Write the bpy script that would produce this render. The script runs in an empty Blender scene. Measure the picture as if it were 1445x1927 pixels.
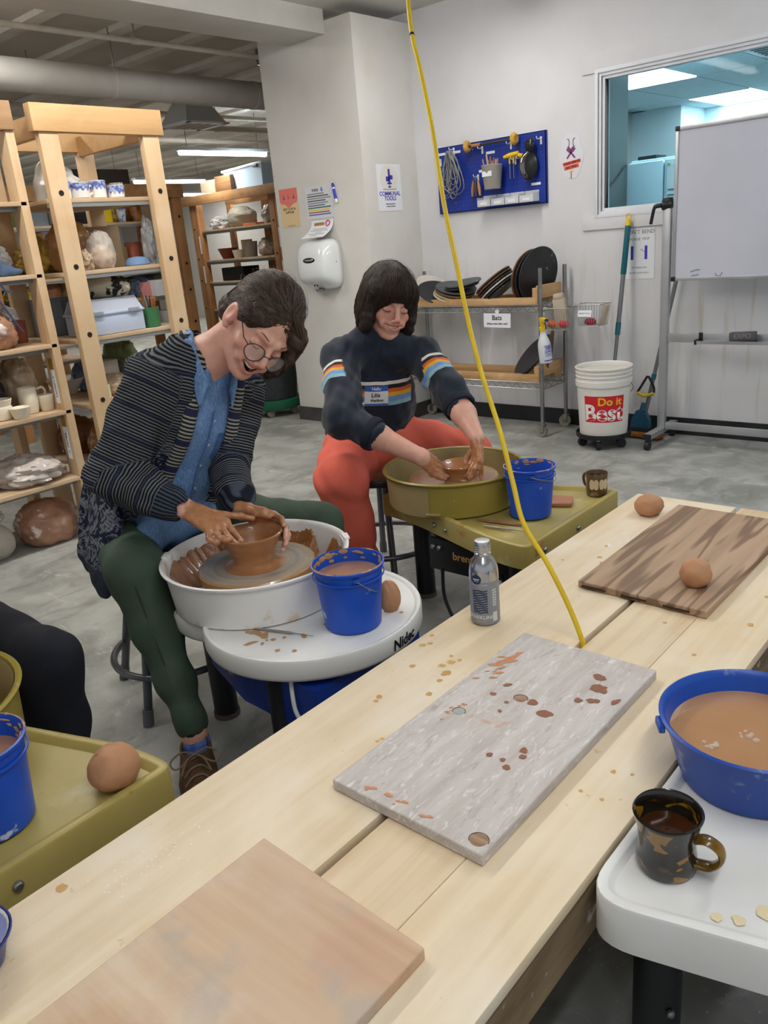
import bpy, bmesh, math, random
import numpy as np
from mathutils import Vector, Matrix, Euler, noise

scene = bpy.context.scene
COL = scene.collection
PI = math.pi
random.seed(7)

# ------------------------------------------------------------------ camera
cam_data = bpy.data.cameras.new('camera')
cam = bpy.data.objects.new('camera', cam_data)
COL.objects.link(cam)
cam_data.sensor_fit = 'HORIZONTAL'
cam_data.sensor_width = 36.0
cam_data.lens = 37.386
cam_data.clip_start = 0.02
cam_r = Vector((0.7556, 0.6496, -0.0841)); cam_f = Vector((-0.6373, 0.6994, -0.3236))
cam_f.normalize(); cam_r = (cam_r - cam_f * cam_r.dot(cam_f)).normalized(); cam_u = cam_r.cross(cam_f)
mw = Matrix((cam_r, cam_u, -cam_f)).transposed().to_4x4()
mw.translation = (0, 0, 1.25)
cam.matrix_world = mw
scene.camera = cam

# ------------------------------------------------------------------ light
world = bpy.data.worlds.new('studio_world'); scene.world = world
world.use_nodes = True
bg = world.node_tree.nodes['Background']
bg.inputs['Color'].default_value = (0.92, 0.95, 1.0, 1)
bg.inputs['Strength'].default_value = 0.52
scene.view_settings.view_transform = 'Standard'
scene.view_settings.look = 'None'
scene.view_settings.exposure = 0.0
scene.view_settings.gamma = 1.0
scene.view_settings.use_curve_mapping = False
# ceiling lamps: (x, y, z, length, lamp power, colour)
LAMPS = [(-7.7, 5.70, 2.30, 1.25, 60, 'w'), (-10.6, 7.0, 2.30, 1.25, 60, 'w'), (-10.6, 5.6, 2.30, 1.25, 60, 'w'),
         (-12.9, 8.9, 2.30, 1.25, 60, 'w'), (-4.9, 1.2, 2.62, 1.25, 40, 'w'),
         (-2.9, 0.2, 2.50, 2.40, 62, 'w'), (-2.7, 2.9, 2.50, 1.25, 20, 'w'),
         (-0.2, 2.7, 2.50, 2.40, 42, 'c'), (0.3, -0.9, 2.50, 2.40, 40, 'c')]
LAMP_COL = {'w': (1.0, 0.965, 0.915), 'c': (0.93, 0.97, 1.0)}

# ------------------------------------------------------------------ helpers
def hx(s):
    s = s.lstrip('#'); v = [int(s[i:i + 2], 16) / 255 for i in (0, 2, 4)]
    return tuple(((c + 0.055) / 1.055) ** 2.4 if c > 0.04045 else c / 12.92 for c in v)
def c4(c):
    if isinstance(c, str): c = hx(c)
    return (c[0], c[1], c[2], 1)
class NT:
    def __init__(s, name):
        s.m = bpy.data.materials.new(name); s.m.use_nodes = True
        s.t = s.m.node_tree; s.n = s.t.nodes; s.b = s.n['Principled BSDF']; s.out = s.n['Material Output']
    def new(s, typ, **kw):
        n = s.n.new(typ)
        for k, v in kw.items(): setattr(n, k, v)
        return n
    def link(s, a, b): s.t.links.new(a, b)
    def coord(s, st=(1, 1, 1), rot=(0, 0, 0), kind='Object'):
        c = s.new('ShaderNodeTexCoord'); m = s.new('ShaderNodeMapping')
        m.inputs['Scale'].default_value = st; m.inputs['Rotation'].default_value = rot
        s.link(c.outputs[kind], m.inputs['Vector']); return m.outputs['Vector']
    def noise(s, vec, scale, detail=5, dist=0, rough=.55):
        n = s.new('ShaderNodeTexNoise'); n.inputs['Scale'].default_value = scale; n.inputs['Detail'].default_value = detail
        n.inputs['Distortion'].default_value = dist; n.inputs['Roughness'].default_value = rough
        s.link(vec, n.inputs['Vector']); return n.outputs['Fac']
    def ramp(s, fac, lo, hi):
        r = s.new('ShaderNodeMapRange'); r.inputs['From Min'].default_value = lo; r.inputs['From Max'].default_value = hi
        s.link(fac, r.inputs['Value']); return r.outputs['Result']
    def math(s, op, a, b=None):
        n = s.new('ShaderNodeMath', operation=op)
        for i, v in enumerate((a, b)):
            if v is None: continue
            if isinstance(v, (int, float)): n.inputs[i].default_value = v
            else: s.link(v, n.inputs[i])
        return n.outputs[0]
    def mix(s, fac, a, b):
        n = s.new('ShaderNodeMix', data_type='RGBA')
        for i, v in ((0, fac), (6, a), (7, b)):
            if isinstance(v, (int, float)): n.inputs[i].default_value = v
            elif isinstance(v, (str, tuple)): n.inputs[i].default_value = c4(v)
            else: s.link(v, n.inputs[i])
        return n.outputs[2]
    def bump(s, h, strength, dist=.01):
        b = s.new('ShaderNodeBump'); b.inputs['Strength'].default_value = strength; b.inputs['Distance'].default_value = dist
        s.link(h, b.inputs['Height']); s.link(b.outputs['Normal'], s.b.inputs['Normal'])
    def attr(s, name):
        a = s.new('ShaderNodeAttribute'); a.attribute_name = name; return a
    def color(s, c):
        if isinstance(c, (str, tuple)): s.b.inputs['Base Color'].default_value = c4(c)
        else: s.link(c, s.b.inputs['Base Color'])
MATS = {}
def mat(name, col, rough=.5, metal=0, c2=None, ns=5, st=(1, 1, 1), fac=(.35, .65), bump=0, bs=40, bst=None, spots=(), trans=0, alpha=1,
        coat=0, spec=.5, emit=0, sss=0, dist=0, detail=5, rot=(0, 0, 0), ior=1.45):
    if name in MATS: return MATS[name]
    t = NT(name); b = t.b
    base = col
    if c2 is not None or spots or bump: vec = t.coord(st, rot)
    if c2 is not None:
        base = t.mix(t.ramp(t.noise(vec, ns, detail, dist), *fac), col, c2)
    for sc, ss, lo, hi in spots:
        base = t.mix(t.ramp(t.noise(t.coord(), ss, 6), lo, hi), base, sc)
    t.color(base)
    b.inputs['Roughness'].default_value = rough; b.inputs['Metallic'].default_value = metal
    b.inputs['Transmission Weight'].default_value = trans; b.inputs['Alpha'].default_value = alpha
    b.inputs['Coat Weight'].default_value = coat; b.inputs['Specular IOR Level'].default_value = spec; b.inputs['IOR'].default_value = ior
    if sss: b.inputs['Subsurface Weight'].default_value = sss; b.inputs['Subsurface Radius'].default_value = (.012, .005, .003)
    if emit: b.inputs['Emission Color'].default_value = c4(col); b.inputs['Emission Strength'].default_value = emit
    if bump:
        bv = t.coord(bst) if bst else vec
        t.bump(t.noise(bv, bs, 6), bump)
    MATS[name] = t.m
    return t.m
def ob(name, me, m=None, parent=None):
    o = bpy.data.objects.new(name, me); COL.objects.link(o)
    if m is not None:
        me.materials.clear(); me.materials.append(m)
    if parent is not None: o.parent = parent
    return o
def tag(o, label=None, cat=None, group=None, kind=None):
    if label: o['label'] = label
    if cat: o['category'] = cat
    if group: o['group'] = group
    if kind: o['kind'] = kind
    return o
def thing(name, label, cat, group=None):
    o = bpy.data.objects.new(name, None); COL.objects.link(o); o.empty_display_size = .05
    return tag(o, label, cat, group)
def place(o, loc, rz=0, rot=None):
    o.location = loc; o.rotation_euler = rot if rot else (0, 0, rz); return o
def rebase(root, base):
    root.location = base
    for ch in root.children: ch.location = Vector(ch.location) - Vector(base)
    return root
def dup(root, loc, rz=0, label=None, rot=None):
    r = root.copy(); COL.objects.link(r); place(r, loc, rz, rot)
    if label: r['label'] = label
    for ch in root.children:
        c = ch.copy(); COL.objects.link(c); c.parent = r
        for g in ch.children:
            d = g.copy(); COL.objects.link(d); d.parent = c
    return r
def frame(d, up=(0, 0, 1)):
    d = Vector(d).normalized(); up = Vector(up)
    if abs(d.dot(up)) > .98: up = Vector((1, 0, 0))
    x = up.cross(d).normalized(); return x, d.cross(x), d
class MB:
    def __init__(s): s.v = []; s.f = []
    def add(s, vs, fs):
        o = len(s.v); s.v += [tuple(v) for v in vs]; s.f += [tuple(i + o for i in f) for f in fs]; return s
    def box(s, c, size, bev=0, R=None):
        hx_, hy, hz = [d / 2 for d in size]
        if bev <= 0:
            vs = [(x, y, z) for z in (-hz, hz) for y in (-hy, hy) for x in (-hx_, hx_)]
            fs = [(0, 2, 3, 1), (4, 5, 7, 6), (0, 1, 5, 4), (2, 6, 7, 3), (0, 4, 6, 2), (1, 3, 7, 5)]
        else:
            bev = min(bev, hx_ * .98, hy * .98, hz * .98)
            bm = bmesh.new(); bmesh.ops.create_cube(bm, size=1)
            for v in bm.verts: v.co = Vector((v.co.x * size[0], v.co.y * size[1], v.co.z * size[2]))
            bmesh.ops.bevel(bm, geom=bm.edges[:], offset=bev, segments=2, profile=.6, affect='EDGES')
            vs = [v.co.copy() for v in bm.verts]; fs = [[v.index for v in f.verts] for f in bm.faces]; bm.free()
        c = Vector(c)
        vs = [(R @ Vector(v) if R else Vector(v)) + c for v in vs]
        return s.add(vs, fs)
    def box2(s, lo, hi, bev=0):
        return s.box([(a + b) / 2 for a, b in zip(lo, hi)], [abs(b - a) for a, b in zip(lo, hi)], bev)
    def tube(s, pts, rad, n=8, cap=True, flat=None, closed=False):
        pts = [Vector(p) for p in pts]; m = len(pts)
        rad = rad if isinstance(rad, (list, tuple)) else [rad] * m
        vs = []; px = None
        for i, p in enumerate(pts):
            if closed: d = pts[(i + 1) % m] - pts[i - 1]
            else: d = pts[min(i + 1, m - 1)] - pts[max(i - 1, 0)]
            if d.length < 1e-9: d = Vector((0, 0, 1))
            d.normalize()
            if px is None: x, y, _ = frame(d)
            else:
                x = (px - d * px.dot(d)).normalized(); y = d.cross(x)
            px = x
            for k in range(n):
                a = 2 * PI * k / n; fy = flat if flat else 1
                vs.append(p + x * math.cos(a) * rad[i] + y * math.sin(a) * rad[i] * fy)
        fs = []
        for i in range(m if closed else m - 1):
            j = (i + 1) % m
            for k in range(n):
                k2 = (k + 1) % n; fs.append((i * n + k, i * n + k2, j * n + k2, j * n + k))
        if cap and not closed: fs += [tuple(range(n))[::-1], tuple((m - 1) * n + k for k in range(n))]
        return s.add(vs, fs)
    def lathe(s, prof, n=32, c=(0, 0, 0), axis=None, cap=True, jit=0):
        vs = []; fs = []; c = Vector(c)
        if axis is not None: X, Y, Z = frame(axis)
        else: X, Y, Z = Vector((1, 0, 0)), Vector((0, 1, 0)), Vector((0, 0, 1))
        for i, (r, z) in enumerate(prof):
            for k in range(n):
                a = 2 * PI * k / n
                rr = r + (jit * noise.noise((math.cos(a) * 3, math.sin(a) * 3, z * 25)) if jit else 0)
                vs.append(c + X * rr * math.cos(a) + Y * rr * math.sin(a) + Z * z)
        for i in range(len(prof) - 1):
            for k in range(n):
                k2 = (k + 1) % n; fs.append((i * n + k, i * n + k2, (i + 1) * n + k2, (i + 1) * n + k))
        if cap:
            if prof[0][0] > 1e-4: fs.append(tuple(range(n))[::-1])
            if prof[-1][0] > 1e-4: fs.append(tuple((len(prof) - 1) * n + k for k in range(n)))
        return s.add(vs, fs)
    def prism(s, poly, z0, z1, M=None):
        n = len(poly)
        vs = [Vector((x, y, z0)) for x, y in poly] + [Vector((x, y, z1)) for x, y in poly]
        if M: vs = [M @ v for v in vs]
        fs = [tuple(range(n))[::-1], tuple(range(n, 2 * n))] + [(i, (i + 1) % n, n + (i + 1) % n, n + i) for i in range(n)]
        return s.add(vs, fs)
    def sphere(s, c, r, nu=16, nv=10, sc=(1, 1, 1), fn=None, R=None):
        vs = []; fs = []; c = Vector(c)
        for i in range(nv + 1):
            th = PI * i / nv
            for k in range(nu):
                a = 2 * PI * k / nu
                d = Vector((math.sin(th) * math.cos(a), math.sin(th) * math.sin(a), math.cos(th)))
                q = Vector((d.x * sc[0], d.y * sc[1], d.z * sc[2])) * r
                if fn: q = fn(d, q)
                if R: q = R @ q
                vs.append(c + q)
        for i in range(nv):
            for k in range(nu):
                k2 = (k + 1) % nu; fs.append((i * nu + k, (i + 1) * nu + k, (i + 1) * nu + k2, i * nu + k2))
        return s.add(vs, fs)
    def mesh(s, name, smooth=True, ang=.7):
        me = bpy.data.meshes.new(name); me.from_pydata(s.v, [], s.f)
        bm = bmesh.new(); bm.from_mesh(me)
        bmesh.ops.remove_doubles(bm, verts=bm.verts, dist=1e-6)
        bmesh.ops.recalc_face_normals(bm, faces=bm.faces); bm.to_mesh(me); bm.free()
        if smooth:
            me.shade_smooth(); me.set_sharp_from_angle(angle=ang)
        return me
    def build(s, name, m, parent=None, smooth=True, ang=.7):
        return ob(name, s.mesh(name, smooth, ang), m, parent)
def struct(name, mb, m, parent=None, label=None):
    o = mb.build(name, m, parent)
    if parent is None: o['kind'] = 'structure'
    if label: o['label'] = label
    return o
def text(s, size, m, parent, M, name='lettering', extrude=.0004, align='CENTER', shear=0, bold=0):
    cu = bpy.data.curves.new('txt', 'FONT'); cu.body = s; cu.size = size; cu.extrude = extrude; cu.align_x = align; cu.align_y = 'CENTER'
    cu.shear = shear; cu.offset = bold; cu.resolution_u = 3
    to = bpy.data.objects.new('txt', cu); COL.objects.link(to)
    dg = bpy.context.evaluated_depsgraph_get(); me = bpy.data.meshes.new_from_object(to.evaluated_get(dg))
    bpy.data.objects.remove(to); bpy.data.curves.remove(cu)
    me.name = name; me.transform(M)
    return ob(name, me, m, parent)
def wallM(x, y, z, n='-y'):
    """text plane facing -Y (or +X, +Z) at a point"""
    if n == '-y': R = Matrix(((1, 0, 0), (0, 0, -1), (0, 1, 0)))
    elif n == '+x': R = Matrix(((0, 0, 1), (1, 0, 0), (0, 1, 0)))
    else: R = Matrix.Identity(3)
    return Matrix.Translation((x, y, z)) @ R.to_4x4()
def rot3(rx=0, ry=0, rz=0): return Euler((rx, ry, rz)).to_matrix()
def smooth_path(pts, n=6):
    pts = [Vector(p) for p in pts]; out = []
    P = [pts[0] * 2 - pts[1]] + pts + [pts[-1] * 2 - pts[-2]]
    for i in range(1, len(P) - 2):
        for k in range(n):
            t = k / n; a, b, c, d = P[i - 1], P[i], P[i + 1], P[i + 2]
            out.append(.5 * ((2 * b) + (c - a) * t + (2 * a - 5 * b + 4 * c - d) * t * t + (3 * b - a - 3 * c + d) * t ** 3))
    out.append(pts[-1]); return out

# ------------------------------------------------------------------ soft solids (smooth unions meshed with surface nets)
class SDF:
    def __init__(s, lo, hi, h):
        s.lo = np.array(lo, float); s.h = h
        s.n = [int(math.ceil((b - a) / h)) + 1 for a, b in zip(lo, hi)]
        s.ax = [s.lo[i] + h * np.arange(s.n[i]) for i in range(3)]
        s.V = np.full(s.n, .05, np.float32)
    def sub(s, lo, hi):
        sl = []
        for i in range(3):
            a = int(max(0, math.floor((lo[i] - s.lo[i]) / s.h))); b = int(min(s.n[i], math.ceil((hi[i] - s.lo[i]) / s.h) + 1))
            if b <= a: return None
            sl.append(slice(a, b))
        X = s.ax[0][sl[0]][:, None, None]; Y = s.ax[1][sl[1]][None, :, None]; Z = s.ax[2][sl[2]][None, None, :]
        return tuple(sl), X, Y, Z
    def op(s, sl, d, k, mode):
        a = s.V[sl]; d = d.astype(np.float32)
        if mode == 'u':
            h = np.maximum(k - np.abs(a - d), 0) / k; s.V[sl] = np.minimum(a, d) - h * h * k * .25
        else:
            d = -d; h = np.maximum(k - np.abs(a - d), 0) / k; s.V[sl] = np.maximum(a, d) + h * h * k * .25
    def cone(s, a, b, ra, rb=None, k=.01, sq=None, mode='u'):
        rb = ra if rb is None else rb
        a = np.array(a, float); b = np.array(b, float); pad = max(ra, rb) + k + .012
        r = s.sub(np.minimum(a, b) - pad, np.maximum(a, b) + pad)
        if r is None: return s
        sl, X, Y, Z = r; ba = b - a; L = max(ba @ ba, 1e-12)
        px, py, pz = X - a[0], Y - a[1], Z - a[2]
        t = np.clip((px * ba[0] + py * ba[1] + pz * ba[2]) / L, 0, 1)
        qx, qy, qz = px - t * ba[0], py - t * ba[1], pz - t * ba[2]
        d2 = qx * qx + qy * qy + qz * qz
        if sq is not None:
            w = np.array(sq[0], float); w /= np.linalg.norm(w); cc = qx * w[0] + qy * w[1] + qz * w[2]
            d2 = d2 + cc * cc * (sq[1] ** 2 - 1)
        s.op(sl, np.sqrt(np.maximum(d2, 0)) - (ra + (rb - ra) * t), k, mode); return s
    def path(s, pts, rs, k=.01, sq=None):
        for i in range(len(pts) - 1): s.cone(pts[i], pts[i + 1], rs[i], rs[i + 1], k, sq)
        return s
    def ell(s, c, rad, R=None, k=.01, mode='u'):
        c = np.array(c, float); rad = np.array(rad, float); pad = rad.max() + k + .012
        r = s.sub(c - pad, c + pad)
        if r is None: return s
        sl, X, Y, Z = r; px, py, pz = X - c[0], Y - c[1], Z - c[2]
        if R is not None:
            R = np.array(R, float); px, py, pz = [R[i][0] * px + R[i][1] * py + R[i][2] * pz for i in range(3)]
        a, b, e = px / rad[0], py / rad[1], pz / rad[2]
        k0 = np.sqrt(a * a + b * b + e * e); k1 = np.sqrt((a / rad[0]) ** 2 + (b / rad[1]) ** 2 + (e / rad[2]) ** 2) + 1e-9
        s.op(sl, k0 * (k0 - 1) / k1, k, mode); return s
    def half(s, p, n, k=.006):
        """keep the side against n"""
        n = np.array(n, float); n /= np.linalg.norm(n)
        d = (s.ax[0][:, None, None] - p[0]) * n[0] + (s.ax[1][None, :, None] - p[1]) * n[1] + (s.ax[2][None, None, :] - p[2]) * n[2]
        s.V = np.maximum(s.V, d.astype(np.float32)); return s
    def ripple(s, amp, freq, seed=0, n=6, fn=None):
        rng = np.random.RandomState(seed); near = np.abs(s.V) < .025
        I = np.argwhere(near); P = s.lo + I * s.h; w = np.zeros(len(P))
        for i in range(n):
            d = rng.normal(size=3); d /= np.linalg.norm(d); f = freq * (.6 + 1.0 * rng.rand())
            ph = 1.3 * np.sin(P @ rng.normal(size=3) * freq * .35 + rng.rand() * 6)
            w += np.sin(P @ d * f + ph + rng.rand() * 6.28)
        w *= amp / math.sqrt(n)
        if fn is not None: w *= fn(P)
        s.V[near] += w.astype(np.float32); return s
    def mesh(s, name):
        V = s.V; S = V < 0; nx, ny, nz = V.shape
        cnt = np.zeros((nx - 1, ny - 1, nz - 1), np.int8)
        for dx in (0, 1):
            for dy in (0, 1):
                for dz in (0, 1): cnt += S[dx:nx - 1 + dx, dy:ny - 1 + dy, dz:nz - 1 + dz]
        act = (cnt > 0) & (cnt < 8); I = np.argwhere(act); idx = np.full(act.shape, -1, np.int64); idx[act] = np.arange(len(I))
        cr = [(0, 0, 0), (1, 0, 0), (0, 1, 0), (1, 1, 0), (0, 0, 1), (1, 0, 1), (0, 1, 1), (1, 1, 1)]
        ed = [(0, 1), (2, 3), (4, 5), (6, 7), (0, 2), (1, 3), (4, 6), (5, 7), (0, 4), (1, 5), (2, 6), (3, 7)]
        cv = [V[I[:, 0] + a, I[:, 1] + b, I[:, 2] + c] for a, b, c in cr]
        acc = np.zeros((len(I), 3)); num = np.zeros(len(I))
        for a, b in ed:
            va, vb = cv[a], cv[b]; m = (va < 0) != (vb < 0)
            t = np.where(m, va / np.where(m, va - vb, 1), 0)
            pa, pb = np.array(cr[a], float), np.array(cr[b], float)
            acc += np.where(m[:, None], pa + t[:, None] * (pb - pa), 0); num += m
        P = s.lo + (I + acc / np.maximum(num, 1)[:, None]) * s.h
        F = []
        for axn in range(3):
            o1, o2 = [(1, 2), (2, 0), (0, 1)][axn]
            A = [slice(None)] * 3; B = [slice(None)] * 3; A[axn] = slice(0, -1); B[axn] = slice(1, None)
            m = S[tuple(A)] != S[tuple(B)]; E = np.argwhere(m)
            ok = (E[:, o1] > 0) & (E[:, o2] > 0) & (E[:, o1] < act.shape[o1]) & (E[:, o2] < act.shape[o2]); E = E[ok]
            e1 = np.zeros(3, int); e1[o1] = 1; e2 = np.zeros(3, int); e2[o2] = 1
            q = [idx[tuple((E - k).T)] for k in (0 * e1, e1, e1 + e2, e2)]
            Q = np.stack(q, 1); fl = S[tuple(A)][m][ok]
            Q[~fl] = Q[~fl][:, ::-1]; F.append(Q)
        F = np.concatenate(F); F = F[(F >= 0).all(1)]
        me = bpy.data.meshes.new(name); me.vertices.add(len(P)); me.vertices.foreach_set('co', P.astype(np.float32).ravel())
        me.loops.add(F.size); me.loops.foreach_set('vertex_index', F.astype(np.int32).ravel())
        me.polygons.add(len(F)); me.polygons.foreach_set('loop_start', np.arange(0, F.size, 4, dtype=np.int32))
        me.update(calc_edges=True); me.validate(); me.shade_smooth()
        return me, P
def vattr(me, name, vals):
    a = me.attributes.new(name, 'FLOAT', 'POINT'); a.data.foreach_set('value', np.asarray(vals, np.float32))

# ------------------------------------------------------------------ structure
WY = 4.62      # face of the wall with the window
PX0, PX1, PY = -4.475, -3.63, 4.074   # the white pillar
def m_floor():
    t = NT('concrete'); v = t.coord()
    big = t.ramp(t.noise(v, 1.1, 6, .6), .35, .65); mid = t.ramp(t.noise(v, 5, 8, .4), .42, .62)
    c = t.mix(big, '#7f807a', '#979891'); c = t.mix(t.math('MULTIPLY', mid, .55), c, '#b9bab3')
    st = t.ramp(t.noise(t.coord((1, .35, 1)), 9, 8, 1.2), .56, .66); c = t.mix(t.math('MULTIPLY', st, .45), c, '#6f706a')
    dust = t.ramp(t.noise(t.coord((.6, 1, 1), (0, 0, .6)), 14, 9, .8, .65), .58, .70); c = t.mix(t.math('MULTIPLY', dust, .5), c, '#cfcfc8')
    sp = t.ramp(t.noise(v, 120, 2), .70, .74); c = t.mix(sp, c, '#dcdcd6')
    t.color(c); t.b.inputs['Roughness'].default_value = .55
    t.bump(t.noise(v, 60, 6), .08); return t.m
M_FLOOR = m_floor()
def m_wall():
    t = NT('white_wall_paint'); v = t.coord(); c = t.mix(t.ramp(t.noise(v, 2, 5), .35, .65), '#dcdcdf', '#d3d3d5'); c = t.mix(t.ramp(t.noise(v, 1.6, 6), .60, .85), c, '#c9c3ae')
    dr = t.ramp(t.noise(t.coord((7, 1, .55)), 3.2, 6, .3), .56, .74); sx = t.new('ShaderNodeSeparateXYZ'); t.link(v, sx.inputs[0]); c = t.mix(t.math('MULTIPLY', t.math('MULTIPLY', dr, t.ramp(sx.outputs[2], 1.15, .75)), .6), c, '#bdb298')
    t.color(c); t.b.inputs['Roughness'].default_value = .75; t.bump(t.noise(v, 160, 5), .06); return t.m
M_WALL = m_wall()
M_PILLAR = mat('pillar_paint', '#d8d6d1', .75, c2='#d0cdc6', ns=2.5, bump=.06, bs=160, spots=[('#cdbf98', 2.3, .62, .85)])
M_FARWALL = mat('far_wall_paint', '#b9b7b2', .8, c2='#aeaca6', ns=1.5)
M_CEIL = mat('ceiling_paint', '#cbc4b9', .85, c2='#c0b9ad', ns=2, bump=.1, bs=90)
M_JOIST = mat('joist_paint', '#dcd6cc', .85, c2='#cfc8bc', ns=6, bump=.1, bs=60)
M_BEAM = mat('beam_paint', '#cfcdc8', .8, c2='#c6c4be', ns=3, bump=.05, bs=90)
M_BASE = mat('black_baseboard', '#16181a', .55, c2='#25272a', ns=8)
M_TRIM = mat('white_trim', '#e2e4ea', .5, c2='#d8dae0', ns=4)
M_STEEL = mat('galvanised_steel', '#9a9c9c', .35, .9, c2='#7f8180', ns=9)

struct('floor', MB().box2((-17, -3, -.1), (4, 13, 0)), M_FLOOR)
WX0, WX1, WZ0, WZ1 = -2.30, -.2, 1.275, 2.015     # window opening
w = MB().box2((PX1 - .3, WY, 0), (WX0, WY + .14, 2.75)).box2((WX0, WY, 0), (WX1, WY + .14, WZ0)).box2((WX0, WY, WZ1), (WX1, WY + .14, 2.75)).box2((WX1, WY, 0), (3.5, WY + .14, 2.75))
struct('wall_back', w, M_WALL)
struct('wall_pillar', MB().box2((PX0, PY, 0), (PX1, WY + .14, 2.54), .006), M_PILLAR)
struct('baseboard_back', MB().box2((PX1, WY - .012, 0), (3.5, WY, .10)), M_BASE)
struct('baseboard_pillar', MB().box2((PX0 - .006, PY - .012, 0), (PX1 + .012, PY, .10)).box2((PX1, PY - .01, 0), (PX1 + .012, WY - .012, .10)), mat('grey_baseboard', '#4b4a46', .6, c2='#2c2c2a', ns=5))
struct('wall_far', MB().box2((-17, 10.6, 0), (-4.3, 10.75, 3)), M_FARWALL)
struct('wall_left', MB().box2((-17, -3, 0), (-16.85, 10.6, 3)), M_FARWALL)
struct('wall_kitchen_divider', MB().box2((PX0, WY + .14, 0), (PX0 + .12, 10.6, 2.7)), M_FARWALL)
# ceilings
struct('ceiling', MB().box2((-3.86, -3, 2.60), (3.5, WY + .2, 2.68)), M_BEAM)
struct('ceiling_beam', MB().box2((-4.20, -3, 2.465), (-3.85, PY + .002, 2.76), .004), M_BEAM)
cl = struct('ceiling_workshop', MB().box2((-17, -3, 2.74), (-4.18, 10.7, 2.80)), M_CEIL)
for k in range(22):
    MB().box2((-17, -2.35 + .585 * k, 2.705), (-4.2, -2.24 + .585 * k, 2.742)).build('joist', M_JOIST, cl)
# window casing and pane
win = MB()
win.box2((WX0 - .10, WY - .012, WZ0 - .085), (WX1 + .10, WY, WZ0 - .005), .003).box2((WX0 - .10, WY - .010, WZ1 + .005), (WX1 + .10, WY, WZ1 + .10), .003)
w1 = struct('window_1', win, M_WALL)
fr = MB()
for d, dep in ((0, -.014), (.016, -.004), (.032, .008)):
    a, b, c_, e = WX0 + d, WX1 - d, WZ0 + d, WZ1 - d
    y0, y1 = WY + dep, WY + dep + .05
    fr.box2((a - .02, y0, c_ - .02), (a, y1, e + .02), .002).box2((b, y0, c_ - .02), (b + .02, y1, e + .02), .002)
    fr.box2((a, y0, c_ - .02), (b, y1, c_), .002).box2((a, y0, e), (b, y1, e + .02), .002)
fr.build('window_frame', M_TRIM, w1)
def m_glass():
    t = NT('window_glass'); tr = t.new('ShaderNodeBsdfTransparent'); gl = t.new('ShaderNodeBsdfGlossy'); mx = t.new('ShaderNodeMixShader'); fz = t.new('ShaderNodeFresnel')
    tr.inputs['Color'].default_value = (.80, .93, .95, 1); gl.inputs['Roughness'].default_value = .02; fz.inputs['IOR'].default_value = 1.12
    t.link(fz.outputs[0], mx.inputs[0]); t.link(tr.outputs[0], mx.inputs[1]); t.link(gl.outputs[0], mx.inputs[2]); t.link(mx.outputs[0], t.out.inputs['Surface']); return t.m
MB().box2((WX0 + .03, WY + .035, WZ0 + .03), (WX1 - .03, WY + .041, WZ1 - .03)).build('pane', m_glass(), w1)
MB().box2((WX0 + .004, WY - .0135, WZ0 - .004), (WX0 + .16, WY - .012, WZ0 - .001)).build('red_mark', mat('red_crayon', '#d7464a', .8), w1)
# kitchen behind the window
KZ = 2.35
M_KW = mat('kitchen_paint', '#d3e2e9', .8, c2='#cbdce4', ns=2)
M_KT = mat('ceiling_tile', '#c9d8dc', .9, c2='#a9bbc0', ns=90, fac=(.4, .7))
struct('floor_kitchen', MB().box2((PX0 + .12, WY + .14, -.02), (3.5, 13, .002)), mat('kitchen_floor', '#80868a', .5))
struct('wall_kitchen_left', MB().box2((-3.12, WY + .14, 0), (-3.0, 6.52, KZ)), mat('grey_panel', '#4d585a', .6, c2='#566163', ns=3, spots=[('#c5cfd0', 40, .72, .74)]))
struct('wall_kitchen_nook', MB().box2((PX0 + .12, 9.55, 0), (-3.79, 9.7, KZ)), M_KW)
struct('wall_kitchen_back', MB().box2((-3.79, 10.25, 0), (3.5, 10.4, KZ)).box2((-3.80, 9.55, 0), (-3.78, 10.25, KZ)), M_KW)
struct('wall_kitchen_right', MB().box2((3.4, WY + .14, 0), (3.5, 10.3, KZ)), M_KW)
kc = struct('ceiling_kitchen', MB().box2((PX0 + .12, WY + .14, KZ + .01), (3.5, 10.4, KZ + .06)), mat('grid_steel', '#a6b6ba', .5))
KX = [-3.56 + .62 * i for i in range(-1, 8)]
KY = [4.76, 5.66, 6.86, 7.76, 9.14, 10.24]
panels = {(1, 2), (1, 4), (4, 2), (4, 4), (1, 1), (3, 1)}  # the near row is unseen, added to brighten the refrigerator front
M_TROF = mat('troffer_light', (.90, .97, 1.0), .5, emit=13)
for i in range(len(KX) - 1):
    for j in range(len(KY) - 1):
        if (i, j) in panels:
            lt = thing('ceiling_light', 'bright rectangular ceiling light panel behind the window' + (', the nearer one' if (i, j) == (1, 2) else ', unseen above the window frame and added to brighten the refrigerator' if j == 1 and i == 1 else ', unseen above the whiteboard and added to brighten the refrigerator' if j == 1 else ', the farther one' if (i, j) == (1, 4) else ', off to the right and nearer' if j == 2 else ', off to the right and farther'), 'light', 'ceiling light panels in the kitchen')
            MB().box2((KX[i] + .008, KY[j] + .008, KZ - .004), (KX[i + 1] - .008, KY[j + 1] - .008, KZ + .008)).build('diffuser', M_TROF, lt)
            for yy in (KY[j], KY[j + 1] - .01): MB().box2((KX[i], yy, KZ - .006), (KX[i + 1], yy + .01, KZ + .01)).build('rim', M_TRIM, lt)
            rebase(lt, ((KX[i] + KX[i + 1]) / 2, (KY[j] + KY[j + 1]) / 2, KZ))
        else:
            MB().box2((KX[i] + .006, KY[j] + .006, KZ), (KX[i + 1] - .006, KY[j + 1] - .006, KZ + .012)).build('ceiling_tile', M_KT, kc)
vent = thing('air_vent', 'slotted air vent in the kitchen ceiling beside the light panels', 'vent')
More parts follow.
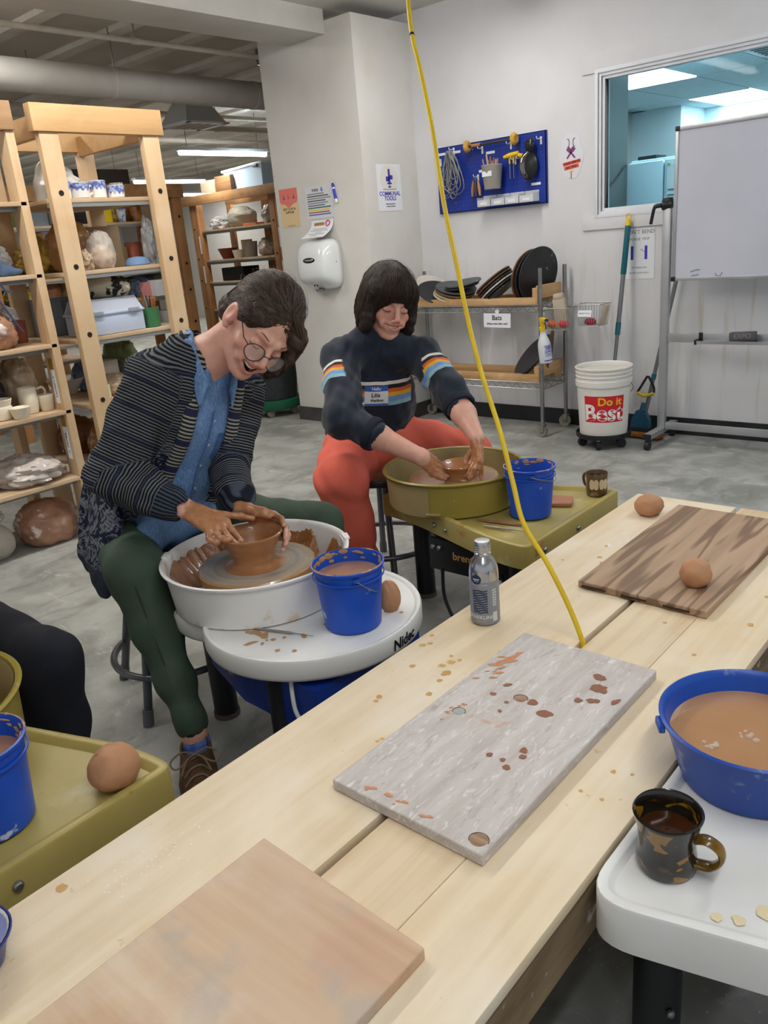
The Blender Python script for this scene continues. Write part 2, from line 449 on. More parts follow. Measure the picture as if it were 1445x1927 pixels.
vb = MB().box2((-2.3, 6.9, KZ - .008), (-1.75, 7.4, KZ - .002)).build('vent_plate', M_TRIM, vent)
for k in range(5): MB().box2((-2.25, 6.96 + .085 * k, KZ - .012), (-1.8, 7.0 + .085 * k, KZ - .008)).build('slat', M_BASE, vent)
rebase(vent, (-2.0, 7.1, KZ))
# refrigerator in the kitchen with a cord and taped papers
fg = thing('refrigerator', 'pale refrigerator behind the window with papers taped on its side', 'refrigerator')
M_FR = mat('fridge_enamel', '#bcd6e2', .35)
MB().box2((-2.99, 6.56, 0), (-2.42, 7.15, 1.66), .012).build('cabinet', M_FR, fg)
MB().box2((-2.99, 6.50, .02), (-2.70, 6.555, 1.64), .012).build('door', M_FR, fg); MB().box2((-2.69, 6.50, .02), (-2.43, 6.555, 1.64), .012).build('door', M_FR, fg)
MB().box2((-2.95, 6.6, 1.66), (-2.8, 6.8, 1.69), .004).build('hinge_cover', M_BASE, fg)
rebase(fg, (-2.7, 6.8, 0))
pp = thing('paper_notice', 'coloured paper notice taped on the refrigerator behind the window', 'sign')
MB().box2((-2.665, 6.492, 1.2), (-2.52, 6.496, 1.62)).build('sheet', mat('paper_cyan', '#d4e6ec', .8), pp)
for k, (x, z, w_, h_, c_) in enumerate([(-2.57, 1.58, .02, .05, '#33309a'), (-2.57, 1.50, .025, .06, '#c98aa4'), (-2.63, 1.42, .05, .012, '#6f8a92'), (-2.63, 1.38, .05, .012, '#6f8a92'), (-2.63, 1.34, .05, .012, '#6f8a92'), (-2.65, 1.6, .02, .02, '#8fb06a'), (-2.57, 1.33, .02, .04, '#a3a17a')]):
    MB().box2((x - w_ / 2, 6.490, z - h_ / 2), (x + w_ / 2, 6.4925, z + h_ / 2)).build('printed_mark', mat('ink_%d' % k, c_, .8), pp)
rebase(pp, (-2.59, 6.494, 1.41))
pc = MB().tube(smooth_path([(-2.98, 6.45, 1.63), (-2.97, 6.2, 1.50), (-2.975, 5.9, 1.40), (-2.98, 5.55, 1.30), (-2.985, 5.2, 1.15)]), .008, 6).build('power_cord', M_BASE)
tag(pc, 'black power cord drooping along the grey panel behind the window', 'cord')

# ------------------------------------------------------------------ ceiling services
M_DUCT = mat('duct_paint', '#c2bfb8', .7, c2='#b7b3ab', ns=4, bump=.05, bs=30)
dk = thing('air_duct', 'long round white air duct hanging under the workshop ceiling', 'duct')
MB().tube([(-5.30, -3 + .5 * k, 2.40) for k in range(28)], .098, 24).build('pipe', M_DUCT, dk)
for y in (1.2, 3.45, 4.7, 6.6): MB().tube([(-5.30, y, 2.40), (-5.30, y + .03, 2.40)], .102, 24).build('joint_ring', M_DUCT, dk)
for y in (1.5, 3.5, 5.5): MB().tube([(-5.30, y, 2.50), (-5.30, y, 2.74)], .006, 6).build('hanger_rod', M_STEEL, dk)
rebase(dk, (-5.3, 2, 2.4))
vt = thing('air_diffuser', 'grey sheet metal air diffuser hanging below the round duct', 'vent')
X0, X1, Y0, Y1 = -6.62, -6.22, 4.74, 5.18
hood = MB(); a = [(X0, Y0, 2.36), (X1, Y0, 2.36), (X1, Y1, 2.36), (X0, Y1, 2.36)]; b = [(X0 + .09, Y0 + .09, 2.53), (X1 - .09, Y0 + .09, 2.53), (X1 - .09, Y1 - .09, 2.53), (X0 + .09, Y1 - .09, 2.53)]
hood.add(a + b, [(0, 1, 5, 4), (1, 2, 6, 5), (2, 3, 7, 6), (3, 0, 4, 7), (4, 5, 6, 7)]); hood.build('hood', mat('dull_zinc', '#c3c8c6', .55), vt)
MB().box2((X0 + .1, Y0 + .1, 2.53), (X1 - .1, Y1 - .1, 2.70)).build('neck', M_STEEL, vt)
gr = MB(); gr.box2((X0 - .02, Y0 - .02, 2.345), (X1 + .02, Y0 + .04, 2.36)).box2((X0 - .02, Y1 - .04, 2.345), (X1 + .02, Y1 + .02, 2.36)).box2((X0 - .02, Y0, 2.345), (X0 + .04, Y1, 2.36)).box2((X1 - .04, Y0, 2.345), (X1 + .02, Y1, 2.36)); gr.build('grille_frame', M_TRIM, vt)
for k in range(4): MB().box2((X0, Y0 + .06 + .085 * k, 2.348), (X1, Y0 + .11 + .085 * k, 2.356)).build('louvre', M_JOIST, vt)
rebase(vt, (-6.42, 4.96, 2.36))
for nm_, x, z, r_, lab in (('white_pipe', -4.75, 2.53, .016, 'thin white pipe under the workshop ceiling beside the beam'), ('white_pipe', -6.9, 2.42, .028, 'white pipe below the air diffuser'), ('white_pipe', -6.1, 2.58, .03, 'white pipe just behind the round duct'), ('white_pipe', -8.6, 2.56, .03, 'far white pipe above the long tube light'), ('white_pipe', -7.3, 2.60, .022, 'slim white pipe running high behind the diffuser')):
    p = thing(nm_, lab, 'pipe', 'white ceiling pipes')
    MB().tube([(x, -3, z), (x, 10.6, z)], r_, 10).build('pipe_run', M_JOIST, p)
    for y in (1.0, 3.3, 5.6, 7.9): MB().tube([(x, y, z), (x, y + .05, z)], r_ * 1.25, 10).build('coupling', M_JOIST, p); MB().tube([(x, y + .02, z), (x, y + .02, 2.74)], .004, 5).build('hanger', M_STEEL, p)
    rebase(p, (x, 3, z))
sd = thing('sheet_metal_duct', 'shiny square metal duct crossing the workshop ceiling beside the pillar', 'duct')
MB().box2((-5.15, 4.66, 2.58), (-4.35, 4.98, 2.69), .005).build('duct_run', mat('bright_steel', '#b7b9ba', .22, .95, c2='#8d8f90', ns=6), sd)
for x in (-5.0, -4.82, -4.5): MB().box2((x, 4.655, 2.575), (x + .02, 4.985, 2.695)).build('seam', M_STEEL, sd)
rebase(sd, (-5.1, 4.82, 2.6))
LS = .52
LAMP_LAB = ['long white tube light hanging right of the wooden shelf post', 'tube light far behind the blue and white mugs', 'second tube light far behind the blue and white mugs', 'farthest tube light near the rear wall',
            'tube light above the near shelving', 'tube light above the seated potters', 'short tube light above the second potter', 'tube light above the long table', 'tube light above the photographer']
for (x, y, z, L, pw, cc), lab in zip(LAMPS, LAMP_LAB):
    fl = thing('fluorescent_light', lab, 'light', 'fluorescent ceiling lights')
    MB().box2((x - .05, y, z + .02), (x + .05, y + L, z + .055), .006).build('housing', M_TRIM, fl)
    m_ = mat('tube_' + cc, LAMP_COL[cc], .4, emit=22)
    MB().tube([(x, y + .01, z), (x, y + L - .01, z)], .024, 12).build('tube', m_, fl)
    zt = 2.60 if x > -3.86 else 2.74
    for yy in (y + .12, y + L - .12): MB().tube([(x, yy, z + .05), (x, yy, zt)], .004, 5).build('hanger', M_STEEL, fl)
    ld = bpy.data.lights.new('lamp', 'AREA'); ld.shape = 'RECTANGLE'; ld.size = .12; ld.size_y = L; ld.energy = pw * LS; ld.color = LAMP_COL[cc]
    lo_ = bpy.data.objects.new('lamp', ld); COL.objects.link(lo_); lo_.parent = fl; lo_.location = (x, y + L / 2, z - .03)
    rebase(fl, (x, y + L / 2, z))

# ------------------------------------------------------------------ long wooden work table
TZ = .42
def m_wood(name, c1, c2, c3=None, axis='y', scale=1.0, rough=.55, spots=(), bump=.05, contrast=(.35, .68), rings=0):
    st = {'y': (14, .9, 14), 'x': (.9, 14, 14), 'z': (14, 14, .9)}[axis]
    t = NT(name); v = t.coord(tuple(s * scale for s in st))
    f = t.ramp(t.noise(v, 2.2, 7, .35), *contrast); c = t.mix(f, c1, c2)
    if rings:
        nf = t.noise(t.coord((3.4, .30, 3.4)), 2.4, 3, .1); wv = t.math('SINE', t.math('MULTIPLY', nf, rings * 10))
        c = t.mix(t.math('MULTIPLY', t.ramp(wv, -.1, .9), .8), c, c3 or c2)
    elif c3: c = t.mix(t.ramp(t.noise(t.coord((1.5, .8, 1.5)), 2.5, 5, .5), .45, .7), c, c3)
    for sc, ss, lo, hi in spots: c = t.mix(t.math('MULTIPLY', t.ramp(t.noise(t.coord(), ss, 6), lo, hi), .55), c, sc)
    t.color(c); t.b.inputs['Roughness'].default_value = rough
    if bump: t.bump(t.noise(v, 5, 5), bump, .004)
    return t.m
M_TOP = m_wood('maple_top', '#e5d1b0', '#d6bd96', '#ebdcc3', spots=[('#efe7d8', 2.6, .50, .68), ('#d9c08e', 3.4, .57, .68), ('#cda970', 46, .70, .72)], contrast=(.38, .75))
M_TOPB = m_wood('ash_top', '#dfc9a6', '#c9ab82', '#e3d1b2', contrast=(.4, .72), spots=[('#cda970', 50, .75, .77)])
M_SIDE = m_wood('old_table_side', '#8a7354', '#5f4c36', '#9a8768', spots=[('#d6d2c8', 22, .66, .70)], rough=.7)
tb = thing('work_table', 'long low wooden work table of pale planks with a slot along the middle', 'table')
TX0, TX1, TY0, TY1 = -1.012, -.402, -.75, 2.31
SL = (-.712, -.698)
for x0, x1, m_ in ((TX0, SL[0], M_TOP), (SL[1], -.553, M_TOPB), (-.5525, TX1, M_TOP)):
    MB().box2((x0, TY0, TZ - .022), (x1, TY1, TZ), .003).build('plank', m_, tb)
MB().box2((TX0 + .02, TY0 + .02, TZ - .11), (TX0 + .055, TY1 - .02, TZ - .0225)).build('apron', M_SIDE, tb)
MB().box2((TX1 - .03, TY0 + .02, TZ - .12), (TX1 - .004, TY1 - .02, TZ - .0225)).build('apron', M_SIDE, tb)
MB().box2((-.76, TY0 + .02, TZ - .055), (-.65, TY1 - .02, TZ - .0225)).build('centre_rail', mat('dark_rail', '#2c241b', .8), tb)
for y in (TY0 + .06, 1.0, TY1 - .12):
    MB().box2((TX0 + .06, y, TZ - .11), (TX1 - .03, y + .04, TZ - .056)).build('cross_rail', M_SIDE, tb)
    for x in (TX0 + .06, TX1 - .12): MB().box2((x, y + .05, 0), (x + .085, y + .135, TZ - .0225), .003).build('leg', M_SIDE, tb)
# drips and stains of clay water on the planks
M_DRIP = mat('dried_slip', '#d3a766', .6, c2='#c4975a', ns=30)
M_CHALK = mat('dried_white_slip', '#efe7dc', .8)
def blot(mb, x, y, z, r, seed, n=20, ax=1.0, rz=0):
    vs = [(x, y, z + .0007)]; h = []
    for k in range(n):
        a = 2 * PI * k / n; q = r * (.82 + .38 * noise.noise((math.cos(a) * 1.1 + seed * 3.1, math.sin(a) * 1.4, seed)))
        px, py = q * math.cos(a) * ax, q * math.sin(a) / ax
        vs.append((x + px * math.cos(rz) - py * math.sin(rz), y + px * math.sin(rz) + py * math.cos(rz), z + .0004))
    mb.add(vs, [(0, k + 1, (k + 1) % n + 1) for k in range(n)])
d = MB()
for k, (x, y, r_) in enumerate([(-.994, 1.21, .006), (-.985, 1.165, .008), (-.975, 1.18, .007), (-.948, 1.085, .008), (-.905, 1.16, .006), (-.89, 1.14, .010), (-.897, 1.12, .008), (-.88, 1.155, .006), (-.873, 1.10, .012), (-.868, 1.07, .007), (-.855, 1.02, .008), (-.93, .96, .008), (-.925, .945, .006), (-.838, .85, .005), (-.836, .86, .005), (-.47, 1.0, .006), (-.443, 1.01, .004), (-.455, .93, .004), (-.49, .93, .004), (-.9, 1.86, .007), (-.88, 1.78, .008), (-.86, 1.75, .007), (-.955, 1.72, .005), (-.6, 1.52, .006), (-.46, 1.75, .009), (-.45, 1.6, .009), (-.50, 1.42, .006), (-.985, .335, .010)]):
    blot(d, x, y, TZ, r_, k)
tag(d.build('slip_drips', M_DRIP, tb), kind='stuff')
d = MB()
rg = random.Random(3)
for k in range(60):
    a = rg.gauss(0, 1); b_ = rg.gauss(0, 1)
    blot(d, -.925 + a * .018 + b_ * .006, .43 + b_ * .06, TZ, rg.uniform(.001, .0025), k + 40, 7)
for k in range(70): blot(d, -.86 + rg.uniform(-.05, .05), 1.93 + rg.uniform(-.07, .07), TZ, rg.uniform(.002, .006), k + 300, 7)
tag(d.build('dry_white_spatter', M_CHALK, tb), kind='stuff')
rebase(tb, (-.705, .8, 0))

def board(name, label, x0, x1, y0, y1, th, m_, skew=0, edge=None):
    o = thing(name, label, 'board', 'ware boards on the long table')
    q = MB().prism([(x0, y0), (x1, y0 - skew), (x1 + skew * .3, y1 - skew), (x0 - skew * .3, y1)], TZ + .0008, TZ + th)
    me_o = q.build('panel', m_, o); bv = me_o.modifiers.new('b', 'BEVEL'); bv.width = .002; bv.segments = 2
    return o
def m_grey():
    t = NT('whitewashed_ply'); v = t.coord((10, 1.6, 10)); c = t.mix(t.ramp(t.noise(v, 4, 8, .6), .3, .7), '#b7ada6', '#cfc8c2')
    c = t.mix(t.math('MULTIPLY', t.ramp(t.noise(t.coord((22, 6, 22)), 5, 8, 1.2), .56, .70), .75), c, '#e4e0db')
    c = t.mix(t.math('MULTIPLY', t.ramp(t.noise(t.coord((18, 4, 18)), 4, 8, 1.5), .56, .74), .6), c, '#948880')
    c = t.mix(t.math('MULTIPLY', t.ramp(t.noise(t.coord(), 7, 6, 1.5), .66, .74), .8), c, '#c0865c')
    t.color(c); t.b.inputs['Roughness'].default_value = .7; t.bump(t.noise(t.coord((20, 3, 20)), 5, 7), .35, .004); return t.m
g = board('ware_board', 'greyish whitewashed plywood ware board with brown clay drips and two knots', -.812, -.524, .712, 1.296, .020, m_grey())
M_CLAY = mat('terracotta_clay', '#be8c66', .65, c2='#b17f59', ns=9, bump=.12, bs=18)
M_CLAYD = mat('dark_clay_drop', '#8d5a3f', .5)
d = MB()
for k, (x, y, r_, ax) in enumerate([(-.60, 1.215, .014, 1.2), (-.585, 1.18, .016, 1.1), (-.573, 1.175, .009, 1), (-.597, 1.125, .009, 1), (-.578, 1.135, .009, 1), (-.569, 1.14, .008, 1), (-.54, 1.155, .009, .7), (-.66, 1.075, .011, 1), (-.625, 1.055, .015, .9), (-.593, .93, .007, 1), (-.60, .945, .008, 1), (-.64, .905, .007, 1), (-.615, .905, .006, 1), (-.60, .892, .008, 1), (-.735, 1.06, .007, 1), (-.73, 1.10, .008, .8), (-.70, 1.05, .005, 1), (-.695, 1.02, .005, 1)]):
    blot(d, x, y, TZ + .0205, r_, k + 11, ax=ax, rz=k)
tag(d.build('clay_drops', M_CLAYD, g), kind='stuff')
d = MB()
for k in range(26): blot(d, -.785 + rg.uniform(-.012, .02), 1.165 + rg.gauss(0, .03), TZ + .0203, rg.uniform(.003, .009), k + 70, 9, 1.8, rg.uniform(.6, 1.2))
for k in range(16): blot(d, -.765 + rg.gauss(0, .006), .98 + rg.gauss(0, .02), TZ + .0203, rg.uniform(.002, .004), k + 90, 9, 1.6, .8)
for k in range(12): blot(d, -.64 + rg.uniform(-.12, .02), .725 + rg.uniform(-.004, .012), TZ + .0203, rg.uniform(.002, .006), k + 110, 9, 1.5, .2)
tag(d.build('clay_smears', mat('orange_slip', '#c98a5d', .6), g), kind='stuff')
M_KNOT = m_wood('knot_wood', '#b08d6c', '#6f5340', axis='x', scale=2)
for x, y, r_ in ((-.685, 1.075, .012), (-.545, .735, .0135), (-.755, .98, .011)):
    k_ = MB().lathe([(r_ * .15, TZ + .0214), (r_ * .8, TZ + .0214), (r_, TZ + .0202)], 18, (x, y, 0)).build('knot', M_KNOT if r_ != .011 else mat('grey_knot', '#a8a9a8', .7), g)
    MB().tube([(x + r_ * 1.12 * math.cos(a), y + r_ * 1.0 * math.sin(a), TZ + .0202) for a in [2 * PI * i / 16 for i in range(11)]], .0008, 5).build('knot_rim', mat('knot_dark', '#6a594d', .8), k_)
rebase(g, (-.668, 1.0, TZ))
g = board('ware_board', 'plain pinkish tan plywood ware board in the near corner of the table', -.800, -.500, -.05, .560, .019, m_wood('tan_ply', '#d2b493', '#bf9c7a', '#cbb094', axis='x', scale=1.3, spots=[('#dccdb8', 4.2, .50, .64), ('#c39a80', 6, .54, .66), ('#aaa29b', 7.5, .58, .68)], bump=.12), skew=.012)
rebase(g, (-.65, .26, TZ))
g = board('ware_board', 'dark striped fir plywood ware board at the far end of the table', -.842, -.533, 1.590, 2.215, .018, m_wood('fir_ply', '#b5977a', '#a08266', '#6d523d', axis='y', rings=6, scale=.8, rough=.6, bump=.1), skew=.012)
for k, (x, y) in enumerate([(-.80, 1.585), (-.70, 1.582), (-.60, 1.579)]): MB().box2((x - .03, y - .0015, TZ + .006), (x + .03, y + .003, TZ + .010)).build('ply_gap', mat('ply_gap', '#3a2b20', .9), g)
rebase(g, (-.69, 1.9, TZ))

# clay balls
def clay_ball(label, x, y, z, r, seed, sc=(1, 1, .85), crack=True):
    o = thing('clay_ball', label, 'clay', 'balls of wedged clay')
    def fn(dv, q):
        n_ = .07 * noise.noise(dv * 1.7 + Vector((seed, 0, 0))) + .03 * noise.noise(dv * 4 + Vector((0, seed, 0))) - .05 * max(0, 1 - abs(dv.x * .8 + dv.z * .5 - .25 + .1 * math.sin(dv.y * 4 + seed)) * 14)
        q = q * (1 + n_)
        if q.z < -r * sc[2] * .82: q.z = -r * sc[2] * .82
        return q
    MB().sphere((0, 0, r * sc[2] * .82), r, 40, 26, sc, fn).build('lump', M_CLAY, o, ang=3)
    c = MB()
    if crack: c.tube([(r * .35, r * -.2, r * sc[2] * 1.72), (r * .45, r * -.3, r * sc[2] * 1.66), (r * .5, r * -.33, r * sc[2] * 1.58)], [.001, .0022, .001], 5).build('crease', M_CLAYD, o)
    return place(o, (x, y, z), seed)
clay_ball('small round clay ball at the far left corner of the long table', -.905, 2.145, TZ, .040, 1.3, (1.05, 1, .82), False)
clay_ball('lumpy brown clay ball sitting on the dark striped board', -.603, 1.70, TZ + .018, .036, 2.7, (1, 1, .95))
clay_ball('large smooth clay ball on the olive wheel table at the left', -1.165, .530, .394, .0435, 5.0, (1.04, 1, .93))

# aluminium bottle
bt = thing('aluminium_bottle', 'silver aluminium water bottle with a grey and navy striped label', 'bottle')
M_ALU = mat('brushed_aluminium', '#c9cbce', .22, .95, c2='#b5b7ba', ns=20, st=(1, 1, .1))
MB().lathe([(.026, 0), (.0315, .003), (.0325, .010), (.0325, .122), (.031, .134), (.025, .150), (.018, .158), (.0165, .162)], 40).build('body', M_ALU, bt)
MB().lathe([(.0165, .160), (.0185, .162), (.0185, .166), (.0165, .168)], 32).build('neck_ring', M_ALU, bt)
cp = MB().lathe([(.0172, .168), (.0178, .170), (.0178, .190), (.0165, .193), (.001, .1935)], 32).build('cap', M_ALU, bt)
for k in range(3): MB().lathe([(.0180, .171 + .005 * k), (.0186, .1725 + .005 * k), (.0180, .174 + .005 * k)], 28, cap=False).build('thread', M_ALU, cp)
lb = MB().lathe([(.03262, .004), (.03275, .006), (.03275, .104), (.03262, .106)], 40, cap=False).build('label_sleeve', mat('label_grey', '#8e9298', .45, .3), bt)
def on_cyl(r, a0, z0, w, h, m_, name, par, n=6, lift=.0003):
    q = MB(); vs = []; fs = []
    for i in range(n + 1):
        a = a0 + (i / n - .5) * w / r
        for z in (z0 - h / 2, z0 + h / 2): vs.append(((r + lift) * math.cos(a), (r + lift) * math.sin(a), z))
    for i in range(n): fs.append((2 * i, 2 * i + 2, 2 * i + 3, 2 * i + 1))
    q.add(vs, fs); return q.build(name, m_, par)
def cyl_text(s, size, r, a0, z0, m_, par, lift=.0005, bold=0):
    me_o = text(s, size, m_, par, Matrix.Identity(4), extrude=0, bold=bold)
    for v in me_o.data.vertices:
        a = a0 + v.co.x / r; z = z0 + v.co.y; v.co = ((r + lift) * math.cos(a), (r + lift) * math.sin(a), z)
    return me_o
M_NAVY = mat('navy_ink', '#1c2f55', .5); M_LG = mat('pale_ink', '#d3d6da', .5); M_INK = mat('black_ink', '#15161a', .6); M_WHITE = mat('white_plastic', '#e9e9e6', .4)
A0 = math.atan2(-1.33, .95) - .35
for k in range(11):
    q = MB(); vs = []; fs = []
    for i in range(9):
        a = A0 + (i / 8 - .5) * 1.05; z = .034 + .0052 * k + .0012 * math.sin(i * 1.2 + k)
        vs += [(.0331 * math.cos(a), .0331 * math.sin(a), z - .0016), (.0331 * math.cos(a), .0331 * math.sin(a), z + .0014)]
    for i in range(8): fs.append((2 * i, 2 * i + 2, 2 * i + 3, 2 * i + 1))
    q.add(vs, fs); q.build('wave_stripe', M_NAVY, lb)
cyl_text('SPARKLING', .0125, .0328, A0 + .05, .022, M_LG, lb, bold=.0003); cyl_text('MORE RECYCLABLE', .0042, .0328, A0, .100, M_LG, lb); cyl_text('WATER 16 OZ', .0035, .0328, A0, .013, M_LG, lb)
q = MB(); vs = [(.0333 * math.cos(A0 - .2), .0333 * math.sin(A0 - .2), .112)]
for i in range(20):
    a = 2 * PI * i / 20; b_ = A0 - .2 + .0115 * math.cos(a) / .0325; vs.append((.0331 * math.cos(b_), .0331 * math.sin(b_), .112 + .0115 * math.sin(a)))
q.add(vs, [(0, i + 1, (i + 1) % 20 + 1) for i in range(20)]); q.build('round_badge', M_NAVY, bt)
cyl_text('open', .0075, .0332, A0 - .2, .1135, M_LG, bt, .0004, .0002); cyl_text('WATER', .003, .0332, A0 - .2, .108, M_LG, bt, .0004)
for k in range(2):
    for j in range(7): on_cyl(.03275, A0 + .95 + .16 * k, .050 + .006 * j, .004, .004, M_LG, 'small_print', lb, 2)
on_cyl(.03275, A0 + 1.05, .022, .012, .022, M_LG, 'barcode_box', lb, 4)
place(bt, (-.935, 1.333, TZ))

# yellow extension cord from the ceiling into the slot
cd = thing('extension_cord', 'yellow extension cord hanging from the ceiling into the table slot', 'cord')
CP = [(-1.72, 2.17, 2.59), (-1.59, 2.02, 2.2), (-1.465, 1.873, 1.848), (-1.416, 1.818, 1.73), (-1.371, 1.784, 1.641), (-1.294, 1.72, 1.483), (-1.221, 1.649, 1.32), (-1.15, 1.591, 1.175), (-1.093, 1.544, 1.058), (-1.034, 1.502, 0.946), (-0.964, 1.463, 0.825), (-0.909, 1.424, 0.72), (-0.868, 1.396, 0.643), (-0.805, 1.385, 0.566), (-0.747, 1.369, 0.487), (-0.7055, 1.351, 0.421), (-.7052, 1.346, .404)]
MB().tube(smooth_path(CP, 5), .0056, 10).build('cable', mat('yellow_cable', '#e3c21c', .45, c2='#d6b21a', ns=14, spots=[('#7a5a20', 30, .70, .74)]), cd)
MB().tube([(-1.417, 1.819, 1.732), (-1.4145, 1.8165, 1.727)], .0066, 10).build('cable_tie', M_INK, cd)
MB().lathe([(.03, 2.585), (.03, 2.60)], 16, (CP[0][0], CP[0][1], 0)).build('ceiling_hook', M_STEEL, cd)
rebase(cd, (-.704, 1.35, TZ))
# rim of a blue dish at the near left edge of the table
dish = thing('blue_bowl', 'blue rimmed bowl cut off at the lower left edge of the picture', 'bowl')
M_BLUE = mat('blue_plastic', '#1747b0', .35, c2='#123d9e', ns=6, spots=[('#c9cfdc', 26, .68, .71)])
MB().lathe([(.035, 0), (.042, .004), (.055, .045), (.058, .048), (.059, .046), (.058, .043)], 32).build('wall', mat('navy_glaze', '#2b3c86', .3), dish)
MB().lathe([(.001, .005), (.038, .006), (.0525, .044), (.055, .0465)], 32, cap=False).build('lining', mat('cream_glaze', '#e7e1d4', .3), dish)
place(dish, (-.955, .195, TZ))

# ------------------------------------------------------------------ potter's wheels
def tray(poly, z0, z1, lip, deep, bev, seg=3):
    """moulded tray: rounded rim, sunken floor"""
    from mathutils.geometry import tessellate_polygon
    n = len(poly); P_ = [Vector(p) for p in poly]
    if sum(P_[i].x * P_[(i + 1) % n].y - P_[(i + 1) % n].x * P_[i].y for i in range(n)) < 0: P_.reverse()
    nr = []
    for i in range(n):
        a = (P_[i] - P_[i - 1]).normalized(); b = (P_[(i + 1) % n] - P_[i]).normalized(); t = (a + b).normalized(); nr.append(Vector((-t.y, t.x)))
    rings = [(bev, z0), (0, z0 + bev * .5), (0, z1 - bev), (bev * .3, z1 - bev * .3), (bev, z1), (lip - bev * .5, z1), (lip, z1 - bev * .3), (lip + deep * .8, z1 - deep), (lip + deep * 1.4, z1 - deep - .001)]
    bm = bmesh.new(); R = [[bm.verts.new((*(P_[i] + nr[i] * d), z)) for i in range(n)] for d, z in rings]
    for k in range(len(R) - 1):
        for i in range(n):
            j = (i + 1) % n; bm.faces.new((R[k][i], R[k][j], R[k + 1][j], R[k + 1][i]))
    for ring, flip in ((R[-1], False), (R[0], True)):
        for tri in tessellate_polygon([[v.co for v in ring]]):
            try: bm.faces.new([ring[i] for i in tri])
            except ValueError: pass
    bmesh.ops.recalc_face_normals(bm, faces=bm.faces); return bm
def bm_obj(bm, name, m_, parent, ang=.6):
    me = bpy.data.meshes.new(name); bm.to_mesh(me); bm.free(); me.shade_smooth(); me.set_sharp_from_angle(angle=ang); return ob(name, me, m_, parent)
def round_poly(poly, rad, n=6):
    out = []; m = len(poly)
    for i in range(m):
        p = Vector(poly[i]); a = (Vector(poly[i - 1]) - p); b = (Vector(poly[(i + 1) % m]) - p)
        r = min(rad[i] if isinstance(rad, (list, tuple)) else rad, a.length * .49, b.length * .49)
        if r < 1e-4: out.append(tuple(p)); continue
        p0 = p + a.normalized() * r; p1 = p + b.normalized() * r
        for k in range(n + 1):
            t = k / n; out.append(tuple(p0 * (1 - t) ** 2 + p * 2 * t * (1 - t) + p1 * t * t))
    return out
def m_wheelhead(name, c1, c2, c3):
    t = NT(name); v = t.coord(); sx = t.new('ShaderNodeSeparateXYZ'); t.link(v, sx.inputs[0])
    r2 = t.math('SQRT', t.math('ADD', t.math('MULTIPLY', sx.outputs[0], sx.outputs[0]), t.math('MULTIPLY', sx.outputs[1], sx.outputs[1])))
    cb = t.new('ShaderNodeCombineXYZ'); t.link(r2, cb.inputs[0]); t.link(t.math('MULTIPLY', t.noise(v, 5, 3), .03), cb.inputs[1])
    n1 = t.noise(cb.outputs[0], 70, 6); c = t.mix(t.ramp(n1, .35, .65), c1, c2); c = t.mix(t.math('MULTIPLY', t.ramp(t.noise(cb.outputs[0], 210, 3), .56, .70), .45), c, '#ded2c4')
    c = t.mix(t.ramp(t.math('ADD', r2, t.math('MULTIPLY', t.math('SUBTRACT', t.noise(v, 9, 4), .5), .03)), .142, .150), c, c3)
    c = t.mix(t.ramp(t.math('ADD', r2, t.math('MULTIPLY', t.math('SUBTRACT', t.noise(cb.outputs[0], 40, 4), .5), .03)), .078, .066), c, c3)
    t.color(c); t.b.inputs['Roughness'].default_value = .22; t.b.inputs['Coat Weight'].default_value = .4; t.bump(n1, .12, .002); return t.m
M_SLIP = mat('wet_slip', '#a56e3d', .25, c2='#8d5526', ns=25, bump=.4, bs=70, spots=[('#d2b184', 34, .60, .68)], coat=.5)
M_CLAYWET = mat('wet_clay', '#ae7a50', .3, c2='#a16c44', ns=7, st=(1, 1, 9), bump=.06, bs=20, coat=.35)
M_BLACKM = mat('black_metal', '#101216', .42, c2='#1c1f24', ns=7, spots=[('#c9c9c4', 60, .72, .74)])
def slip_ring(mb, r_in, r_out, z, seed, a0, a1, hgt, n=170):
    """lumpy bank of slip lying against the pan wall"""
    vs = []; fs = []; m = 6
    for i in range(n + 1):
        a = a0 + (a1 - a0) * i / n; e = min(1, min(i, n - i) / 8)
        hh = hgt * e * (.62 + .22 * noise.noise((math.cos(a) * 2.2 + seed, math.sin(a) * 2.2, seed)) + .10 * noise.noise((math.cos(a) * 9 + seed, math.sin(a) * 9, 2)) + .05 * noise.noise((math.cos(a) * 30, math.sin(a) * 30, seed)))
        for k in range(m):
            t = k / (m - 1); zz = z + hh * t ** 1.5 + .0035 * noise.noise((math.cos(a) * 16, math.sin(a) * 16, t * 5 + seed)) * (t > 0); rr = r_in + (r_out - r_in) * t + .14 * (zz - z) * t - .003 * abs(noise.noise((a * 9, t * 3, seed)))
            vs.append((rr * math.cos(a), rr * math.sin(a), zz))
    for i in range(n):
        for k in range(m - 1): fs.append((i * m + k, (i + 1) * m + k, (i + 1) * m + k + 1, i * m + k + 1))
    mb.add(vs, fs); return mb
def pan(root, r0, r1, z0, z1, m_, m_in, clip_a=()):
    p = MB().lathe([(r0 - .01, z0), (r0, z0 + .004), (r1 - .006, z1 - .012), (r1 + .004, z1 - .006), (r1 + .005, z1 - .001), (r1, z1 + .001), (r1 - .006, z1 - .002), (r1 - .010, z1 - .010), (r0 - .006, z0 + .009), (.06, z0 + .009)], 72, cap=False).build('splash_pan', m_, root)
    for a in clip_a:
        q = MB(); R = rot3(0, 0, a)
        for (c, sz) in (((r1 + .0005, 0, z1 - .0005), (.016, .040, .006)), ((r1 - .0105, 0, z1 - .02), (.003, .038, .035))):
            q.box(R @ Vector(c), sz, .002, R)
        q.build('pan_clip', m_, p)
    return p
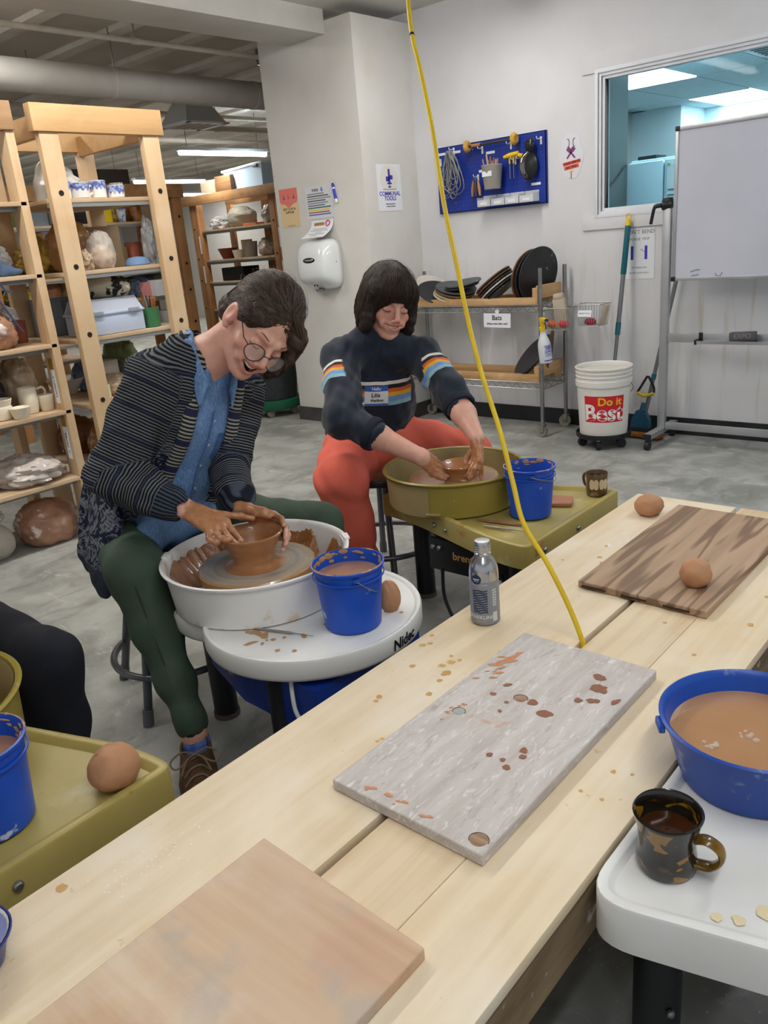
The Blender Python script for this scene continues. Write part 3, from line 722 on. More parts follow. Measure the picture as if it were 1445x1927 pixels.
# --- white wheel of the first potter (origin at the wheel axis)
M_WPLASTIC = mat('white_moulded_plastic', '#e6e5e1', .4, c2='#dcdad4', ns=4, spots=[('#d9c6a0', 5.5, .66, .80)])
M_WPAN = mat('white_pan_plastic', '#f3f1ed', .38, c2='#ebe8e2', ns=5, spots=[('#cfa868', 11, .555, .68)])
ww = thing('pottery_wheel', 'white round topped pottery wheel used by the woman in the cardigan', 'pottery wheel')
def disc(mb, c, r, z0, z1, lip=.012, deep=.006):
    return mb.lathe([(r - .012, z0), (r - .003, z0 + .006), (r, z0 + .014), (r, z1 - .006), (r - .003, z1 - .001), (r - .007, z1), (r - lip, z1 - .001), (r - lip - .005, z1 - deep), (.001, z1 - deep)], 80, c)
disc(MB(), (.195, 0, 0), .272, .343, .40).build('table_top', M_WPLASTIC, ww)
disc(MB(), (-.045, 0, 0), .213, .335, .390, .01, .004).build('pan_ledge', M_WPLASTIC, ww)
p = pan(ww, .222, .240, .3945, .512, M_WPAN, None, (-2.50, .95))
tag(slip_ring(slip_ring(MB(), .160, .2135, .404, 3.0, 1.5, 4.35, .125), .160, .2135, .404, 8.0, -.6, 1.35, .125).build('slip_bank', M_SLIP, p, ang=3), kind='stuff')
MB().lathe([(.05, .4038), (.206, .4042)], 60, cap=False).build('slip_film', M_SLIP, p)
MB().lathe([(.02, .404), (.02, .458), (.146, .458), (.152, .462), (.153, .476), (.150, .480), (.001, .480)], 72).build('wheel_head', m_wheelhead('spinning_bat', '#8e8c86', '#b7a386', '#b08a5f'), ww)
M_WH_EDGE = None
for (x, y) in ((-.152, -.065), (.25, -.175), (.31, .18)): 
    lg = MB().tube([(x, y, .012), (x, y, .343)], .034, 20).build('leg', M_BLACKM, ww)
    MB().tube([(x, y, 0), (x, y, .016)], .037, 20).build('foot_pad', mat('dusty_rubber', '#5d5244', .9), lg)
M_BLUEM = mat('blue_metal', '#123a9c', .45, c2='#0e3188', ns=8, spots=[('#cdd2da', 50, .73, .75)])
MB().prism([(-.10, -.12), (.12, -.19), (.40, -.20), (.40, .16), (.12, .18), (-.10, .10)], .205, .330).build('motor_cover', M_BLUEM, ww)
cb = MB().box2((.29, -.19, .235), (.38, -.15, .330), .003).build('control_box', M_BLACKM, ww)
MB().box2((.085, -.20, .275), (.10, -.13, .325)).build('maker_plate', mat('plate_green', '#2f6b4a', .4, c2='#d9ded9', ns=30), ww)
MB().tube(smooth_path([(.32, -.20, .34), (.33, -.21, .30), (.335, -.21, .26), (.35, -.20, .215)]), .005, 8).build('white_cord', M_WHITE, ww)
# lettering on the rim
tm = text("Nidec", .036, M_INK, ww, Matrix.Identity(4), extrude=0, bold=.0012, shear=.12)
for v in tm.data.vertices:
    a = .115 + v.co.x / .2725; v.co = (.195 + .2728 * math.cos(a), .2728 * math.sin(a), .371 + v.co.y)
d = MB()
for k, (x, y, r_, ax) in enumerate([(.165, -.165, .013, 1.1), (.178, -.163, .010, .9), (.195, -.16, .013, 1.0), (.205, -.168, .010, 1.2), (.150, -.172, .007, 1), (.232, -.165, .008, 1), (.222, -.175, .005, 1), (.20, -.205, .012, 1.7), (.225, -.192, .007, 1.5), (.247, -.143, .006, 1), (.285, -.115, .009, 1), (.275, -.11, .006, 1), (.28, -.195, .007, 1), (.315, -.175, .007, 1), (.29, -.04, .012, .8), (.40, .10, .006, 1)]):
    blot(d, x, y, .3943, r_, k + 5, ax=ax, rz=.5 + k)
tag(d.build('clay_drops', mat('wet_drop', '#bf8a55', .4), ww), kind='stuff')
place(ww, (-1.56, 1.203, 0))
# bowl being thrown
bw = thing('clay_bowl', 'freshly thrown brown clay bowl on the spinning white wheel', 'bowl', 'bowls being thrown')
MB().lathe([(.080, .0005), (.072, .003), (.063, .007), (.0545, .013), (.0535, .020), (.060, .040), (.069, .060), (.0775, .078), (.0805, .083), (.0805, .0865), (.0775, .088), (.0745, .085), (.067, .068), (.056, .042), (.044, .022), (.03, .017), (.001, .016)], 72).build('wall', M_CLAYWET, bw)
place(bw, (-1.556, 1.195, .480))
# --- buckets
M_BUCK = mat('bucket_blue', '#1a53c4', .38, c2='#1546ab', ns=4, spots=[('#b9c3d8', 24, .66, .70)])
M_WIRE = mat('wire', '#9a9a98', .35, .9)
M_MUDDY = mat('muddy_water', '#a87e63', .12, c2='#9c7257', ns=6, coat=.5)
M_RIMCLAY = mat('clay_crust', '#b48763', .7, c2='#c59d7a', ns=20)
def bucket(label, x, y, z, r0, r1, h, lv, bail=None, rz=0, crust=True, group='blue water buckets'):
    o = thing('water_bucket', label, 'bucket', group)
    MB().lathe([(r0 - .006, 0), (r0, .004), (r1 - .003, h - .008), (r1 + .002, h - .006), (r1 + .003, h), (r1 - .001, h + .001), (r1 - .004, h - .008), (r0 - .003, .006), (.001, .006)], 48).build('shell', M_BUCK, o)
    MB().lathe([(r1 - .001, h - .030), (r1 + .0015, h - .029), (r1 + .0015, h - .026), (r1 - .001, h - .025)], 48, cap=False).build('band', M_BUCK, o)
    rl = r0 + (r1 - r0) * lv / h - .0035
    MB().lathe([(rl, lv - .002), (rl, lv), (.001, lv)], 40, cap=False).build('water', M_MUDDY, o)
    if crust:
        q = MB(); rg2 = random.Random(int(abs(x) * 1000))
        for k in range(46):
            a = rg2.uniform(0, 2 * PI); zz = h - .004 - rg2.uniform(.0, .03) * rg2.random(); rr = r1 - .0042 - (h - zz) * .10
            q.sphere((rr * math.cos(a), rr * math.sin(a), zz), rg2.uniform(.004, .009), 9, 5, (.16, rg2.uniform(.8, 1.9), rg2.uniform(.3, .9)), lambda d_, q_: q_ * (1 + .5 * noise.noise(d_ * 2.5 + Vector((a, zz * 90, 0)))), R=rot3(0, 0, a))
        for st0, ln in ((1.1, 1.5), (3.3, .8), (5.2, .5)):
            n_ = int(ln / .06); q.tube([((r1 + .0005) * math.cos(st0 + .06 * i), (r1 + .0005) * math.sin(st0 + .06 * i), h) for i in range(n_)], [.0012 + .0030 * abs(noise.noise((i * .45, st0, x * 7))) * min(1, min(i, n_ - 1 - i) / 2) for i in range(n_)], 6)
        tag(q.build('clay_crust', M_RIMCLAY, o), kind='stuff')
    if bail is not None:
        for sg in (-1, 1): MB().box((sg * (r1 + .003), 0, h - .016), (.006, .016, .010), .002).build('ear', M_BUCK, o)
        R = r1 + .006; pts = [(R * math.cos(t), -abs(R * math.sin(t)) * math.cos(bail) * 1.02, h - .016 + R * math.sin(t) * math.sin(bail)) for t in [PI * i / 20 for i in range(21)]]
        MB().tube(pts, .0014, 6).build('bail_wire', M_WIRE, o)
    return place(o, (x, y, z), rz)
bucket('blue bucket of muddy water standing on the white wheel table', -1.222, 1.200, .3945, .067, .083, .158, .128, -.75, 2.55)
MB_ = clay_ball('brown clay lump hidden behind the blue bucket on the white wheel', -1.192, 1.300, .3945, .034, 7.1, (.8, .8, 1.25), False)
def needle(label, a, b, z, wood=False):
    o = thing('needle_tool' if not wood else 'wooden_knife', label, 'tool', 'trimming tools on the wheels')
    a = Vector((a[0], a[1], 0)); b = Vector((b[0], b[1], 0)); L = (b - a).length; q = (b - a).normalized()
    if not wood:
        MB().tube([(0, 0, .004), (L * .15, 0, .004), (L * .62, 0, .004), (L * .68, 0, .004)], [.0022, .0032, .0034, .0018], 10).build('handle', mat('tool_alu', '#a9a39a', .4, .7), o)
        MB().tube([(L * .68, 0, .004), (L, 0, .0025)], [.0012, .0005], 6).build('needle', M_STEEL, o)
        for k in range(5): MB().tube([(L * (.34 + .03 * k), 0, .004), (L * (.345 + .03 * k), 0, .004)], .0037, 10).build('grip_ring', M_STEEL, o)
    else:
        MB().prism([(0, -.0015), (L * .25, -.006), (L * .8, -.0055), (L, 0), (L * .8, .0055), (L * .25, .005)], .001, .005).build('blade', mat('wet_wood', '#8a5f44', .5, c2='#a3765a', ns=14), o)
    return place(o, (a.x, a.y, z), math.atan2(q.y, q.x))
needle('thin metal needle tool lying in front of the white splash pan', (-1.405, 1.046), (-1.255, 1.098), .3945)

# --- olive wheels (origin at the wheel axis)
M_OLIVE = mat('olive_plastic', '#a8953f', .42, c2='#9c8836', ns=3, spots=[('#c9bb86', 6, .60, .75), ('#b58a52', 40, .70, .73)])
M_OLIVE_T = mat('olive_top', '#ad9c5a', .4, c2='#9f8d4a', ns=3.5, spots=[('#cfc69c', 5, .56, .72), ('#a37d3c', 11, .66, .70)])
M_OLIVE_P = mat('olive_pan', '#a08f40', .36, c2='#96853a', ns=4, spots=[('#c7bd8c', 30, .68, .72)])
M_OLIVE_IN = mat('tan_pan', '#aa9667', .5, c2='#9d875a', ns=5)
def olive_wheel(label, pan_split, wf=1.0):
    o = thing('pottery_wheel', label, 'pottery wheel')
    near = [(-.235, -.115), (-.13, -.130), (-.03, -.154), (.168, -.224), (.29, -.268), (.38, -.290), (.462, -.295)]
    near = [(x, y * (1 if x < -.1 else wf)) for x, y in near]
    poly = near + [(x, -y) for x, y in reversed(near)]
    poly = round_poly(poly, [.02, .05, .05, .05, .05, .05, .03, .03, .05, .05, .05, .05, .05, .02], 5)
    bm_obj(tray(poly, .330, .404, .020, .012, .007), 'table_top', M_OLIVE_T, o)
    p = MB().lathe([(.214, .3935), (.220, .398), (.226, .500), (.236, .506), (.238, .511), (.233, .515), (.226, .512), (.222, .503), (.214, .404), (.06, .403)], 80, cap=False).build('splash_pan', M_OLIVE_P, o)
    # second half of the pan with its overlapping seam and foot notch
    vs = []; fs = []; prof = [(.2215, .400), (.2275, .499), (.2385, .506)]; n = 30
    for i in range(n + 1):
        a = pan_split[0] + (pan_split[1] - pan_split[0]) * i / n
        for r_, z_ in prof: vs.append((r_ * math.cos(a), r_ * math.sin(a), z_))
    for i in range(n):
        for k in range(2): fs.append((i * 3 + k, (i + 1) * 3 + k, (i + 1) * 3 + k + 1, i * 3 + k + 1))
    MB().add(vs, fs).build('pan_half', M_OLIVE_IN, p)
    MB().lathe([(.2130, .410), (.2195, .500), (.2225, .5075)], 60, cap=False).build('pan_lining', M_OLIVE_IN, p)
    a = pan_split[1]; q = MB(); R = rot3(0, 0, a + .06); q.box(R @ Vector((.226, 0, .412)), (.012, .05, .006), .002, R); q.build('pan_clip', M_OLIVE_IN, p)
    MB().lathe([(.02, .404), (.02, .452), (.15, .452), (.153, .456), (.153, .470), (.150, .473), (.001, .473)], 64).build('wheel_head', m_wheelhead('muddy_wheel_head', '#b08c6c', '#a98662', '#ab8055'), o)
    for (x, y) in ((-.145, -.01), (.39, -.22), (.39, .22)):
        lg = MB().tube([(x, y, .012), (x, y, .332)], .034, 20).build('leg', M_BLACKM, o); MB().tube([(x, y, 0), (x, y, .016)], .036, 20).build('foot_pad', mat('dusty_rubber', '#5d5244', .9), lg)
    bx = MB().box2((.04, -.17, .215), (.42, .16, .330), .006).build('motor_box', M_BLACKM, o)
    cbx = MB().box2((.03, -.195, .215), (.24, -.172, .322), .004).build('control_box', M_BLACKM, o)
    for x in (.05, .075): MB().lathe([(.009, 0), (.009, .006), (.006, .010)], 14, (x, -.195, .295), (0, -1, 0)).build('switch_knob', M_STEEL, cbx)
    text('brent', .036, mat('orange_print', '#c79a5c', .5), cbx, wallM(.165, -.1958, .275), bold=.0006)
    for k, (x, y) in enumerate([(-.10, -.138), (.05, -.184), (.11, -.206)]):
        MB().lathe([(.008, 0), (.008, .002), (.005, .006), (.001, .0065)], 14, (x, y, .365), (-.35 if x > 0 else -.25, -1, 0)).build('bolt', M_STEEL, o)
    for y in (.0, -.2): MB().lathe([(.009, 0), (.009, .003), (.006, .007), (.001, .0075)], 14, (.462, y, .366), (1, 0, 0)).build('bolt', M_STEEL, o)
    return o
ow = olive_wheel('olive pottery wheel used by the woman in the striped navy sweatshirt', (-3.3, -1.30))
for j, pts in enumerate(([(.10, -.22, .24), (.12, -.24, .14), (.2, -.27, .06), (.3, -.30, .012)], [(.36, -.16, .25), (.40, -.20, .16), (.34, -.26, .12), (.28, -.24, .05), (.33, -.20, .012)], [(.30, -.18, .24), (.36, -.24, .2), (.42, -.24, .14), (.47, -.2, .05), (.5, -.1, .012)])):
    MB().tube(smooth_path(pts), .006, 8).build('power_cable', M_BLACKM, ow)
text('25', .028, mat('pencil_mark', '#6d6034', .7), ow, Matrix.Translation((.4628, -.24, .372)) @ wallM(0, 0, 0, '+x'), bold=0, extrude=.0003)
place(ow, (-1.56, 2.075, 0))
ow2 = olive_wheel('olive pottery wheel cut off at the left edge, in front of the dark knee', (2.2, 4.2))
place(ow2, (-1.573, .318, 0))
q = MB()
for k in range(26):
    a = rg.uniform(-.4, .9); q.sphere((.2 * math.cos(a) + rg.uniform(-.02, .01), .2 * math.sin(a) + rg.uniform(-.02, .01), .41 + rg.uniform(0, .06)), rg.uniform(.004, .012), 7, 5, (1, 1, .6))
tag(q.build('clay_scraps', M_RIMCLAY, ow2), kind='stuff')
bw = thing('clay_bowl', 'low wide clay bowl between the hands of the second potter', 'bowl', 'bowls being thrown')
MB().lathe([(.062, .0005), (.058, .006), (.058, .014), (.064, .030), (.072, .043), (.0735, .046), (.071, .0475), (.067, .044), (.056, .024), (.04, .016), (.001, .014)], 64).build('wall', M_CLAYWET, bw)
place(bw, (-1.53, 2.082, .473))
bucket('blue bucket with a wire handle on the olive wheel table', -1.248, 2.050, .394, .064, .078, .160, .06, -.35, 2.2)
bucket('blue bucket cut off at the left edge on the near olive wheel table', -1.250, .350, .394, .066, .080, .156, .118, None, 0)
needle('wet brown wooden knife lying beside the blue bucket on the olive wheel', (-1.372, 1.925), (-1.20, 1.95), .394, True)
needle('grey needle tool in front of the wooden knife on the olive wheel', (-1.315, 1.886), (-1.165, 1.902), .394)
sp = thing('wooden_bat', 'small reddish wooden paddle half hidden behind the blue bucket on the olive wheel', 'board')
MB().prism(round_poly([(-.06, -.045), (.06, -.05), (.065, .03), (-.06, .045)], .01), 0, .010).build('panel', mat('red_wood', '#b07a5c', .6, c2='#9c6648', ns=12, st=(1, 8, 1)), sp)
place(sp, (-1.245, 2.185, .394), .5)
# small mug with heart marks
mg = thing('mug', 'small brown speckled mug with cream heart marks on the far corner of the olive wheel', 'mug', 'pottery mugs')
M_MUGB = mat('brown_speckle_glaze', '#6b5236', .3, c2='#4e3b26', ns=12, spots=[('#b79c74', 14, .6, .68)], coat=.3)
MB().lathe([(.026, 0), (.029, .003), (.0305, .02), (.029, .040), (.0315, .066), (.0305, .068), (.0285, .064), (.027, .01), (.001, .008)], 36, (0, 0, 0)).build('cup', M_MUGB, mg)
MB().tube(smooth_path([(-.029, .0, .058), (-.042, .0, .056), (-.047, 0, .042), (-.042, 0, .024), (-.030, 0, .018)]), .0042, 8).build('handle', M_MUGB, mg)
M_CRM = mat('cream_slip', '#d8c29b', .35)
for a0 in (-1.15, -.25):
    for dx, rr in ((-.006, .0085), (.006, .0085)):
        q = MB(); vs = []
        for i in range(14):
            t = 2 * PI * i / 14; b = a0 + (dx + rr * .8 * math.cos(t) * (1.0)) / .030; z = .043 + rr * 1.3 * math.sin(t) - (.010 if math.sin(t) < -.3 else 0)
            vs.append((.0318 * math.cos(b), .0318 * math.sin(b), z))
        q.add([(.0321 * math.cos(a0 + dx / .03), .0321 * math.sin(a0 + dx / .03), .042)] + vs, [(0, i + 1, (i + 1) % 14 + 1) for i in range(14)]); q.build('heart_mark', M_CRM, mg)
MB().lathe([(.0285, .056), (.001, .056)], 30, cap=False).build('coffee', mat('coffee', '#3a1d0c', .08), mg)
place(mg, (-1.158, 2.318, .394), -.2); mg.scale = (1.14, 1.14, 1.1)

# --- white rectangular wheel at the lower right
wr = thing('pottery_wheel', 'white rectangular pottery wheel table at the lower right with the blue basin', 'pottery wheel')
poly = round_poly([(-.396, 1.42), (-.396, .742), (.33, .935), (.40, 1.0), (.40, 1.42)], [.03, .075, .08, .05, .03], 8)
bm_obj(tray(poly, .345, .42, .016, .007, .006), 'table_top', M_WPLASTIC, wr)
MB().lathe([(.205, .413), (.212, .417), (.222, .52), (.230, .526), (.226, .53), (.218, .52), (.206, .422), (.05, .421)], 64, (.14, 1.19, 0), cap=False).build('splash_pan', M_WPAN, wr)
MB().lathe([(.02, .42), (.02, .47), (.152, .47), (.152, .49), (.001, .49)], 48, (.14, 1.19, 0)).build('wheel_head', M_STEEL, wr)
for (x, y) in ((-.335, .865), (.32, 1.06), (-.32, 1.34), (.3, 1.34)):
    lg = MB().tube([(x, y, .01), (x, y, .347)], .034, 20).build('leg', M_BLACKM, wr)
    MB().tube([(x, y, 0), (x, y, .016)], .036, 20).build('foot_pad', mat('dusty_rubber', '#5d5244', .9), lg)
    for z in (.29, .18): MB().lathe([(.006, 0), (.006, .004), (.003, .007)], 10, (x + .028, y - .022, z), (.75, -.66, 0)).build('bolt', M_STEEL, lg)
MB().box2((-.20, 1.0, .20), (.30, 1.32, .335), .01).build('motor_cover', M_BLUEM, wr)
d = MB(); blot(d, -.245, .818, .4133, .009, 3); blot(d, -.222, .829, .4133, .011, 4); blot(d, -.20, .86, .4133, .014, 9)
tag(d.build('tea_stains', mat('tea_stain', '#e3d2a8', .45), wr), kind='stuff')
rebase(wr, (-.1, 1.1, 0))
bs_ = thing('wash_basin', 'large blue plastic basin of brown clay water at the right edge', 'basin')
M_BAS = mat('basin_blue', '#1d4fb0', .38, c2='#184399', ns=4, spots=[('#7f94bd', 20, .62, .72)])
MB().lathe([(.094, 0), (.104, .004), (.109, .02), (.131, .098), (.1375, .102), (.139, .107), (.135, .1095), (.130, .106), (.127, .098), (.106, .02), (.10, .010), (.001, .009)], 72).build('shell', M_BAS, bs_)
MB().lathe([(.1215, .074), (.1222, .076), (.001, .076)], 60, cap=False).build('water', mat('basin_water', '#b4875f', .10, c2='#a97b55', ns=5, coat=.5), bs_)
M_BUB = mat('bubble', '#f0dcc8', .08, alpha=.45)
for bx_, by in ((-.005, -.010), (-.045, -.062)):
    bb = MB()
    for k in range(9):
        bb.sphere((bx_ + rg.uniform(-.014, .014), by + rg.uniform(-.010, .010), .0765), rg.uniform(.002, .006), 10, 6, (1, 1, .6))
    tag(bb.build('foam_bubbles', M_BUB, bs_), kind='stuff')
for a in (3.75, .6): 
    R = rot3(0, 0, a); e = MB().box(R @ Vector((.139, 0, .095)), (.010, .03, .014), .003, R).build('ear', M_BAS, bs_)
place(bs_, (-.298, 1.118, .413))
mug = thing('mug', 'black and amber glazed coffee mug on the white wheel table at the lower right', 'mug', 'pottery mugs')
def m_amber():
    t = NT('black_amber_glaze'); v = t.coord((1, 1, 1.6), (.5, .3, 0)); f = t.ramp(t.noise(v, 13, 2, 1.4), .555, .575)
    c = t.mix(f, '#17140f', '#8a6412'); c = t.mix(t.ramp(t.noise(v, 60, 4), .62, .7), c, '#4d3509')
    t.color(c); t.b.inputs['Roughness'].default_value = .22; t.b.inputs['Coat Weight'].default_value = .5; t.bump(t.noise(t.coord((1, 1, 6)), 14, 3), .08, .004); return t.m
M_AMB = m_amber()
MB().lathe([(.028, 0), (.0335, .002), (.036, .008), (.0350, .022), (.0330, .036), (.0345, .056), (.0400, .078), (.0405, .081), (.0385, .083), (.0365, .081), (.034, .064), (.031, .04)], 48).build('cup', M_AMB, mug)
MB().lathe([(.031, .038), (.0345, .06), (.0362, .0745)], 44, cap=False).build('lining', mat('amber_lining', '#7d5b12', .2, c2='#553b08', ns=9, coat=.5), mug)
MB().lathe([(.001, .054), (.0333, .054)], 40, cap=False).build('coffee', mat('coffee', '#3a1d0c', .08), mug)
MB().lathe([(.0365, .081), (.039, .0834), (.0408, .081), (.040, .077)], 48, cap=False).build('rim_band', mat('black_glaze', '#141210', .2, coat=.5), mug)
MB().tube(smooth_path([(.033, 0, .053), (.046, 0, .056), (.060, 0, .048), (.062, 0, .034), (.052, 0, .020), (.034, 0, .016)]), .0095, 10, flat=.42).build('handle', mat('amber_handle', '#8a6414', .25, c2='#3a2a12', ns=22, coat=.4), mug)
place(mug, (-.330, .868, .413), .12); mug.scale = (1.12, 1.12, 1.08)
# --- stools
M_STOOLM = mat('grey_tube_metal', '#6b6d71', .38, .75, c2='#595b5f', ns=7)
def stool(label, x, y, rz, seat_m, zs=.43):
    o = thing('stool', label, 'stool', 'round studio stools')
    MB().lathe([(.150, zs - .035), (.166, zs - .030), (.168, zs - .012), (.165, zs - .006), (.155, zs - .006)], 48, cap=False).build('seat_rim', mat('dark_rim', '#3c3e42', .4, .5), o)
    MB().lathe([(.001, zs - .03), (.155, zs - .03), (.160, zs - .012), (.150, zs - .002), (.001, zs)], 48).build('seat', seat_m, o)
    for k in range(4):
        a = PI / 2 * k; c, s_ = math.cos(a), math.sin(a)
        lg = MB().tube([(.125 * c, .125 * s_, zs - .033), (.222 * c, .222 * s_, .012)], .0125, 14).build('leg', M_STOOLM, o)
        MB().tube([(.2165 * c, .2165 * s_, .045), (.226 * c, .226 * s_, 0)], .0155, 14).build('rubber_foot', mat('grey_rubber', '#5e6060', .8), lg)
    MB().tube([(.196 * math.cos(t), .196 * math.sin(t), .135) for t in [2 * PI * i / 48 for i in range(48)]], .0105, 10, closed=True).build('foot_ring', M_STOOLM, o)
    return place(o, (x, y, 0), rz)
stool('grey metal stool under the woman in the cardigan', -1.955, 1.176, -1.134, mat('grey_seat', '#6e6f72', .5))
stool('dark metal stool with a worn brown seat under the woman in coral trousers', -1.965, 2.16, -.75, mat('worn_wood_seat', '#7d5a42', .5, c2='#5f4231', ns=10))
stool('stool of the person cut off at the left edge', -2.0, .46, .2, mat('grey_seat', '#6e6f72', .5))

# ------------------------------------------------------------------ papers, dryer and board on the walls
M_PAPER = mat('white_paper', '#e6e8ec', .8); M_BLUEINK = mat('blue_ink', '#3a3fae', .7); M_GREYINK = mat('grey_ink', '#6d7178', .7)
def sheet(name, label, x0, x1, z0, z1, y, m_, cat='sign', th=.0012, group='paper signs on the walls'):
    o = thing(name, label, cat, group); MB().box2((x0, y - th, z0), (x1, y, z1)).build('sheet', m_, o); return o
YP = PY - .001
s = sheet('poster', 'narrow coral and cream shop poster taped on the pillar, leftmost of the papers', -4.430, -4.250, 1.376, 1.627, YP, mat('cream_paper', '#d9bf93', .8))
pl_ = [(-4.430, 1.627), (-4.250, 1.627), (-4.250, 1.555), (-4.262, 1.535), (-4.300, 1.528), (-4.330, 1.508), (-4.352, 1.505), (-4.380, 1.528), (-4.418, 1.533), (-4.430, 1.550)]
MB().prism(pl_, 0, .0006, Matrix(((1, 0, 0, 0), (0, 0, -1, YP - .0012), (0, 1, 0, 0), (0, 0, 0, 1)))).build('coral_top', mat('coral_print', '#dd7a6b', .8), s)
for x, h_, w_ in ((-4.385, .035, .018), (-4.34, .04, .02), (-4.285, .035, .018)):
    MB().prism([(x - w_ / 2, 1.56), (x + w_ / 2, 1.56), (x + w_ * .2, 1.575), (x, 1.56 + h_), (x - w_ * .2, 1.575)], 0, .0004, Matrix(((1, 0, 0, 0), (0, 0, -1, YP - .0019), (0, 1, 0, 0), (0, 0, 0, 1)))).build('drawing', M_BLUEINK if x != -4.34 else mat('coral_dark', '#b9604f', .8), s)
text('BUY CLAY &', .022, M_INK, s, wallM(-4.342, YP - .0014, 1.495), bold=.0002); text('SUPPLIES', .022, M_INK, s, wallM(-4.340, YP - .0014, 1.473), bold=.0002)
text('AT THE FRONT DESK', .008, M_GREYINK, s, wallM(-4.34, YP - .0014, 1.386))
rebase(s, (-4.34, YP, 1.376))
s = sheet('schedule_sheet', 'white weekly schedule sheet with coloured bars in a plastic sleeve on the pillar', -4.172, -3.917, 1.411, 1.618, YP, mat('sleeve_paper', '#d5d7da', .35))
text('WEEK', .024, M_INK, s, wallM(-4.075, YP - .0014, 1.590), bold=.0004); text('6', .040, mat('bright_blue', '#1f63c7', .6), s, wallM(-4.012, YP - .0014, 1.592), bold=.001)
for k, (c_, w_) in enumerate([('#8a8d93', .16), ('#55585e', .2), ('#8a8d93', .22), ('#55585e', .17), ('#8a8d93', .19), ('#5d6f96', .16), ('#2f6f56', .215), ('#d8cf4e', .20), ('#b3543f', .2), ('#4d65b4', .21)]):
    z = 1.568 - .0145 * k; MB().box2((-4.155, YP - .0017, z - .0038), (-4.155 + w_, YP - .0012, z + .0038)).build('printed_line', mat('line_%s' % c_[1:], c_, .7), s)
for x, z in ((-4.17, 1.53), (-3.92, 1.415)): MB().lathe([(.004, 0), (.004, .004), (.001, .005)], 10, (x, YP - .001, z), (0, -1, 0)).build('push_pin', M_WHITE, s)
rebase(s, (-4.045, YP, 1.411))
s = thing('notice_sheet', 'curling white notice resting on top of the hand dryer', 'sign', 'paper signs on the walls')
def curl(u, v, lift=0):   # u across 0..1, v down 0..1
    return (-4.136 + .208 * u, YP - .003 - .118 * v ** 2.2 - lift, 1.400 - .118 * v + .010 * v * v)
q = MB(); vs = []; fs = []
for j in range(11):
    for i in range(2): vs.append(curl(i, j / 10))
for j in range(10): fs.append((2 * j, 2 * j + 1, 2 * j + 3, 2 * j + 2))
q.add(vs, fs); q.build('sheet', M_PAPER, s)
def on_curl(u0, u1, v0, v1, m_, name):
    q = MB(); vs = []; n = 4
    for j in range(n + 1):
        for u in (u0, u1): vs.append(curl(u, v0 + (v1 - v0) * j / n, .0012))
    q.add(vs, [(2 * j, 2 * j + 1, 2 * j + 3, 2 * j + 2) for j in range(n)]); q.build(name, m_, s)
on_curl(.14, .60, .12, .30, mat('kraft_print', '#c79a5b', .8), 'heading_box')
for k, (a, b) in enumerate([(.14, .80), (.08, .86), (.35, .65), (.12, .84), (.3, .6)]): on_curl(a, b, .46 + .10 * k, .485 + .10 * k, M_GREYINK, 'printed_line')
tm = text('IDENTITY', .022, M_INK, s, Matrix.Identity(4), extrude=0)
for v in tm.data.vertices: v.co = curl(.37 + v.co.x / .208, .21 - v.co.y / .118, .0016)
MB().tube([curl(.76 + .085 * math.cos(a), .19 + .15 * math.sin(a), .002) for a in [2 * PI * i / 20 for i in range(20)]], .004, 6, closed=True).build('red_ring', mat('raspberry', '#c23f6e', .7), s)
rebase(s, (-4.03, YP, 1.28))
mk = thing('marker_pen', 'blue marker pen stuck upright on the pillar beside the schedule sheet', 'pen')
MB().tube([(-3.876, YP - .012, 1.497), (-3.879, YP - .012, 1.52)], .0095, 12).build('end_plug', M_WHITE, mk)
MB().tube([(-3.879, YP - .012, 1.52), (-3.890, YP - .012, 1.582)], .0098, 12).build('barrel', mat('marker_blue', '#2335b5', .45, c2='#3a4bd0', ns=20), mk)
MB().tube([(-3.890, YP - .012, 1.582), (-3.892, YP - .012, 1.590)], .0098, 12).build('collar', M_WHITE, mk)
MB().tube([(-3.892, YP - .012, 1.590), (-3.896, YP - .012, 1.612), (-3.8965, YP - .012, 1.618)], [.0098, .009, .005], 12).build('cap', mat('cap_blue', '#1d27a0', .4), mk)
MB().box2((-3.892, YP - .004, 1.52), (-3.88, YP, 1.58)).build('clip', M_PAPER, mk)
rebase(mk, (-3.885, YP, 1.5))
hd = thing('hand_dryer', 'white enamel wall hand dryer with an oval chrome badge on the pillar', 'hand dryer')
M_ENAM = mat('white_enamel', '#e3e6e6', .12, coat=.4)
def sg(v, p): return math.copysign(abs(v) ** p, v)
def fn_dry(d_, q_):
    x = sg(d_.x, .45) * .163; z = sg(d_.z, .5) * .165; y = sg(d_.y, .55)
    t = (z + .165) / .33; depth = .165 * (.70 + .30 * math.sin(PI * min(1, .15 + t * .75)))
    x *= .97 + .05 * (1 - t); 
    if z < -.08: y *= 1 - .35 * ((-.08 - z) / .085) ** 1.5
    return Vector((x, y * depth if y < 0 else 0.0, z))
MB().sphere((-4.045, PY - .002, 1.118), 1, 72, 48, (1, 1, 1), fn_dry).build('cover', M_ENAM, hd, ang=2)
R = rot3(0, 0, 0)
MB().sphere((-4.040, PY - .163, 1.150), .05, 24, 12, (1.15, .16, .36)).build('badge_recess', mat('badge_black', '#17181a', .3), hd)
MB().sphere((-4.040, PY - .168, 1.152), .042, 24, 12, (1.1, .12, .22)).build('chrome_badge', mat('chrome', '#d9dcdf', .08, 1), hd)
MB().sphere((-3.888, PY - .06, 1.13), .006, 10, 6).build('side_screw', M_INK, hd)
for x in (-4.06, -4.035): MB().sphere((x, PY - .112, .985), .006, 10, 6).build('sensor', M_INK, hd)
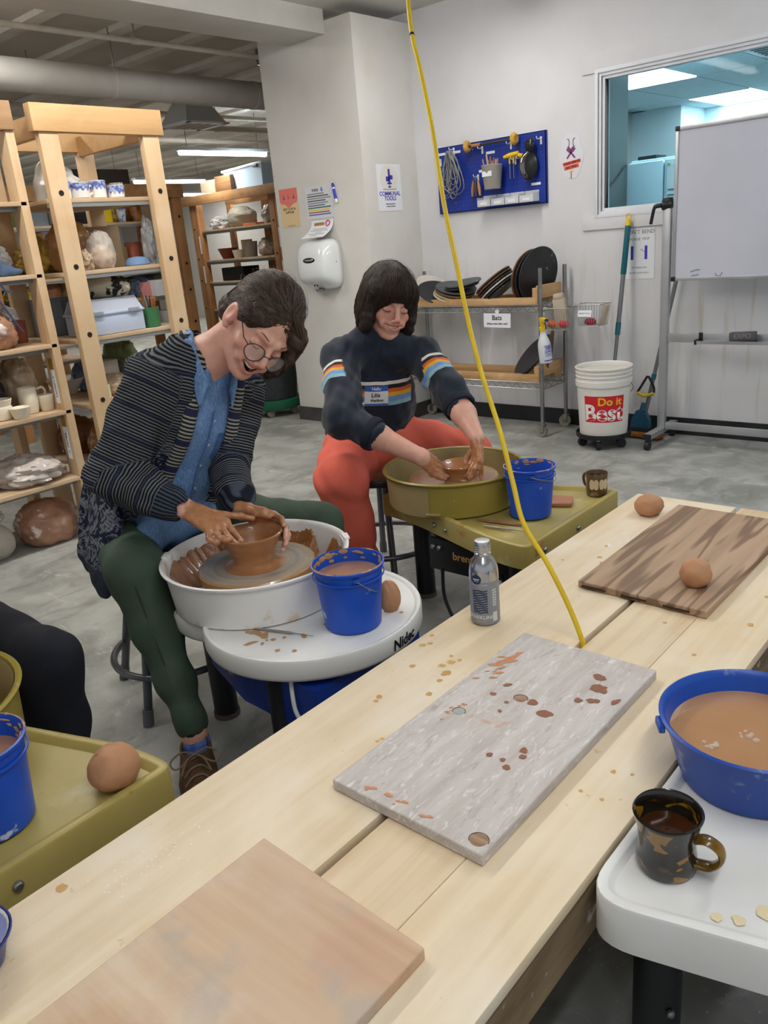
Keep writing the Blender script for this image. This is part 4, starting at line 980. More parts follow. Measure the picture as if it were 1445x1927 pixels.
MB().tube([(-4.05, PY - .07, .958), (-4.05, PY - .07, .945)], .03, 16).build('nozzle', M_STEEL, hd)
rebase(hd, (-4.045, PY, .95))
# communal tools sign on the side of the pillar
XS = PX1 + .001
s = thing('communal_tools_sign', 'white sign with a blue tool drawing on the right side of the pillar', 'sign', 'paper signs on the walls')
MB().box2((XS, 4.195, 1.416), (XS + .0012, 4.437, 1.702)).build('sheet', M_PAPER, s)
MB().lathe([(.001, 0), (.088, 0)], 32, (XS + .0016, 4.315, 1.61), (1, 0, 0), cap=False).build('cream_disc', mat('cream_disc', '#e5dfd6', .8), s)
for (y, z, w_, h_) in ((4.318, 1.63, .02, .085), (4.30, 1.612, .03, .03), (4.338, 1.622, .03, .026), (4.318, 1.585, .045, .010), (4.318, 1.565, .028, .008), (4.318, 1.57, .004, .03)):
    MB().box2((XS + .0016, y - w_ / 2, z - h_ / 2), (XS + .0022, y + w_ / 2, z + h_ / 2)).build('drawing', M_BLUEINK, s)
MB().box2((XS + .0016, 4.25, 1.548), (XS + .0022, 4.385, 1.551)).build('rule', M_BLUEINK, s)
text('COMMUNAL', .037, M_BLUEINK, s, wallM(XS + .0016, 4.316, 1.522, '+x'), bold=.0007); text('TOOLS', .037, M_BLUEINK, s, wallM(XS + .0016, 4.316, 1.493, '+x'), bold=.0007)
text('Please clean and return', .010, M_INK, s, wallM(XS + .0016, 4.316, 1.460, '+x'), bold=.0003); text('to where you found it', .010, M_INK, s, wallM(XS + .0016, 4.316, 1.445, '+x'), bold=.0003)
rebase(s, (XS, 4.316, 1.416))

# --- blue pegboard with hanging tools
pb = thing('pegboard', 'dark blue metal pegboard on the white wall', 'pegboard')
M_PEG = mat('pegboard_blue', '#14349a', .45, c2='#112b82', ns=5, spots=[('#c6cede', 34, .70, .73)])
BX0, BX1, BZ0, BZ1, BY = -3.44, -2.63, 1.37, 1.775, WY - .022
MB().box2((BX0, BY, BZ0), (BX1, BY + .004, BZ1)).box2((BX0, BY, BZ0), (BX0 + .004, WY, BZ1)).box2((BX1 - .004, BY, BZ0), (BX1, WY, BZ1)).box2((BX0, BY, BZ1 - .004), (BX1, WY, BZ1)).box2((BX0, BY, BZ0), (BX1, WY, BZ0 + .004)).build('panel', M_PEG, pb)
hl = MB()
for i in range(31):
    for j in range(15):
        x, z = BX0 + .025 + .0254 * i, BZ0 + .025 + .0254 * j; hl.lathe([(.001, 0), (.0032, 0)], 6, (x, BY - .0006, z), (0, -1, 0), cap=False)
tag(hl.build('peg_holes', mat('hole_dark', '#0a1a52', .8), pb), kind='stuff')
for (x, z) in ((-3.40, 1.735), (-3.28, 1.735), (-3.02, 1.70), (-2.70, 1.485), (-3.08, 1.60)): MB().box2((x - .032, BY - .002, z - .0075), (x + .032, BY - .0005, z + .0075)).build('name_label', M_PAPER, pb)
for (x, z) in ((-3.41, 1.70), (-3.08, 1.735), (-2.87, 1.735), (-3.12, 1.575), (-2.66, 1.735), (-2.84, 1.645), (-2.80, 1.645), (-3.30, 1.755)):
    MB().tube(smooth_path([(x, BY, z), (x, BY - .045, z - .006), (x, BY - .055, z + .008)], 4), .003, 6).box2((x - .006, BY - .002, z - .035), (x + .006, BY, z + .008)).build('peg_hook', M_WHITE, pb)
rebase(pb, ((BX0 + BX1) / 2, WY, BZ0))
HG = 'tools hanging on the blue pegboard'
ck = thing('rubber_strap_bundle', 'bundle of long grey rubber strips hanging from the blue pegboard', 'straps', HG)
rgs = random.Random(5)
for k in range(11):
    x0 = -3.30 + rgs.uniform(-.012, .012); w_ = rgs.uniform(.03, .085); L = rgs.uniform(.17, .29); sh = rgs.uniform(-.05, .05); y = BY - .035 - .004 * k
    pts = [(x0, y, 1.742), (x0 - w_ * .5 + sh * .3, y, 1.742 - L * .35), (x0 - w_ + sh, y, 1.742 - L * .8), (x0 - w_ * .3 + sh, y, 1.742 - L), (x0 + w_ * .6 + sh, y, 1.742 - L * .85), (x0 + w_ * .6 + sh * .4, y, 1.742 - L * .4), (x0 + .004, y, 1.742)]
    MB().tube(smooth_path(pts, 5), .0052, 6, flat=.45).build('strip', mat('grey_rubber_strip', '#a5a59f', .6, c2='#8f8f88', ns=30), ck)
rebase(ck, (-3.30, BY, 1.44))
rl = thing('foam_roller_rod', 'dark rod with a round yellow foam ball at each end on the pegboard', 'tool', HG)
MB().tube([(-3.16, BY - .05, 1.75), (-2.81, BY - .05, 1.748)], .007, 10).build('rod', mat('dark_rod', '#3a2f2a', .5), rl)
MB().tube([(-3.125, BY - .05, 1.75), (-3.06, BY - .05, 1.75)], .0105, 10).build('wood_sleeve', mat('sleeve_wood', '#a9744a', .6), rl)
for x, c_ in ((-3.16, '#c59a4f'), (-2.815, '#d9ad3e')): MB().lathe([(.006, -.014), (.025, -.016), (.034, -.008), (.036, 0), (.034, .008), (.025, .016), (.006, .014)], 24, (x, BY - .05, 1.75), (1, 0, 0)).build('foam_ball', mat('foam_%s' % c_[1:], c_, .9, c2='#b98f45', ns=30), rl)
rebase(rl, (-2.98, BY - .05, 1.74))
for k, (dx, c_, lab) in enumerate([(-.022, '#a5745a', 'wooden handled loop tool with tan grip, left of the hook'), (0, '#4f3a30', 'dark handled loop tool in the middle of the hook'), (.024, '#b98a6c', 'pale wooden loop tool hanging rightmost of the three')]):
    tl = thing('loop_tool', lab + ' on the pegboard', 'tool', HG)
    MB().tube([(-3.115 + dx * .4, BY - .04, 1.572), (-3.115 + dx * .8, BY - .04, 1.545)], .003, 6).build('ferrule', M_STEEL, tl)
    MB().tube([(-3.115 + dx * .8, BY - .04, 1.545), (-3.115 + dx * 1.1, BY - .04, 1.50), (-3.115 + dx * 1.3, BY - .04, 1.455)], [.006, .011, .007], 10).build('handle', mat('loop_%d' % k, c_, .5), tl)
    rebase(tl, (-3.115 + dx, BY - .04, 1.455))
cu = thing('tool_cup', 'clear plastic cup of wooden modelling tools hanging on the pegboard', 'cup', HG)
M_CLEAR = mat('cloudy_plastic', '#c9c4bb', .25, alpha=.55)
MB().lathe([(.048, 1.482), (.050, 1.484), (.064, 1.615), (.067, 1.618), (.067, 1.622), (.062, 1.620), (.047, 1.488), (.001, 1.487)], 32, (-2.965, BY - .075, 0)).build('cup_wall', mat('cup_plastic', '#b9b4ab', .3, c2='#a8a39a', ns=6), cu)
MB().box2((-3.0, BY - .1345, 1.555), (-2.93, BY - .133, 1.585)).build('name_label', M_PAPER, cu)
rebase(cu, (-2.965, BY - .075, 1.482))
for k in range(8):
    st_ = thing('modelling_stick', ['short pale stick', 'tall pale stick', 'broad flat stick', 'reddish stick', 'thin cream stick', 'dark tipped stick', 'slanting tan stick', 'rightmost slanting red stick'][k] + ' in the tool cup on the pegboard', 'tool', 'sticks in the tool cup')
    x = -3.015 + .0135 * k; tz = [1.66, 1.69, 1.675, 1.65, 1.645, 1.655, 1.66, 1.655][k]
    MB().tube([(-2.985 + .006 * k, BY - .075 + .012 * ((k % 3) - 1), 1.50), (x, BY - .075 + .022 * ((k % 3) - 1), tz - .01), (x, BY - .075 + .022 * ((k % 3) - 1), tz)], [.005, .0065, .004], 8, flat=.6).build('stick', mat('stick_%d' % (k % 4), ['#b99a78', '#cdb596', '#9c6c4c', '#a98262'][k % 4], .6), st_)
    rebase(st_, (x, BY - .075, 1.50))
yc = thing('trimming_tool', 'yellow handled ribbon tool hanging in the middle of the pegboard', 'tool', HG)
M_YEL = mat('yellow_plastic', '#e0b91c', .4)
MB().tube([(-2.895, BY - .045, 1.655), (-2.85, BY - .045, 1.662), (-2.79, BY - .045, 1.668)], [.010, .015, .013], 10).build('grip', M_YEL, yc)
MB().tube([(-2.79, BY - .045, 1.655), (-2.76, BY - .045, 1.65)], .012, 10).build('grip_end', M_YEL, yc)
for x in (-2.855, -2.828): MB().tube([(x, BY - .045, 1.655), (x, BY - .045, 1.615)], .005, 8).build('ferrule', M_YEL, yc); MB().tube([(x, BY - .045, 1.615), (x, BY - .045, 1.53)], .0028, 6).build('shaft', M_STEEL, yc)
rebase(yc, (-2.83, BY - .045, 1.53))
mr = thing('hand_mirror', 'oval hand mirror with a black handle at the right end of the pegboard', 'mirror', HG)
MB().sphere((-2.715, BY - .04, 1.70), .038, 20, 12, (.85, .45, 1.1)).build('handle', mat('black_gloss', '#1a1a1b', .25), mr)
MB().sphere((-2.72, BY - .045, 1.59), .075, 28, 16, (.72, .18, 1.08), R=rot3(0, 0, .5)).build('frame', mat('black_gloss', '#1a1a1b', .25), mr)
MB().sphere((-2.725, BY - .054, 1.59), .066, 28, 16, (.70, .10, 1.05), R=rot3(0, 0, .5)).build('glass', mat('mirror_glass', '#8f8782', .06, .95), mr)
rebase(mr, (-2.72, BY - .04, 1.51))
M_BIN = mat('clear_bin', '#e3e6ea', .25, alpha=.62)
for k in range(4):
    bn = thing('parts_bin', ['leftmost', 'second', 'third', 'rightmost'][k] + ' clear plastic parts bin clipped along the bottom of the pegboard', 'bin', 'clear bins on the pegboard')
    x0 = -3.085 + .103 * k; x1 = x0 + .098
    b = MB().box2((x0, BY - .075, 1.385), (x1, BY - .073, 1.425)).box2((x0, BY - .075, 1.385), (x1, BY - .002, 1.387)).box2((x0, BY - .075, 1.385), (x0 + .002, BY - .002, 1.44)).box2((x1 - .002, BY - .075, 1.385), (x1, BY - .002, 1.44)).box2((x0, BY - .004, 1.385), (x1, BY - .002, 1.45)); b.build('box', M_BIN, bn)
    MB().box2((x0 + .024, BY - .0768, 1.394), (x1 - .024, BY - .0752, 1.41)).build('name_label', M_PAPER, bn)
    rebase(bn, ((x0 + x1) / 2, BY - .04, 1.385))

# --- cloud shaped sign and mop sign on the white wall
s = thing('bat_pin_sign', 'cloud shaped laminated sign with crossed purple paddles beside the window', 'sign', 'paper signs on the walls')
YW = WY - .001
def wprism(poly, name, m_, par, y=YW - .0012, th=.0008): return MB().prism(poly, 0, th, Matrix(((1, 0, 0, 0), (0, 0, -1, y), (0, 1, 0, 0), (0, 0, 0, 1)))).build(name, m_, par)
cl_ = [(-2.473 + .076 * (1 + .07 * math.cos(6 * t)) * math.cos(t), 1.614 + .126 * (1 + .04 * math.cos(6 * t + 1)) * math.sin(t)) for t in [2 * PI * i / 60 for i in range(60)]]
wprism(cl_, 'laminate', mat('laminate', '#dfe0e6', .25), s, YW)
for sx_ in (-1, 1):
    MB().tube([(-2.473 + sx_ * .022 + sx_ * -.010 * math.cos(t), YW - .002, 1.685 + .022 * math.sin(t)) for t in [-1.9 + 3.8 * i / 12 for i in range(13)]], .0018, 5).build('crescent', M_INK, s)
    c, sn = math.cos(.7), math.sin(.7) * sx_
    wprism([(-2.475 + x * c - z * -sn * 1, 1.632 + x * -sn + z * c) for x, z in [(-.005, -.04), (.005, -.04), (.005, .005), (.012, .012), (.012, .034), (-.012, .034), (-.012, .012), (-.005, .005)]], 'paddle', mat('purple_ink', '#7c3a76', .7), s)
MB().box((-2.47, YW - .0022, 1.577), (.115, .001, .019), 0, rot3(0, -.12, 0)).build('red_ribbon', mat('red_ribbon', '#e0563f', .7), s)
MB().box((-2.472, YW - .0022, 1.553), (.095, .001, .019), 0, rot3(0, -.12, 0)).build('red_ribbon', mat('red_ribbon', '#e0563f', .7), s)
text('PLEASE REMOVE', .0145, M_INK, s, wallM(-2.47, YW - .0032, 1.577) @ Matrix.Rotation(.12, 4, 'Z'), bold=.0002); text('BAT PINS', .0165, M_INK, s, wallM(-2.472, YW - .0032, 1.553) @ Matrix.Rotation(.12, 4, 'Z'), bold=.0002)
wprism([(-2.488, 1.533), (-2.46, 1.535), (-2.464, 1.524), (-2.484, 1.523)], 'yellow_cap', M_YEL, s); MB().box2((-2.476, YW - .002, 1.49), (-2.472, YW - .001, 1.523)).build('pin_drawing', M_INK, s)
rebase(s, (-2.473, YW, 1.49))
s = sheet('mop_sign', 'handwritten sheet about the mop taped under the window', -2.126, -1.953, .902, 1.182, YW, M_PAPER)
text("DON'T BEND", .030, M_GREYINK, s, wallM(-2.045, YW - .0014, 1.160)); text('SPONGE  MOP', .020, M_GREYINK, s, wallM(-2.05, YW - .0014, 1.122)); text('DIP HANDLE IN', .013, M_GREYINK, s, wallM(-2.045, YW - .0014, .965)); text('WATER WITH FOOT', .013, M_GREYINK, s, wallM(-2.045, YW - .0014, .935))
for x in (-2.088, -2.005): MB().box2((x - .008, YW - .002, 1.01), (x + .008, YW - .001, 1.085)).build('blue_bar', M_BLUEINK, s)
MB().tube([(-2.04, YW - .002, 1.062), (-2.03, YW - .002, 1.066), (-2.015, YW - .002, 1.05)], .0012, 5).build('arrow_drawing', M_INK, s)
rebase(s, (-2.04, YW, .902))

# ------------------------------------------------------------------ wire rack with bats
rk = thing('wire_rack', 'chrome wire shelving rack on casters against the white wall', 'rack')
M_CHR = mat('dull_chrome', '#a2a3a1', .3, .85, c2='#8a8b89', ns=12)
RX0, RX1, RY0, RY1 = -3.575, -2.49, 4.26, 4.555
for x in (RX0, RX1):
    for y in (RY0, RY1):
        MB().tube([(x, y, .075), (x, y, 1.01)], .0125, 12).build('post', M_CHR, rk)
        cs = MB().tube([(x - .008, y - .012, .038), (x - .008, y + .012, .038)], .037, 20).build('caster_wheel', mat('grey_wheel', '#8b8578', .6), rk)
        MB().box((x, y - .018, .056), (.028, .004, .05), .002).box((x, y + .018, .056), (.028, .004, .05), .002).box((x, y, .078), (.04, .04, .006), .002).build('caster_fork', M_CHR, cs)
for zt in (.80, .335):
    tr = MB()
    for (a, b) in (((RX0, RY0), (RX1, RY0)), ((RX0, RY1), (RX1, RY1)), ((RX0, RY0), (RX0, RY1)), ((RX1, RY0), (RX1, RY1))):
        a = Vector((*a, 0)); b = Vector((*b, 0)); n = max(4, int((b - a).length / .03)) // 2 * 2
        for z in (zt, zt - .04): tr.tube([a + Vector((0, 0, z)), b + Vector((0, 0, z))], .0035, 6)
        tr.tube([a.lerp(b, i / n) + Vector((0, 0, zt - .004 - .032 * (i % 2))) for i in range(n + 1)], .002, 5)
    tr.build('shelf_truss', M_CHR, rk)
    dkk = MB()
    for i in range(44):
        x = RX0 + (RX1 - RX0) * (i + .5) / 44; dkk.tube([(x, RY0, zt - .002), (x, RY1, zt - .002)], .0018, 5)
    tag(dkk.build('shelf_wires', M_CHR, rk), kind='stuff')
M_2X4 = m_wood('pine_stud', '#c79e6e', '#a97f52', '#d3ae80', axis='x', scale=.7, rough=.65)
M_2X4Y = m_wood('pine_stud_y', '#c79e6e', '#a97f52', '#d3ae80', axis='y', scale=.7, rough=.65)
fz = []
for zt, hb in ((.803, .04), (.338, .045)):
    MB().box2((RX0 + .02, RY0 + .0, zt), (RX1 - .03, RY0 + .035, zt + hb), .003).build('front_rail', M_2X4, rk)
    MB().box2((RX0 + .02, RY1 - .04, zt), (RX1 - .03, RY1 - .01, zt + hb), .003).build('back_rail', M_2X4, rk)
    MB().box2((RX1 - .055, RY0 + .002, zt), (RX1 - .02, RY0 + .04, zt + .095), .002).build('corner_block', M_2X4, rk)
    MB().box2((RX1 - .052, RY0 + .04, zt + .03), (RX1 - .018, RY1 - .012, zt + .105), .003).build('side_rail', M_2X4Y, rk)
    MB().box2((RX1 - .052, RY1 - .10, zt), (RX1 - .018, RY1 - .02, zt + .03), .002).build('side_block', M_2X4, rk)
rebase(rk, (-3.03, 4.41, 0))
M_BATK = mat('black_bat', '#1b1c1e', .42, c2='#2b2c2e', ns=5, spots=[('#8b8d8c', 14, .66, .72)])
M_BATG = mat('grey_bat', '#4b5053', .5, c2='#3a3f42', ns=5, spots=[('#a3a6a6', 14, .68, .74)])
M_BATW = mat('white_bat', '#c9c5bc', .6, c2='#b5afa3', ns=5)
M_BATB = mat('brown_bat', '#6e5038', .6, c2='#57402d', ns=8)
M_BATC = mat('cream_bat', '#c3ac85', .6, c2='#ab946d', ns=6)
def bat(label, c, r, nrm, m_, th=.010):
    o = thing('throwing_bat', label, 'bat', 'throwing bats on the wire rack')
    MB().lathe([(.001, 0), (r - .002, 0), (r, .002), (r, th - .002), (r - .002, th), (.001, th)], 48, (0, 0, 0), nrm).build('disc', m_, o)
    return place(o, c)
def lean(label, x, y, z0, r, tilt, m_, th=.010, tw=0):
    """disc standing on its edge at (x, y, z0), leaning by tilt from vertical towards -X"""
    nrm = Vector((math.cos(tilt), tw, math.sin(tilt))).normalized()
    up = Vector((-math.sin(tilt), 0, math.cos(tilt)))
    return bat(label, Vector((x, y, z0)) + up * r, r, nrm, m_, th)
yB = 4.405; zB = .806
bat('whitish square edged bat leaning at the left end of the rack top', (-3.40, 4.44, .905), .135, (.55, -.12, .8), M_BATW)
bat('black bat tilted in front of the whitish one on the rack top', (-3.34, 4.37, .882), .128, (.42, -.25, .85), M_BATK)
bat('second black bat tucked under the tilted black one', (-3.325, 4.375, .866), .128, (.42, -.2, .87), M_BATK)
bat('white bat at the bottom of the left pile on the rack top', (-3.215, 4.385, .850), .13, (.32, -.12, .94), M_BATW)
bat('cream bat second from the bottom of the left pile', (-3.205, 4.385, .866), .13, (.30, -.12, .94), M_BATC)
bat('thin brown bat in the middle of the left pile', (-3.195, 4.385, .882), .132, (.28, -.12, .94), M_BATB)
bat('grey bat below the topmost of the left pile', (-3.19, 4.39, .900), .134, (.24, -.12, .94), M_BATG)
bat('dark bat second from the top of the left pile', (-3.15, 4.39, .914), .120, (-.02, -.16, .97), M_BATK)
bat('topmost dark grey bat of the left pile with a chipped glossy edge', (-3.13, 4.39, .930), .118, (-.06, -.16, .97), M_BATG)
for k in range(6):
    nrm = Vector((-.58, -.16, .80)).normalized()
    bat(['lowest glossy black', 'second black', 'white edged black', 'fourth dark', 'brown edged', 'uppermost brown'][k] + ' bat of the slanting pile in the middle of the rack top', (-2.835 - .012 * k, 4.385, .872 + .0135 * k), .13, nrm, [M_BATK, M_BATK, M_BATW, M_BATK, M_BATB, M_BATB][k])
lean('large black bat standing upright, rightmost on the rack top', -2.615, 4.395, zB, .164, -.20, M_BATK, tw=-.22)
lean('second large black bat standing behind the upright one', -2.645, 4.40, zB, .160, -.20, M_BATK, tw=-.22)
lean('brown edged large bat standing leftmost of the upright bats', -2.675, 4.40, zB, .158, -.20, M_BATB, tw=-.22)
nrm = (-.62, -.45, .64)
bat('large black bat leaning on the lower shelf of the rack', (-2.64, 4.40, .470), .150, (-.50, -.55, .66), M_BATK)
bat('second large black bat leaning on the lower shelf', (-2.615, 4.415, .478), .150, (-.56, -.52, .62), M_BATK)
rb = bat('brown ridged bat standing at the right end of the lower shelf', (-2.535, 4.46, .51), .14, (-.9, -.42, .12), M_BATB)
sgn = thing('bats_sign', 'small white printed sign reading Bats hung on the rack shelf', 'sign', 'paper signs on the walls')
MB().box((-2.79, RY0 - .010, .712), (.195, .0015, .085), 0, rot3(0, .02, 0)).build('sheet', M_PAPER, sgn)
text('Bats', .042, M_INK, sgn, wallM(-2.79, RY0 - .0115, .728), bold=.0004); text('(Please clean after use!)', .0158, M_INK, sgn, wallM(-2.79, RY0 - .0115, .693), bold=.0002)
MB().box2((-2.80, RY0 - .012, .752), (-2.775, RY0 - .009, .775)).build('tape', M_PAPER, sgn)
rebase(sgn, (-2.79, RY0 - .01, .67))
# wire baskets on the side of the rack
M_WIREB = mat('basket_wire', '#b3b3b0', .3, .8)
def basket(label, c, sx_, sy_, h_, rz):
    o = thing('wire_basket', label, 'basket', 'wire baskets on the rack')
    def rect(s_, z): return [(-sx_ * s_, -sy_ * s_, z), (sx_ * s_, -sy_ * s_, z), (sx_ * s_, sy_ * s_, z), (-sx_ * s_, sy_ * s_, z)]
    MB().tube(rect(1, h_), .0032, 6, closed=True).build('top_rim', M_WIREB, o); MB().tube(rect(.8, 0), .0026, 6, closed=True).build('bottom_rim', M_WIREB, o)
    w_ = MB(); n = 9
    for i in range(n + 1):
        t = -1 + 2 * i / n
        for sgn_ in (-1, 1):
            w_.tube([(t * sx_ * .8, sgn_ * sy_ * .8, 0), (t * sx_, sgn_ * sy_, h_)], .0014, 5); w_.tube([(sgn_ * sx_ * .8, t * sy_ * .8, 0), (sgn_ * sx_, t * sy_, h_)], .0014, 5)
        w_.tube([(t * sx_ * .8, -sy_ * .8, 0), (t * sx_ * .8, sy_ * .8, 0)], .0014, 5)
    tag(w_.build('side_wires', M_WIREB, o), kind='stuff')
    for sgn_ in (-1, 1): MB().tube([(-sx_, sgn_ * sy_ * .5, h_), (-sx_ - .012, sgn_ * sy_ * .5, h_ + .008), (-sx_ - .018, sgn_ * sy_ * .5, h_ - .02)], .003, 6).build('hook', M_WIREB, o)
    return place(o, c, rz)
basket('wire basket holding a beige scraper on the near side of the rack', (-2.385, 4.305, .655), .078, .060, .125, 0)
basket('wire basket with a small label hung farther out beside the rack', (-2.225, 4.40, .668), .080, .072, .12, 0)
M_BEIGE = mat('beige_plastic', '#b7a995', .5, c2='#a89a86', ns=8)
ss = thing('scraper_block', 'beige plastic scraper standing in the near wire basket', 'scraper'); MB().box((0, 0, .09), (.075, .05, .17), .012).build('blade', M_BEIGE, ss); MB().box((.0, 0, .185), (.06, .055, .035), .012).build('grip', M_BEIGE, ss); place(ss, (-2.372, 4.310, .660), .3, (0, -.12, .3))
ss = thing('scraper_block', 'beige plastic block hanging on the outer wire basket', 'scraper'); MB().box((0, 0, .05), (.018, .05, .12), .006).build('blade', M_BEIGE, ss); place(ss, (-2.165, 4.40, .675), 0, (0, .25, 0))
sgn = thing('basket_label', 'tiny paper label tied to the outer wire basket', 'sign', 'paper signs on the walls'); MB().box((0, 0, 0), (.085, .001, .036), 0).build('sheet', M_PAPER, sgn); text('SILICON TOOLS', .010, M_INK, sgn, wallM(0, -.0008, 0)); place(sgn, (-2.235, 4.318, .742), 0, (-.25, 0, 0))
for k, (x, y, c_, lab) in enumerate([(-2.425, 4.29, '#d9622b', 'orange rag in the near wire basket'), (-2.36, 4.30, '#c23a4a', 'red sponge in the near wire basket'), (-2.24, 4.40, '#9d2f3e', 'dark red sponge in the outer wire basket')]):
    sp_ = MB().sphere((x, y, .685), .032, 14, 9, (1.1, .9, .7), lambda d_, q_: q_ * (1 + .2 * noise.noise(d_ * 3))).build('sponge', mat('sponge_%d' % k, c_, .9), None); tag(sp_, lab, 'sponge', 'sponges in the wire baskets')
sb = thing('spray_bottle', 'white spray bottle with a yellow trigger head hanging on the rack post', 'spray bottle')
MB().lathe([(.030, 0), (.036, .004), (.038, .012), (.038, .10), (.035, .125), (.022, .16), (.0165, .175), (.0165, .195)], 32).build('body', mat('milky_plastic', '#d9dcdf', .3, c2='#cfd3d8', ns=3), sb)
MB().lathe([(.0185, .19), (.0185, .212), (.014, .216)], 20).build('collar', M_YEL, sb)
MB().box((.0, -.004, .232), (.022, .03, .05), .007).box((.004, -.018, .255), (.024, .085, .024), .008).build('trigger_head', M_YEL, sb)
MB().tube([(.004, -.062, .256), (.004, -.078, .256)], .009, 12).build('nozzle', mat('dark_blue_plastic', '#1d2d66', .4), sb)
MB().tube(smooth_path([(.004, -.035, .245), (.004, -.05, .22), (.004, -.045, .205)], 4), .004, 8).build('trigger', mat('dark_blue_plastic', '#1d2d66', .4), sb)
for z, w_, h_ in ((.105, .05, .004), (.098, .035, .004), (.07, .045, .006), (.06, .05, .003), (.053, .04, .003), (.045, .042, .003), (.018, .06, .007)): on_cyl(.0381, -1.35, z, w_, h_, M_BLUEINK, 'label_line', sb, 5)
cyl_text('ZEP', .026, .0382, -1.35, .086, M_BLUEINK, sb, bold=.001)
place(sb, (-2.430, 4.212, .470), .9, (0, -.10, .9))

# ------------------------------------------------------------------ plastic pail on a dolly
pdl = thing('bucket_dolly', 'round black plant dolly on small casters under the white pail', 'dolly')
MB().lathe([(.120, .060), (.152, .062), (.156, .070), (.156, .088), (.150, .090), (.146, .074), (.001, .072)], 40).build('platform', M_BLACKM, pdl)
for k in range(5):
    a = -1.35 + 2 * PI * k / 5; x, y = .118 * math.cos(a), .118 * math.sin(a); t_ = Vector((-math.sin(a + .5), math.cos(a + .5), 0))
    wh = MB().tube([Vector((x, y, .026)) - t_ * .011, Vector((x, y, .026)) + t_ * .011], .026, 18).build('caster_wheel', mat('tyre_black', '#202124', .6), pdl)
    MB().tube([(x, y, .045), (x, y, .064)], .010, 10).build('caster_stem', M_WHITE, wh)
place(pdl, (-2.069, 4.225, 0))
pa = thing('plastic_pail', 'white five gallon pail with a red Do it Best label near the whiteboard', 'bucket')
M_PAIL = mat('pail_plastic', '#e4e2dc', .42, c2='#d8d5cc', ns=4, spots=[('#c9b48f', 8, .70, .80)])
pr = [(.126, 0), (.133, .006), (.1485, .285), (.156, .287), (.157, .294), (.157, .318), (.151, .320), (.150, .336), (.156, .338), (.156, .344), (.151, .346), (.151, .358), (.157, .360), (.157, .366), (.152, .368), (.152, .380), (.160, .383), (.160, .391), (.155, .393), (.150, .388), (.147, .30), (.128, .012), (.001, .011)]
MB().lathe(pr, 56).build('shell', M_PAIL, pa)
MB().lathe([(.146, .366), (.001, .366)], 40, cap=False).build('inner_pail_lid', mat('pail_inside', '#d3cdc0', .5), pa)
RA = -1.05
def cyl_patch(a0, w, z0, h, m_, name, lift=.0008, n=16):
    q = MB(); vs = []
    for i in range(n + 1):
        t = i / n - .5
        for z in (z0 - h / 2, z0 + h / 2):
            r = .133 + (.1485 - .133) * (z - .006) / .279 + lift; a = a0 + t * w / .14; vs.append((r * math.cos(a), r * math.sin(a), z))
    q.add(vs, [(2 * i, 2 * i + 2, 2 * i + 3, 2 * i + 1) for i in range(n)]); return q.build(name, m_, pa)
cyl_patch(RA, .228, .165, .150, mat('label_red', '#c81f2c', .4), 'red_label')
def pail_text(s, size, a0, z0, m_, bold):
    o = text(s, size, m_, pa, Matrix.Identity(4), extrude=0, bold=bold)
    for v in o.data.vertices:
        z = z0 + v.co.y; r = .133 + (.1485 - .133) * (z - .006) / .279 + .0016; a = a0 + v.co.x / .14; v.co = (r * math.cos(a), r * math.sin(a), z)
pail_text('Best', .128, RA - .02, .140, M_WHITE, .0036); pail_text('Do it', .062, RA + .22, .207, mat('label_yellow', '#f0b41f', .4), .0018)
MB().tube(smooth_path([(.16 * math.cos(t), .16 * math.sin(t), .30 - .10 * math.sin((t - .1) / 2.8 * PI)) for t in [.1 + 2.8 * i / 10 for i in range(11)]], 3), .0018, 6).build('bail_wire', M_WIRE, pa)
place(pa, (-2.069, 4.225, .0745), -.04)
# ------------------------------------------------------------------ mop, sponge mop, broom
mp = thing('mop', 'tall mop with a teal grip and yellow hanging loop leaning on the wall', 'mop')
A = Vector((-2.128, 4.405, .03)); B = Vector((-2.098, 4.588, 1.235)); L_ = lambda t: A.lerp(B, t)
M_TEAL = mat('teal_plastic', '#14636e', .45); M_POLE = mat('grey_pole', '#7d7f82', .35, .6)
MB().tube([L_(.06), L_(.50)], .0105, 12).build('lower_pole', M_POLE, mp); MB().tube([L_(.47), L_(.53)], .0155, 12).build('lock_collar', M_TEAL, mp); MB().tube([L_(.5), L_(.76)], .013, 12).build('upper_pole', M_POLE, mp)
MB().tube([L_(.75), L_(.755), L_(.97)], [.012, .0165, .0165], 12).build('grip', M_TEAL, mp); MB().tube([L_(.97), L_(.99), L_(1.0)], [.0165, .015, .012], 12).build('end_cap', M_YEL, mp)
MB().tube([L_(1.0) + Vector((.014 * math.cos(t), 0, .013 + .018 * math.sin(t))) for t in [2 * PI * i / 16 for i in range(16)]], .003, 6, closed=True).build('hanging_loop', M_YEL, mp)
MB().box((-2.125, 4.415, .02), (.22, .07, .038), .01).build('mop_head', M_TEAL, mp)
rebase(mp, (-2.128, 4.405, 0))
sm = thing('sponge_mop', 'grey poled sponge mop with a blue green head behind the whiteboard post', 'mop')
A = Vector((-1.945, 4.50, .10)); B = Vector((-1.77, 4.595, 1.10)); L_ = lambda t: A.lerp(B, t)
MB().tube([L_(.05), L_(1)], .0115, 12).build('pole', M_POLE, sm); MB().tube([L_(.24), L_(.27)], .0145, 12).build('collar', M_TEAL, sm)
M_TEALB = mat('blue_teal', '#2c5f7a', .5)
MB().tube([(-1.945, 4.50, .20), (-1.952, 4.497, .155)], [.015, .020], 12).build('socket', M_TEALB, sm)
